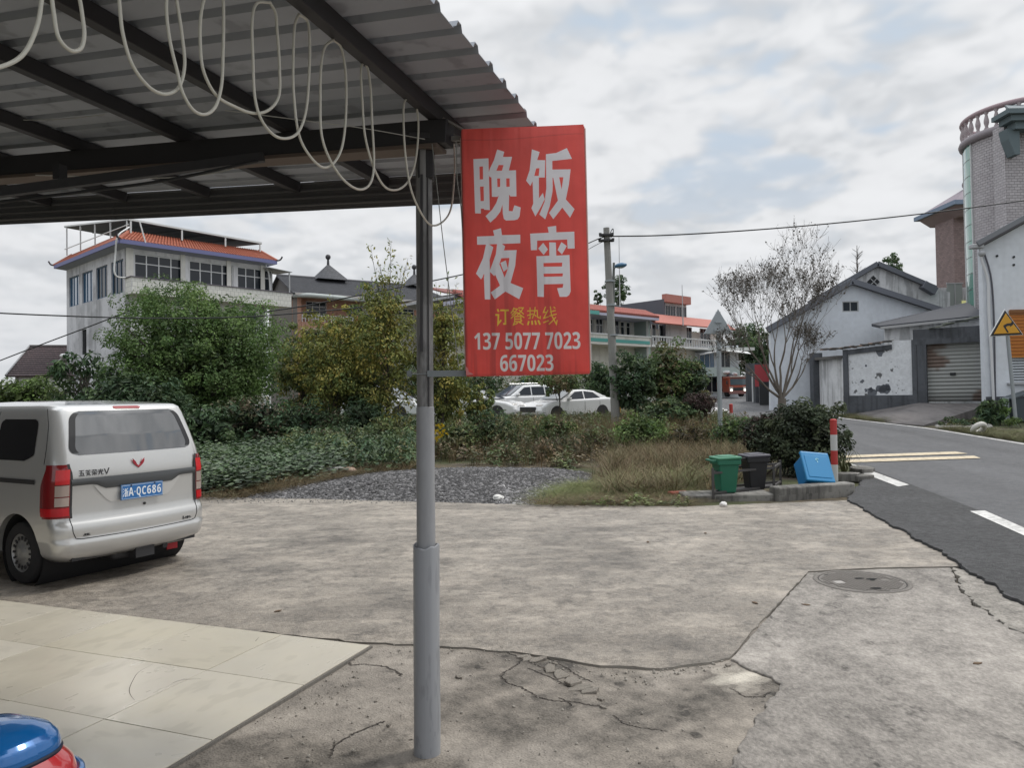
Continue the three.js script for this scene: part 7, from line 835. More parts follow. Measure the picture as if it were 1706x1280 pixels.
// small litter and stones
{
  const lump = (sd, a, b, c) => { const g = new THREE.IcosahedronGeometry(1, 2), q = g.attributes.position, n = fbm(3, 3, 2, sd); for (let i = 0; i < q.count; i++) { const k = 0.7 + 0.6 * n(q.getX(i) * 0.6 + 0.7, q.getY(i) * 0.6 + q.getZ(i) * 0.5 + 0.7); q.setXYZ(i, q.getX(i) * a * k, q.getY(i) * b * k, q.getZ(i) * c * k); } g.computeVertexNormals(); return g; };
  const put1 = (name, l, cat, x, y, g, m, ry = 0, lift = 0) => { const o = solo(name, g, m, l, cat); o.position.copy(G(x, y)); o.position.y += lift; o.rotation.y = ry; return o; };
  put1('crumpled_paper', 'small crumpled white paper on the concrete below the green bin', 'litter', 1205, 844, lump(3, 0.06, 0.045, 0.05), mat(0.7, 0.68, 0.66, 0.8), 0, 0.03); put1('broken_brick', 'flat piece of red brick in the grass left of the bins', 'brick', 1130, 825, rbox(0.34, 0.07, 0.17, 0.02), mat(0.30, 0.09, 0.06, 0.9), 0.3, 0.03); put1('pale_stone', 'pale flat stone at the left top of the gravel heap', 'stone', 556, 789, lump(4, 0.25, 0.1, 0.18), mat(0.42, 0.43, 0.42, 0.9), 0, 0.07); put1('pale_stone', 'brownish flat stone right of the pale one behind the gravel', 'stone', 580, 790, lump(5, 0.2, 0.09, 0.15), mat(0.36, 0.26, 0.2, 0.9), 0, 0.07); put1('white_rag', 'white rag lying on the pale rubble at the right tip of the gravel', 'litter', 830, 833, lump(6, 0.09, 0.05, 0.08), mat(0.66, 0.65, 0.62, 0.85), 0, 0.04); put1('white_sack', 'white sack on the verge by the red leaved shrub', 'sack', 1190, 695, lump(7, 0.9, 0.3, 0.5), mat(0.62, 0.61, 0.6, 0.85), 0, 0.15);
  const r = put1('white_ring', 'white ring lying on the far verge below the corner house', 'ring', 1630, 723, new THREE.TorusGeometry(0.19, 0.09, 10, 24).rotateX(Math.PI / 2 - 0.9), mat(0.55, 0.53, 0.5, 0.8), 0.2, 0.18); const lf = [[690, 1137, 0], [1175, 890, 1], [1350, 1010, 2], [470, 1018, 3], [1252, 1004, 4], [1620, 1108, 5], [1080, 905, 6]]; lf.forEach(([x, y, k], i) => { const o = solo('fallen_leaf', extr([[0, 0], [0.025, 0.018], [0.05, 0.01], [0.07, 0], [0.05, -0.012], [0.025, -0.016]], 0.003, 0.001).rotateX(-Math.PI / 2), mat(0.12, 0.08, 0.05, 0.9), 'single brown dry leaf lying on the concrete', 'leaf', 'brown dry leaves scattered on the concrete'); o.position.copy(G(x, y)).setY(0.006); o.rotation.y = k * 1.3; });
}
// ================================================================ PLANTS
const leafMat = new THREE.MeshPhysicalMaterial({ vertexColors: true, roughness: 0.85, transmission: 0.3, thickness: 0, side: THREE.DoubleSide, specularIntensity: 0.7 });
const barkMat = mat(0.085, 0.075, 0.062, 0.92), barkPale = mat(0.15, 0.13, 0.11, 0.85), twigMat = mat(0.10, 0.085, 0.075, 0.9);
class Leaves {
  constructor(seed) { this.r = rng(seed); this.p = []; this.c = []; this.i = []; this.n = 0; }
  leaf(x, y, z, nx, ny, nz, len, wid, col, k, droop = 0) {       // a folded pointed blade lying across the direction n
    const r = this.r; let l = Math.hypot(nx, ny, nz) || 1; nx /= l; ny /= l; nz /= l;
    let ax = r() - 0.5, ay = r() - 0.5 - droop, az = r() - 0.5; const d = ax * nx + ay * ny + az * nz; ax -= d * nx; ay -= d * ny; az -= d * nz; l = Math.hypot(ax, ay, az) || 1; ax /= l; ay /= l; az /= l;
    const bx = ny * az - nz * ay, by = nz * ax - nx * az, bz = nx * ay - ny * ax, h = len / 2, w = wid / 2, f = wid * 0.22, m = len * 0.06, P0 = this.p, C = this.c, s = this.n;
    P0.push(x - ax * h, y - ay * h, z - az * h, x + ax * h - nx * m, y + ay * h - ny * m, z + az * h - nz * m, x + bx * w + nx * f, y + by * w + ny * f, z + bz * w + nz * f, x - bx * w + nx * f, y - by * w + ny * f, z - bz * w + nz * f);
    for (let q = 0; q < 4; q++) C.push(col[0] * k, col[1] * k, col[2] * k); this.i.push(s, s + 2, s + 1, s, s + 1, s + 3); this.n += 4;
  }
  clump(cx, cy, cz, rx, ry, rz, n, size, cols, o = {}) {
    const r = this.r, tone = 0.72 + 0.56 * r(), col0 = cols[Math.floor(r() * cols.length)], asp = o.asp ?? 0.48, shell = o.shell ?? 0.5;
    for (let i = 0; i < n; i++) {
      let x, y, z, q; do { x = 2 * r() - 1; y = 2 * r() - 1; z = 2 * r() - 1; q = x * x + y * y + z * z; } while (q > 1 || q < 1e-4); q = Math.sqrt(q); const t = (shell + (1 - shell) * q) / q; x *= t; y *= t; z *= t;
      const c = r() < 0.75 ? col0 : cols[Math.floor(r() * cols.length)], s = size * (0.6 + 0.8 * r());
      this.leaf(cx + x * rx, cy + y * ry, cz + z * rz, x * 0.9 + (r() - 0.5) * 1.1, y * 0.7 + 0.7 + (r() - 0.5) * 1.0, z * 0.9 + (r() - 0.5) * 1.1, s, s * asp, c, tone * (0.75 + 0.5 * r()), o.droop ?? 0.25);
    }
  }
  crown(c, rad, clumps, per, size, cols, o = {}) {               // clumps spread over an uneven ellipsoid
    const r = this.r, cr = o.cr ?? 0.3, list = [];
    for (let i = 0; i < clumps; i++) {
      let x, y, z, q; do { x = 2 * r() - 1; y = 2 * r() - 1; z = 2 * r() - 1; q = Math.hypot(x, y, z); } while (q > 1 || q < 0.02); const f = (o.fill ? q ** 0.7 : 0.55 + 0.45 * r() ** 0.6) / q; const lump = 0.86 + 0.2 * Math.sin(x * 4.1 + i * 0) * Math.sin(y * 5.3 + z * 3.7 + (o.ph ?? 0));
      const stray = r() < (o.stray ?? 0.1) ? 1.08 + 0.22 * r() : 1; x *= f * lump * stray; y *= f * lump * stray; z *= f * lump * stray; if (o.flat && y < -0.6) y = -0.6 - 0.2 * r(); const k = cr * (0.65 + 0.7 * r()) * (stray > 1 ? 0.6 : 1), m = (rad[0] + rad[1] + rad[2]) / 3, p = [c.x + x * (rad[0] - k * m * 0.5), c.y + y * (rad[1] - k * m * 0.5), c.z + z * (rad[2] - k * m * 0.5)];
      list.push(p); this.clump(...p, k * m, k * m * 0.75, k * m, per, size, cols, o);
    }
    return list;
  }
  build(parent, name = 'leaves') { const g = new THREE.BufferGeometry(); g.setAttribute('position', new THREE.Float32BufferAttribute(this.p, 3)); g.setAttribute('color', new THREE.Float32BufferAttribute(this.c, 3)); g.setIndex(this.i); const m = new THREE.Mesh(g, leafMat); m.name = name; m.castShadow = m.receiveShadow = true; parent.add(m); return m; }
}
function limb(a, b, r0, r1, bend, r, n = 6) { const pts = []; for (let i = 0; i <= n; i++) { const t = i / n, w = bend * Math.sin(t * Math.PI); pts.push(a.clone().lerp(b, t).add(V3((r() - 0.5) * bend * 0.5 + 0, w * 0.5, (r() - 0.5) * bend * 0.5))); } const g = []; for (let i = 0; i < n; i++) g.push(rod(pts[i], pts[i + 1], lerp(r0, r1, i / n), lerp(r0, r1, (i + 1) / n), 6)); return g; }
function plant(name, label, category, seed, c, rad, clumps, per, size, cols, o = {}) {
  const g = hgt(c.x, c.z), t = thing(name, label, category, [c.x, g, c.z], 0, o.group), L = new Leaves(seed), r = rng(seed + 9), cc = V3(0, c.y - g, 0), list = L.crown(cc, rad, clumps, per, size, cols, o); if (o.core) L.crown(cc, rad.map((q) => q * 0.72), Math.round(clumps * 0.5), Math.round(per * 0.3), size * 2.1, cols.map((q) => q.map((w) => w * 0.55)), { cr: 0.4, fill: true });  // core: inner leaves, the shade inside the crown put into their darker colour
  for (const e of o.extra ?? []) e(L, cc, r);
  L.build(t, o.leafName ?? (o.tree ? 'crown' : 'leaves'));
  const wood = [], st = o.stems ?? 1; for (let i = 0; i < st; i++) { const b = V3((r() - 0.5) * 0.15 * st, -0.05, (r() - 0.5) * 0.15 * st), top = cc.clone().add(V3((r() - 0.5) * rad[0] * 0.3 * Math.sqrt(st), rad[1] * (st > 1 ? 0.1 : -0.25) , (r() - 0.5) * rad[2] * 0.3)); wood.push(...limb(b, top, o.trunk ?? 0.05, (o.trunk ?? 0.05) * 0.6, 0.15, r)); const lim = list.filter((_, k) => k % (o.every ?? 6) === i % (o.every ?? 6)).slice(0, Math.ceil(40 / st)); for (const p of lim) { const q = top.clone().lerp(b, 0.5 * r()); wood.push(...limb(q, V3(...p), (o.trunk ?? 0.05) * 0.45, 0.008, 0.1, r, 4)); } }
  part(t, o.tree ? 'trunk' : 'stems', wood, o.bark ?? barkMat); return t;
}
const G1 = [[0.125, 0.21, 0.058], [0.155, 0.25, 0.07], [0.09, 0.165, 0.048], [0.185, 0.27, 0.085]], GD = [[0.055, 0.105, 0.042], [0.075, 0.13, 0.05], [0.095, 0.145, 0.058], [0.062, 0.115, 0.058]], GY = [[0.30, 0.29, 0.07], [0.22, 0.25, 0.07], [0.14, 0.19, 0.06], [0.36, 0.31, 0.075], [0.24, 0.26, 0.07]], GL = [[0.12, 0.19, 0.045], [0.15, 0.21, 0.06], [0.095, 0.15, 0.042]], BR = [[0.19, 0.135, 0.075], [0.13, 0.10, 0.06], [0.095, 0.105, 0.045], [0.22, 0.17, 0.09], [0.075, 0.085, 0.04]], GM = [[0.10, 0.15, 0.052], [0.14, 0.175, 0.058], [0.078, 0.118, 0.045], [0.17, 0.165, 0.065]];

// the round camphor tree
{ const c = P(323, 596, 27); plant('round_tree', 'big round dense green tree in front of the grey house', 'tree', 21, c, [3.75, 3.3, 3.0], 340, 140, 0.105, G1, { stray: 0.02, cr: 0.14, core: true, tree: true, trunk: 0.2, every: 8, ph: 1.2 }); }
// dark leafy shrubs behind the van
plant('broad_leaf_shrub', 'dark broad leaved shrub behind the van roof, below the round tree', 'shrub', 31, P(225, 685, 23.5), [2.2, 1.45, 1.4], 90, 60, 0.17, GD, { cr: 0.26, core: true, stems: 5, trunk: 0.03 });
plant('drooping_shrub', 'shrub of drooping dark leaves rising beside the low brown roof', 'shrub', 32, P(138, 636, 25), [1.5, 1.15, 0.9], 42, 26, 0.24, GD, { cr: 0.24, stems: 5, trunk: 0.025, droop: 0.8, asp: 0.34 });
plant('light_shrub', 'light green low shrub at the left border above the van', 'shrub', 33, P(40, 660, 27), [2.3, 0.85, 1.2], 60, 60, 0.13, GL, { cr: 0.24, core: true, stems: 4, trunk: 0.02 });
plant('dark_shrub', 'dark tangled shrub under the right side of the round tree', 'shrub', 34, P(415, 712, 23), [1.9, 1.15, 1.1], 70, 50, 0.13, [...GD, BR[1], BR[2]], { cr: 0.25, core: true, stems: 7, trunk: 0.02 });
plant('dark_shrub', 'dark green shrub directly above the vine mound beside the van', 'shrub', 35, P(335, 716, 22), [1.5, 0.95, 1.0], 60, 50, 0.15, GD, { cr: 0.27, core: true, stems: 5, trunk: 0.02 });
// thin yellowing trees
const sprig = (px, py, d, n, sp, size, cols) => (L, cc, r) => {};
function slimTree(label, seed, cx, cy, d, rx, ry, clumps, per, spires, cols) {
  const c = P(cx, cy, d), g = hgt(c.x, c.z), t = thing('slender_tree', label, 'tree', [c.x, g, c.z]), L = new Leaves(seed), r = rng(seed + 3), cc = V3(0, c.y - g, 0), list = L.crown(cc, [rx, ry, rx * 0.9], Math.round(clumps * 1.9), Math.round(per * 1.4), 0.125, cols, { cr: 0.2, asp: 0.46, droop: 0.6, fill: true }), wood = [], top = cc.clone().add(V3(0.05, ry * 0.55, 0)), root = V3(0.1 * (r() - 0.5), -0.05, 0); wood.push(...limb(root, cc.clone().add(V3(0, -ry * 0.3, 0)), 0.075, 0.05, 0.1, r), ...limb(cc.clone().add(V3(0, -ry * 0.3, 0)), top, 0.05, 0.02, 0.1, r));
  list.forEach((p, i) => { if (i % 3) return; const q = root.clone().lerp(top, clamp((p[1] - 0.9) / top.y, 0.3, 0.95)); wood.push(...limb(q, V3(...p), 0.018, 0.005, 0.1, r, 4)); });
  for (const [sx, sy, n] of spires) { const e = P(sx, sy, d).sub(t.position), q = top.clone().lerp(root, 0.3); wood.push(...limb(q, e, 0.02, 0.004, 0.06, r, 6)); for (let i = 0; i < n; i++) { const k = 0.3 + 0.7 * r(), p = q.clone().lerp(e, k).add(V3((r() - 0.5) * 0.5 * (1.1 - k * 0.5), (r() - 0.5) * 0.4, (r() - 0.5) * 0.5)); const s = 0.08 + 0.07 * r(); L.leaf(p.x, p.y, p.z, r() - 0.5, r() - 0.2, r() - 0.5, s * 1.2, s * 0.5, cols[Math.floor(r() * cols.length)], 0.7 + 0.6 * r(), 0.7); if (i % 5 === 0) wood.push(rod(p, q.clone().lerp(e, k * 0.92), 0.003, 0.006, 3)); } }
  L.build(t, 'crown'); part(t, 'trunk', wood, barkMat); return t;
}
slimTree('yellow green slender tree just right of the round green tree', 41, 552, 612, 25, 1.5, 2.1, 76, 44, [[555, 490, 30], [520, 520, 30], [590, 510, 40]], GY);
slimTree('tallest yellowing slender tree with sparse top just left of the post', 42, 645, 585, 24.5, 1.2, 2.85, 80, 40, [[618, 410, 60], [652, 402, 110], [680, 430, 60], [634, 440, 50], [668, 450, 60]], GY);
slimTree('yellowing tree with bare upper twigs between post and red sign', 43, 738, 600, 25, 1.1, 2.35, 64, 42, [[726, 470, 22], [748, 455, 14], [762, 470, 26], [742, 500, 40], [716, 500, 40]], GY);
slimTree('yellow green tree in front of the brick house balcony, between two slender trees', 47, 598, 590, 26.5, 1.25, 2.0, 60, 44, [[600, 470, 40], [575, 500, 30], [625, 490, 30]], [...GY, GL[0]]);
slimTree('yellow green tree touching the right side of the round green tree', 48, 505, 625, 26, 1.1, 1.8, 52, 44, [[510, 520, 30], [490, 540, 24]], [...GY.slice(1), ...GM]);
slimTree('small yellow green tree showing under the lower left of the red sign', 44, 795, 670, 27, 0.8, 1.0, 30, 40, [[800, 640, 20]], [...GY, ...GM]);
plant('bush', 'yellow green bush between the two slender trees left of the post', 'bush', 45, P(600, 655, 25.5), [1.5, 0.95, 1.0], 60, 54, 0.12, [...GY.slice(1, 3), ...GM, GL[0]], { cr: 0.28, stems: 6, trunk: 0.02, core: true });
plant('bush', 'yellow green bush right of the post, level with the sign bottom', 'bush', 46, P(735, 668, 25.5), [1.0, 0.9, 0.9], 44, 50, 0.115, [...GY.slice(1, 3), ...GM], { cr: 0.28, stems: 5, trunk: 0.02, core: true });
// undergrowth bushes left of the post
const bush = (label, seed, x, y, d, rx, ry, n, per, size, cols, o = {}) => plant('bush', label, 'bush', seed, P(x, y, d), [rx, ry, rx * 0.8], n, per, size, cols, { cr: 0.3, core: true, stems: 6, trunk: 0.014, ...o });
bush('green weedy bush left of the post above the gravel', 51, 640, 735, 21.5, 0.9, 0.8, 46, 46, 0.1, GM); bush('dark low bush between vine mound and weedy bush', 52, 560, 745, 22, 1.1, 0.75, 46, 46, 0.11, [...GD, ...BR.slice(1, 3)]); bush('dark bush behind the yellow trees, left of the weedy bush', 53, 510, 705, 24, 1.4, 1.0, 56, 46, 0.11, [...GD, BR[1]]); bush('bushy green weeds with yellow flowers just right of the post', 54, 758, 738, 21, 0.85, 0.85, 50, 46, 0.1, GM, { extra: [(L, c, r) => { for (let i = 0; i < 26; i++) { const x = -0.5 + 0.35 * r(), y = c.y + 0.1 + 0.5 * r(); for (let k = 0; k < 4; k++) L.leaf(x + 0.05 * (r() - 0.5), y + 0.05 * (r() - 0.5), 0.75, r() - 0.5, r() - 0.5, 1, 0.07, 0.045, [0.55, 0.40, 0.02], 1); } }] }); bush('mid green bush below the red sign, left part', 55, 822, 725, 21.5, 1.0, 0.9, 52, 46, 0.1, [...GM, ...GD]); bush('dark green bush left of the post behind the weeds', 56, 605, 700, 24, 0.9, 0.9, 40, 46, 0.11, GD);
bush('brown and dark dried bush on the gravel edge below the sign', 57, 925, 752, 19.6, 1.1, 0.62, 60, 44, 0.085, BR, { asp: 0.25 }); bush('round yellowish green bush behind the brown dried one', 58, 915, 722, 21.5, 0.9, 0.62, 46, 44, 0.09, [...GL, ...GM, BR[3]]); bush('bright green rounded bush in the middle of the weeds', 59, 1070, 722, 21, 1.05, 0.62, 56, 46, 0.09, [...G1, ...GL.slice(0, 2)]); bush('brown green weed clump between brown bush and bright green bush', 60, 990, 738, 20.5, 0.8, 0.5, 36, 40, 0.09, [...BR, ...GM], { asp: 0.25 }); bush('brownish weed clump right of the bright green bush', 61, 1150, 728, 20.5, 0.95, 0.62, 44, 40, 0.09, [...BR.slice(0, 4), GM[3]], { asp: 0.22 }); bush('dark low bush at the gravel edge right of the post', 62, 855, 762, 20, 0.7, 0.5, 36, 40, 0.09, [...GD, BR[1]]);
// mid-distance trees on the far side of the weeds
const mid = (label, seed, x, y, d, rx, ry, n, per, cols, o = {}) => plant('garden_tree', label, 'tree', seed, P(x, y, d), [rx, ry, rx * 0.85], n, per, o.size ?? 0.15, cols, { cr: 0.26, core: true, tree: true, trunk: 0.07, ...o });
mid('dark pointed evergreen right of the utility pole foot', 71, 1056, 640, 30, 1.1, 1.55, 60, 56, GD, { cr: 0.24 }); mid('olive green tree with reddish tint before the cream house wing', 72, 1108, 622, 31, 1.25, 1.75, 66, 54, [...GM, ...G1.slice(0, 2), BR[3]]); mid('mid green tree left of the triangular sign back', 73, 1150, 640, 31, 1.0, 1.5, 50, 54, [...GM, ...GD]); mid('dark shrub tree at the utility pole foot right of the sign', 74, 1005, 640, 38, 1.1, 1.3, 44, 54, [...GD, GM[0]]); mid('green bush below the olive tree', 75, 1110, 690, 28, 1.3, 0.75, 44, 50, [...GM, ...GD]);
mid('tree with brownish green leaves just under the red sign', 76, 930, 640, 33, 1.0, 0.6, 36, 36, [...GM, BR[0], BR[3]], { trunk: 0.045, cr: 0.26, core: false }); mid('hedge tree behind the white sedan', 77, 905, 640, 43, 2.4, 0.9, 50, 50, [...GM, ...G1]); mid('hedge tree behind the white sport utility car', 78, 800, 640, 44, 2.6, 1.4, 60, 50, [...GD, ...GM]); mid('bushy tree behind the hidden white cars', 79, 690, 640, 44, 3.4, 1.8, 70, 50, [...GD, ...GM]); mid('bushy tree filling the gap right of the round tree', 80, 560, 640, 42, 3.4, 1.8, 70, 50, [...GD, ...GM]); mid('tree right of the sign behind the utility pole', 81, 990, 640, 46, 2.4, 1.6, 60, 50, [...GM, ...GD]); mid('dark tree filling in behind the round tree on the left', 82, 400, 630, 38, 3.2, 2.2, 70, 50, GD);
plant('red_shrub', 'rounded reddish brown clipped shrub left of the grey sign pole', 'shrub', 83, P(1165, 672, 28), [0.8, 0.6, 0.75], 60, 50, 0.07, [[0.075, 0.035, 0.035], [0.06, 0.04, 0.03], [0.09, 0.045, 0.04], [0.05, 0.045, 0.03]], { cr: 0.28, core: true, stems: 5, trunk: 0.03 });
// the leafy hedge at the corner and the bare tree in it
{
  const cols = [[0.045, 0.066, 0.032], [0.062, 0.085, 0.04], [0.085, 0.105, 0.052], [0.036, 0.052, 0.028]];
  plant('leafy_hedge', 'dark glossy leaved hedge behind the blue tub and striped post', 'hedge', 91, P(1342, 731, 15.3), [0.97, 1.0, 0.75], 150, 62, 0.085, cols, { cr: 0.22, core: true, stems: 9, trunk: 0.022, asp: 0.55, droop: 0.1 });
  plant('leafy_hedge', 'hedge part with reddish tips left of the glossy leaved one', 'hedge', 92, P(1275, 725, 16.2), [0.62, 0.72, 0.7], 70, 54, 0.075, [...cols, [0.08, 0.05, 0.04], [0.07, 0.045, 0.035]], { cr: 0.24, core: true, stems: 7, trunk: 0.018 });
  plant('low_hedge', 'low green hedge behind the tall dry grass near the sign pole', 'hedge', 93, P(1235, 718, 20), [1.1, 0.42, 0.6], 60, 46, 0.08, [...G1, ...GD], { cr: 0.26, core: true, stems: 6, trunk: 0.014 });
  const base0 = P(1300, 700, 17.2), g = hgt(0, -17.2), t = thing('bare_tree', 'spreading nearly leafless tree with many pale stems rising from the hedge', 'tree', [base0.x, g, base0.z]), r = rng(95), wood = [], L = new Leaves(96), dark = [[0.06, 0.056, 0.05], [0.075, 0.068, 0.056], [0.09, 0.07, 0.055], [0.07, 0.072, 0.055]], fork = P(1302, 664, 17.2).sub(t.position);
  wood.push(...limb(V3(0, -0.1, 0), fork, 0.12, 0.09, 0.03, r));
  const grow = (p, d, len, rad, lev) => {
    const n = 3, pts = [p.clone()]; let q = p.clone(), v = d.clone(); for (let i = 0; i < n; i++) { v.add(V3((r() - 0.5) * 0.28, 0.06 + (r() - 0.5) * 0.2, (r() - 0.5) * 0.28)).normalize(); q = q.clone().addScaledVector(v, len / n); pts.push(q); } const r1 = Math.max(0.0028, rad * 0.62); for (let i = 0; i < n; i++) wood.push(rod(pts[i], pts[i + 1], lerp(rad, r1, i / n), lerp(rad, r1, (i + 1) / n), lev < 2 ? 7 : lev < 4 ? 4 : 3));
    if (lev >= 3) for (let i = 0; i < (lev >= 5 ? 4 : 2); i++) { const k = pts[1 + Math.floor(r() * n)], s = 0.026 + 0.03 * r(); if (r() < 0.45) L.leaf(k.x + (r() - 0.5) * 0.08, k.y + (r() - 0.5) * 0.08, k.z + (r() - 0.5) * 0.08, r() - 0.5, r() - 0.5, r() - 0.5, s * 1.3, s * 0.75, dark[Math.floor(r() * 4)], 0.7 + 0.6 * r(), 0.4); }
    if (lev >= 4) for (let i = 0; i < 1; i++) { const e = pts[1 + i].clone().add(V3((r() - 0.5) * 0.4, 0.05 + 0.25 * r(), (r() - 0.5) * 0.4)); wood.push(rod(pts[1 + i], e, 0.0032, 0.002, 3)); } if (lev >= 6) return; const kids = lev < 2 ? 2 : 2 + (r() < 0.35 ? 1 : 0); for (let k = 0; k < kids; k++) { const s = lev < 2 ? 0.45 : 0.62, nd = v.clone().add(V3((r() - 0.5) * 2 * s, (r() - 0.3) * s, (r() - 0.5) * 2 * s)).normalize(); grow(pts[n - (k > 1 ? 1 : 0)], nd, len * (0.76 + 0.2 * r()), r1 * (k ? 0.8 : 0.95), lev + 1); }
  };
  for (const [x, y, z] of [[1168, 470, 0.5], [1215, 440, -0.4], [1262, 430, 0.3], [1310, 420, -0.3], [1348, 410, 0.4], [1385, 470, -0.2], [1378, 575, 0.4], [1190, 560, -0.5]]) { const e = P(x, y, 17.2 + z).sub(t.position), d = e.sub(fork), l = d.length(); d.normalize(); grow(fork.clone().add(V3((r() - 0.5) * 0.12, 0, (r() - 0.5) * 0.12)), d.add(V3(0, -0.12, 0)).normalize(), l * 0.215, 0.036, 0); }
  part(t, 'trunk', wood, barkPale); L.build(t, 'leaves');
}
// far trees
const farTree = (name, label, seed, x, y, d, rx, ry, n, per, cols, size, o = {}) => plant(name, label, 'tree', seed, P(x, y, d), [rx, ry, rx], n, per, size, cols, { cr: 0.2, tree: true, trunk: 0.16, ...o });
farTree('conifer', 'dark sparse conifer behind the cream house, at the street lamp', 101, 1027, 487, 92, 1.9, 2.6, 60, 46, GD, 0.3, { cr: 0.2 }); farTree('conifer', 'small dark conifer left of the utility pole behind the cream house', 102, 996, 497, 95, 0.7, 1.3, 20, 36, GD, 0.28); farTree('conifer', 'dark conifer top behind the rear gable roof', 103, 1484, 447, 80, 1.3, 2.3, 36, 40, GD, 0.28); farTree('far_tree', 'dark leafy trees behind the red truck', 104, 1258, 590, 84, 4.6, 4.2, 90, 60, [...GD, GM[0]], 0.36, { core: true }); farTree('far_tree', 'dark tree mass left of the truck behind the blue glass house', 105, 1150, 600, 90, 4.2, 4.2, 80, 60, [...GD, GM[2]], 0.36, { core: true });
{ const t = thing('bare_far_tree', 'thin leafless treetop rising behind the rear gable', 'tree'), r = rng(7), b = P(1428, 480, 82), e = P(1427, 409, 82), w = [rod(b, e, 0.12, 0.03, 5)]; for (let i = 0; i < 46; i++) { const k = 0.25 + 0.72 * r(), p = b.clone().lerp(e, k), l = 0.9 * (1.15 - k) + 0.25; w.push(rod(p, p.clone().add(V3((r() - 0.5) * 2 * l, 0.4 * l + 0.5 * r(), (r() - 0.5) * l)), 0.03, 0.01, 3)); } part(t, 'trunk', w, twigMat); }
// plants on the right verge
plant('verge_plant', 'leafy dark plant with long leaves beside the ramp and the dark box', 'plant', 111, P(1655, 688, 28.6), [0.75, 0.55, 0.5], 34, 30, 0.3, [...GD, G1[1]], { cr: 0.34, asp: 0.26, stems: 5, trunk: 0.02, droop: 0.5 }); plant('verge_plant', 'small pale weed at the foot of the warning sign pole', 'plant', 112, P(1688, 704, 27.3), [0.4, 0.22, 0.3], 14, 24, 0.16, GL, { cr: 0.4, asp: 0.22, stems: 3, trunk: 0.01 }); plant('verge_plant', 'low weeds among stones below the ramp edge', 'plant', 113, P(1600, 703, 28), [1.0, 0.22, 0.35], 26, 24, 0.12, [...GM, ...GD], { cr: 0.28, stems: 4, trunk: 0.01 });
{ const L = new Leaves(120), p = base(1402, 14.6), g = thing('strap_plant', 'tuft of arching strap leaves at the foot of the large striped post', 'plant', [p.x, p.y, p.z]), r = rng(121), gs = []; for (let i = 0; i < 34; i++) { const a = r() * 6.28, l = 0.25 + 0.3 * r(), h = 0.25 + 0.3 * r(), q = [V3(0, 0, 0), V3(Math.cos(a) * l * 0.4, h * 0.8, Math.sin(a) * l * 0.4), V3(Math.cos(a) * l * 0.8, h, Math.sin(a) * l * 0.8), V3(Math.cos(a) * l * 1.1, h * 0.7, Math.sin(a) * l * 1.1)], cv = new THREE.CatmullRomCurve3(q); gs.push(grid(6, 1, (s, t) => cv.getPoint(s).add(V3(-Math.sin(a), 0, Math.cos(a)).multiplyScalar((t - 0.5) * 0.028 * (1 - s * 0.85))))); } part(g, 'leaves', gs, mat(0.10, 0.11, 0.045, 0.6, { side: THREE.DoubleSide })); }

// ---------------------------------------------------------------- grass, weeds, vines, gravel: nobody could count them
const bladeGeo = (n, spread, bend, wid, seed) => { const r = rng(seed), gs = []; for (let i = 0; i < n; i++) { const a = r() * 6.283, o = r() * spread, h = 0.55 + 0.45 * r(), bx = Math.cos(a) * bend * (0.4 + r()), bz = Math.sin(a) * bend * (0.4 + r()), x = Math.cos(a * 3.1) * o, z = Math.sin(a * 3.1) * o, sa = Math.sin(a), ca = Math.cos(a), w = wid * (0.6 + 0.6 * r()); gs.push(grid(1, 3, (s, t) => V3(x + bx * t * t + (s - 0.5) * w * (1 - t * 0.9) * -sa, h * t - 0.12 * bend * t * t, z + bz * t * t + (s - 0.5) * w * (1 - t * 0.9) * ca))); } return mergeGeometries(gs); };
const weedGeo = (n, seed, asp = 0.42) => { const L = new Leaves(seed), r = rng(seed); for (let i = 0; i < n; i++) { const h = 0.1 + 0.9 * r(), w = 0.42 * (1.1 - h * 0.7), a = r() * 6.28, s = 0.10 + 0.10 * r(); L.leaf(Math.cos(a) * w * r(), h, Math.sin(a) * w * r(), Math.cos(a) * 0.7 + (r() - 0.5), 0.7, Math.sin(a) * 0.7 + (r() - 0.5), s, s * asp, [1, 1, 1], 0.7 + 0.6 * r(), 0.4); } const g = new THREE.BufferGeometry(); g.setAttribute('position', new THREE.Float32BufferAttribute(L.p, 3)); g.setAttribute('color', new THREE.Float32BufferAttribute(L.c, 3)); g.setIndex(L.i); return g; };
function scatter(name, label, geo, material, n, seed, place) {     // place(r) -> { p, h, w, col } or null
  const r = rng(seed), items = []; let guard = 0; while (items.length < n && guard++ < n * 6) { const q = place(r); if (q) items.push(q); }
  const im = new THREE.InstancedMesh(geo, material, items.length), M = new THREE.Matrix4(), Q = new THREE.Quaternion(), E = new THREE.Euler(), C = new THREE.Color();
  items.forEach((q, i) => { Q.setFromEuler(E.set((r() - 0.5) * 0.35, r() * 6.283, (r() - 0.5) * 0.35)); M.compose(q.p, Q, V3(q.w, q.h, q.w)); im.setMatrixAt(i, M); im.setColorAt(i, C.setRGB(...q.col)); });
  im.name = numbered(name); im.castShadow = im.receiveShadow = true; tag(im, label, null, null, 'stuff'); scene.add(im); return im;
}
const inPoly = (poly, x, y) => { let c = false; for (let i = 0, j = poly.length - 1; i < poly.length; j = i++) { const [a, b] = poly[i], [d, e] = poly[j]; if ((b > y) !== (e > y) && x < ((d - a) * (y - b)) / (e - b) + a) c = !c; } return c; };
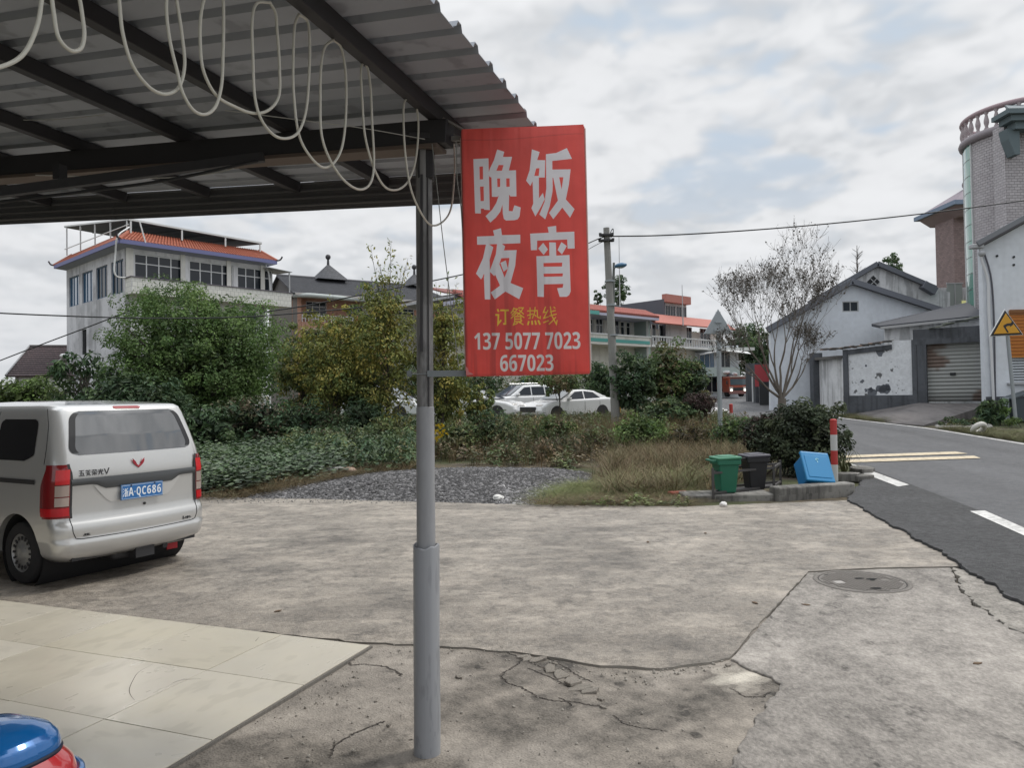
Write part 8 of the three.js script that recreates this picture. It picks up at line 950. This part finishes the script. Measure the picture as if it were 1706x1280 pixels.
const area = (px) => { const poly = px.map(([x, y]) => { const p = G(x, y); return [p.x, p.z]; }), xs = poly.map((p) => p[0]), zs = poly.map((p) => p[1]), a = Math.min(...xs), b = Math.max(...xs), c = Math.min(...zs), d = Math.max(...zs); return (r) => { const x = lerp(a, b, r()), z = lerp(c, d, r()); return inPoly(poly, x, z) ? V3(x, hgt(x, z) - 0.04, z) : null; }; };
const vary = (r, cols, k = 0.35) => { const c = cols[Math.floor(r() * cols.length)], m = 1 - k + 2 * k * r(); return c.map((q) => q * m); };
const grassMat = mat(1, 1, 1, 0.75, { side: THREE.DoubleSide }), weedMat = new THREE.MeshPhysicalMaterial({ vertexColors: true, roughness: 0.85, side: THREE.DoubleSide, transmission: 0.28, thickness: 0 });
const patchy = fbm(7, 7, 3, 1701), DRY = [[0.19, 0.13, 0.06], [0.15, 0.115, 0.05], [0.11, 0.095, 0.04], [0.20, 0.155, 0.085], [0.085, 0.095, 0.035], [0.13, 0.075, 0.045]];
{
  const A = area([[1015, 826], [1000, 800], [1020, 766], [1120, 744], [1250, 738], [1262, 790], [1180, 814], [1120, 824]]); scatter('tall_grass', 'tall dry yellow brown grass left of the litter bins', bladeGeo(18, 0.2, 0.55, 0.009, 1), grassMat, 2600, 201, (r) => { const p = A(r); if (!p) return null; const n = patchy(p.x * 0.06, p.z * 0.06); return { p, h: (0.22 + 0.55 * r() * r()) * (0.45 + 1.1 * n), w: 0.8 + 0.5 * r(), col: vary(r, n > 0.5 ? DRY : [...DRY, GM[3], GM[1]]) }; });
  const B = area([[690, 762], [700, 726], [800, 712], [1000, 704], [1190, 704], [1260, 718], [1255, 742], [1120, 745], [1010, 765], [960, 778], [800, 776]]); scatter('weeds', 'mixed green and brown weeds between the gravel and the parked cars', weedGeo(46, 2), weedMat, 760, 202, (r) => { const p = B(r); if (!p) return null; const n = patchy(p.x * 0.05 + 0.3, p.z * 0.05); return { p, h: (0.25 + 0.6 * r() * r()) * (0.4 + 1.3 * n), w: 0.6 + 0.5 * r(), col: vary(r, n > 0.48 ? [...GM, ...BR.slice(0, 4), ...BR.slice(0, 4)] : [...GM, GD[1], GL[0]]) }; });
  scatter('tall_grass', 'thin dry stalks standing among the weeds', bladeGeo(8, 0.2, 0.25, 0.009, 3), grassMat, 2000, 203, (r) => { const p = B(r); return p && { p, h: 0.45 + 0.6 * r(), w: 1, col: vary(r, DRY) }; });
  const C = area([[480, 778], [470, 735], [560, 722], [700, 722], [700, 780], [600, 786]]); scatter('weeds', 'dark weeds left of the post behind the gravel', weedGeo(46, 4), weedMat, 560, 204, (r) => { const p = C(r); return p && { p, h: 0.4 + 0.5 * r(), w: 0.8 + 0.5 * r(), col: vary(r, [...GD, ...GM, BR[2]]) }; });
  const D = area([[892, 843], [905, 824], [965, 806], [1040, 812], [1148, 822], [1150, 842]]); scatter('short_grass', 'short patchy green and straw grass at the concrete edge', bladeGeo(14, 0.14, 0.6, 0.008, 5), grassMat, 2600, 205, (r) => { const p = D(r); if (!p) return null; const n = patchy(p.x * 0.09, p.z * 0.09 + 0.2); return { p, h: 0.05 + 0.12 * r() * n, w: 0.6 + 0.5 * r(), col: vary(r, n > 0.5 ? [[0.11, 0.14, 0.035], [0.15, 0.16, 0.045], [0.09, 0.11, 0.03]] : [...DRY, [0.12, 0.125, 0.045]]) }; });
  const D2 = area([[960, 843], [970, 836], [1100, 832], [1152, 836], [1150, 845]]); scatter('short_grass', 'fresh green tufts along the concrete edge left of the bins', weedGeo(24, 6, 0.5), weedMat, 60, 206, (r) => { const p = D2(r); return p && { p, h: 0.05 + 0.16 * r() * r(), w: 0.2 + 0.4 * r(), col: vary(r, [[0.11, 0.16, 0.03], [0.14, 0.17, 0.04]]) }; });
  const V = area([[-140, 830], [-140, 752], [330, 748], [480, 752], [575, 768], [588, 783], [505, 800], [420, 815], [338, 827]]); const vg = (() => { const L = new Leaves(7), r = rng(8); for (let i = 0; i < 26; i++) { const a = r() * 6.28, o = Math.sqrt(r()) * 0.42, s = 0.09 + 0.08 * r(); L.leaf(Math.cos(a) * o, 0.25 + 0.75 * r(), Math.sin(a) * o, (r() - 0.5) * 1.1, 1, (r() - 0.5) * 1.1, s, s * 0.85, [1, 1, 1], 0.7 + 0.6 * r(), 0.2); } const g = new THREE.BufferGeometry(); g.setAttribute('position', new THREE.Float32BufferAttribute(L.p, 3)); g.setAttribute('color', new THREE.Float32BufferAttribute(L.c, 3)); g.setIndex(L.i); return g; })();
  scatter('ground_vine', 'thick mound of creeping vine leaves behind and right of the van', vg, weedMat, 3400, 207, (r) => { const p = V(r); if (!p) return null; return { p, h: 0.28 + 0.38 * r() * (0.5 + patchy(p.x * 0.08, p.z * 0.08)), w: 0.8 + 0.5 * r(), col: vary(r, [[0.05, 0.10, 0.032], [0.07, 0.125, 0.042], [0.04, 0.08, 0.03], [0.09, 0.14, 0.05]]) }; });
  const S = area([[330, 832], [420, 812], [505, 796], [595, 780], [700, 774], [700, 782], [600, 792], [520, 806], [440, 824], [400, 832]]); scatter('short_grass', 'brown dry grass strip between vine mound and gravel', bladeGeo(14, 0.14, 0.6, 0.009, 9), grassMat, 900, 208, (r) => { const p = S(r); return p && { p, h: 0.07 + 0.14 * r(), w: 0.8 + 0.4 * r(), col: vary(r, [[0.12, 0.085, 0.04], [0.16, 0.11, 0.05], [0.09, 0.085, 0.035]]) }; });
  const F = area([[-200, 742], [-200, 716], [200, 712], [480, 708], [800, 706], [1180, 700], [1180, 704], [700, 724], [480, 740]]); scatter('weeds', 'undergrowth in front of the parked cars and houses', weedGeo(40, 11), weedMat, 2200, 209, (r) => { const p = F(r); return p && { p, h: 0.25 + 0.35 * r(), w: 0.8 + 0.5 * r(), col: vary(r, [...GD, ...GM, BR[2]]) }; });
  const W = (r) => { const d = 21 + 14 * r(), x = edgeAt(farEdge, d) + 0.15 + 2.2 * r() * r(); return V3(x, hgt(x, -d) - 0.03, -d); }; scatter('short_grass', 'green grass verge along the far road edge', bladeGeo(16, 0.2, 0.5, 0.012, 12), grassMat, 1500, 210, (r) => { const p = W(r); if (p.z > -30.5 && p.z < -27 && p.x < 17.4 && p.x > 15.4) return null; return { p, h: 0.06 + 0.16 * r(), w: 1, col: vary(r, [[0.09, 0.11, 0.035], [0.12, 0.12, 0.04], [0.10, 0.08, 0.04]]) }; });
  const N = (r) => { const d = 16.5 + 22 * r(), x = edgeAt(nearEdge, d) - 0.1 - 1.6 * r(); return V3(x, hgt(x, -d) - 0.03, -d); }; scatter('weeds', 'low weeds along the near road edge behind the hedge', weedGeo(30, 13), weedMat, 420, 211, (r) => { const p = N(r); return { p, h: 0.2 + 0.35 * r(), w: 0.7, col: vary(r, [...GM, DRY[2]]) }; });
  // gravel heap
  const GP = [[395, 832], [470, 812], [545, 796], [610, 786], [700, 780], [800, 778], [930, 780], [985, 788], [985, 800], [930, 815], [900, 832], [885, 842], [700, 836], [500, 831]], A2 = area(GP), gp = GP.map(([x, y]) => { const p = G(x, y); return [p.x, p.z]; }), gn = fbm(5, 5, 3, 1801), edge = (x, z) => { let m = 9; for (let i = 0; i < gp.length; i++) { const [a, b] = gp[i], [c, d] = gp[(i + 1) % gp.length], t = clamp(((x - a) * (c - a) + (z - b) * (d - b)) / ((c - a) ** 2 + (d - b) ** 2)); m = Math.min(m, Math.hypot(x - a - t * (c - a), z - b - t * (d - b))); } return m; }, gy = (x, z) => hgt(x, z) - 0.02 + 0.13 * sstep(0, 2.2, edge(x, z)) * (0.55 + 0.9 * gn(x * 0.12, z * 0.12));
  const gx0 = Math.min(...gp.map((p) => p[0])), gx1 = Math.max(...gp.map((p) => p[0])), gz0 = Math.min(...gp.map((p) => p[1])), gz1 = Math.max(...gp.map((p) => p[1])), gm = grid(90, 60, (s, t) => { const x = lerp(gx0, gx1, s), z = lerp(gz1, gz0, t), q = inPoly(gp, x, z); return V3(x, q ? gy(x, z) - 0.02 : hgt(x, z) - 0.06, z); }); struct('gravel_bed', worldUV(gm), mat(0.10, 0.098, 0.10, 0.95, { bumpMap: rep(TX.grit, 2), bumpScale: 0.03 }), 'low grey gravel heap spread on the earth behind the concrete');
  const sg = new THREE.IcosahedronGeometry(1, 0); { const q = sg.attributes.position, rs = rng(4), seen = new Map(); for (let i = 0; i < q.count; i++) { const k = [q.getX(i), q.getY(i), q.getZ(i)].map((v) => v.toFixed(3)).join(); if (!seen.has(k)) seen.set(k, 0.7 + 0.6 * rs()); const m = seen.get(k); q.setXYZ(i, q.getX(i) * m, q.getY(i) * m, q.getZ(i) * m); } sg.computeVertexNormals(); }
  scatter('gravel', 'grey crushed stone gravel heaped behind the concrete lot', sg, mat(1, 1, 1, 0.9), 32000, 212, (r) => { const p = A2(r); if (!p) return null; const s = 0.016 + 0.036 * r() * r(); p.y = gy(p.x, p.z) + s * 0.2; const w = p.x > G(830, 830).x && p.z > -13.9 && r() < 0.5 ? 1.9 : 1, l = (0.05 + 0.2 * r() ** 3) * w; return { p, h: s * 0.8, w: s, col: [l * 1.0, l * 0.97, l * 0.98] }; });
  scatter('gravel', 'loose stones strewn at the lot edge and below the ramp', sg, mat(1, 1, 1, 0.9), 900, 213, (r) => { const k = r(); let p; if (k < 0.6) { p = G(lerp(330, 1150, r()), 833 + 9 * r() - 3); } else { p = G(lerp(1560, 1650, r()), 708 + 6 * r()); } const s = (k < 0.6 ? 0.01 : 0.05) * (0.5 + r()); p.y += s * 0.3 + (k < 0.6 ? 0.004 : 0); const l = 0.14 + 0.2 * r(); return { p, h: s * 0.7, w: s, col: [l, l * 0.97, l * 0.93] }; });
}
renderer.render(scene, camera);
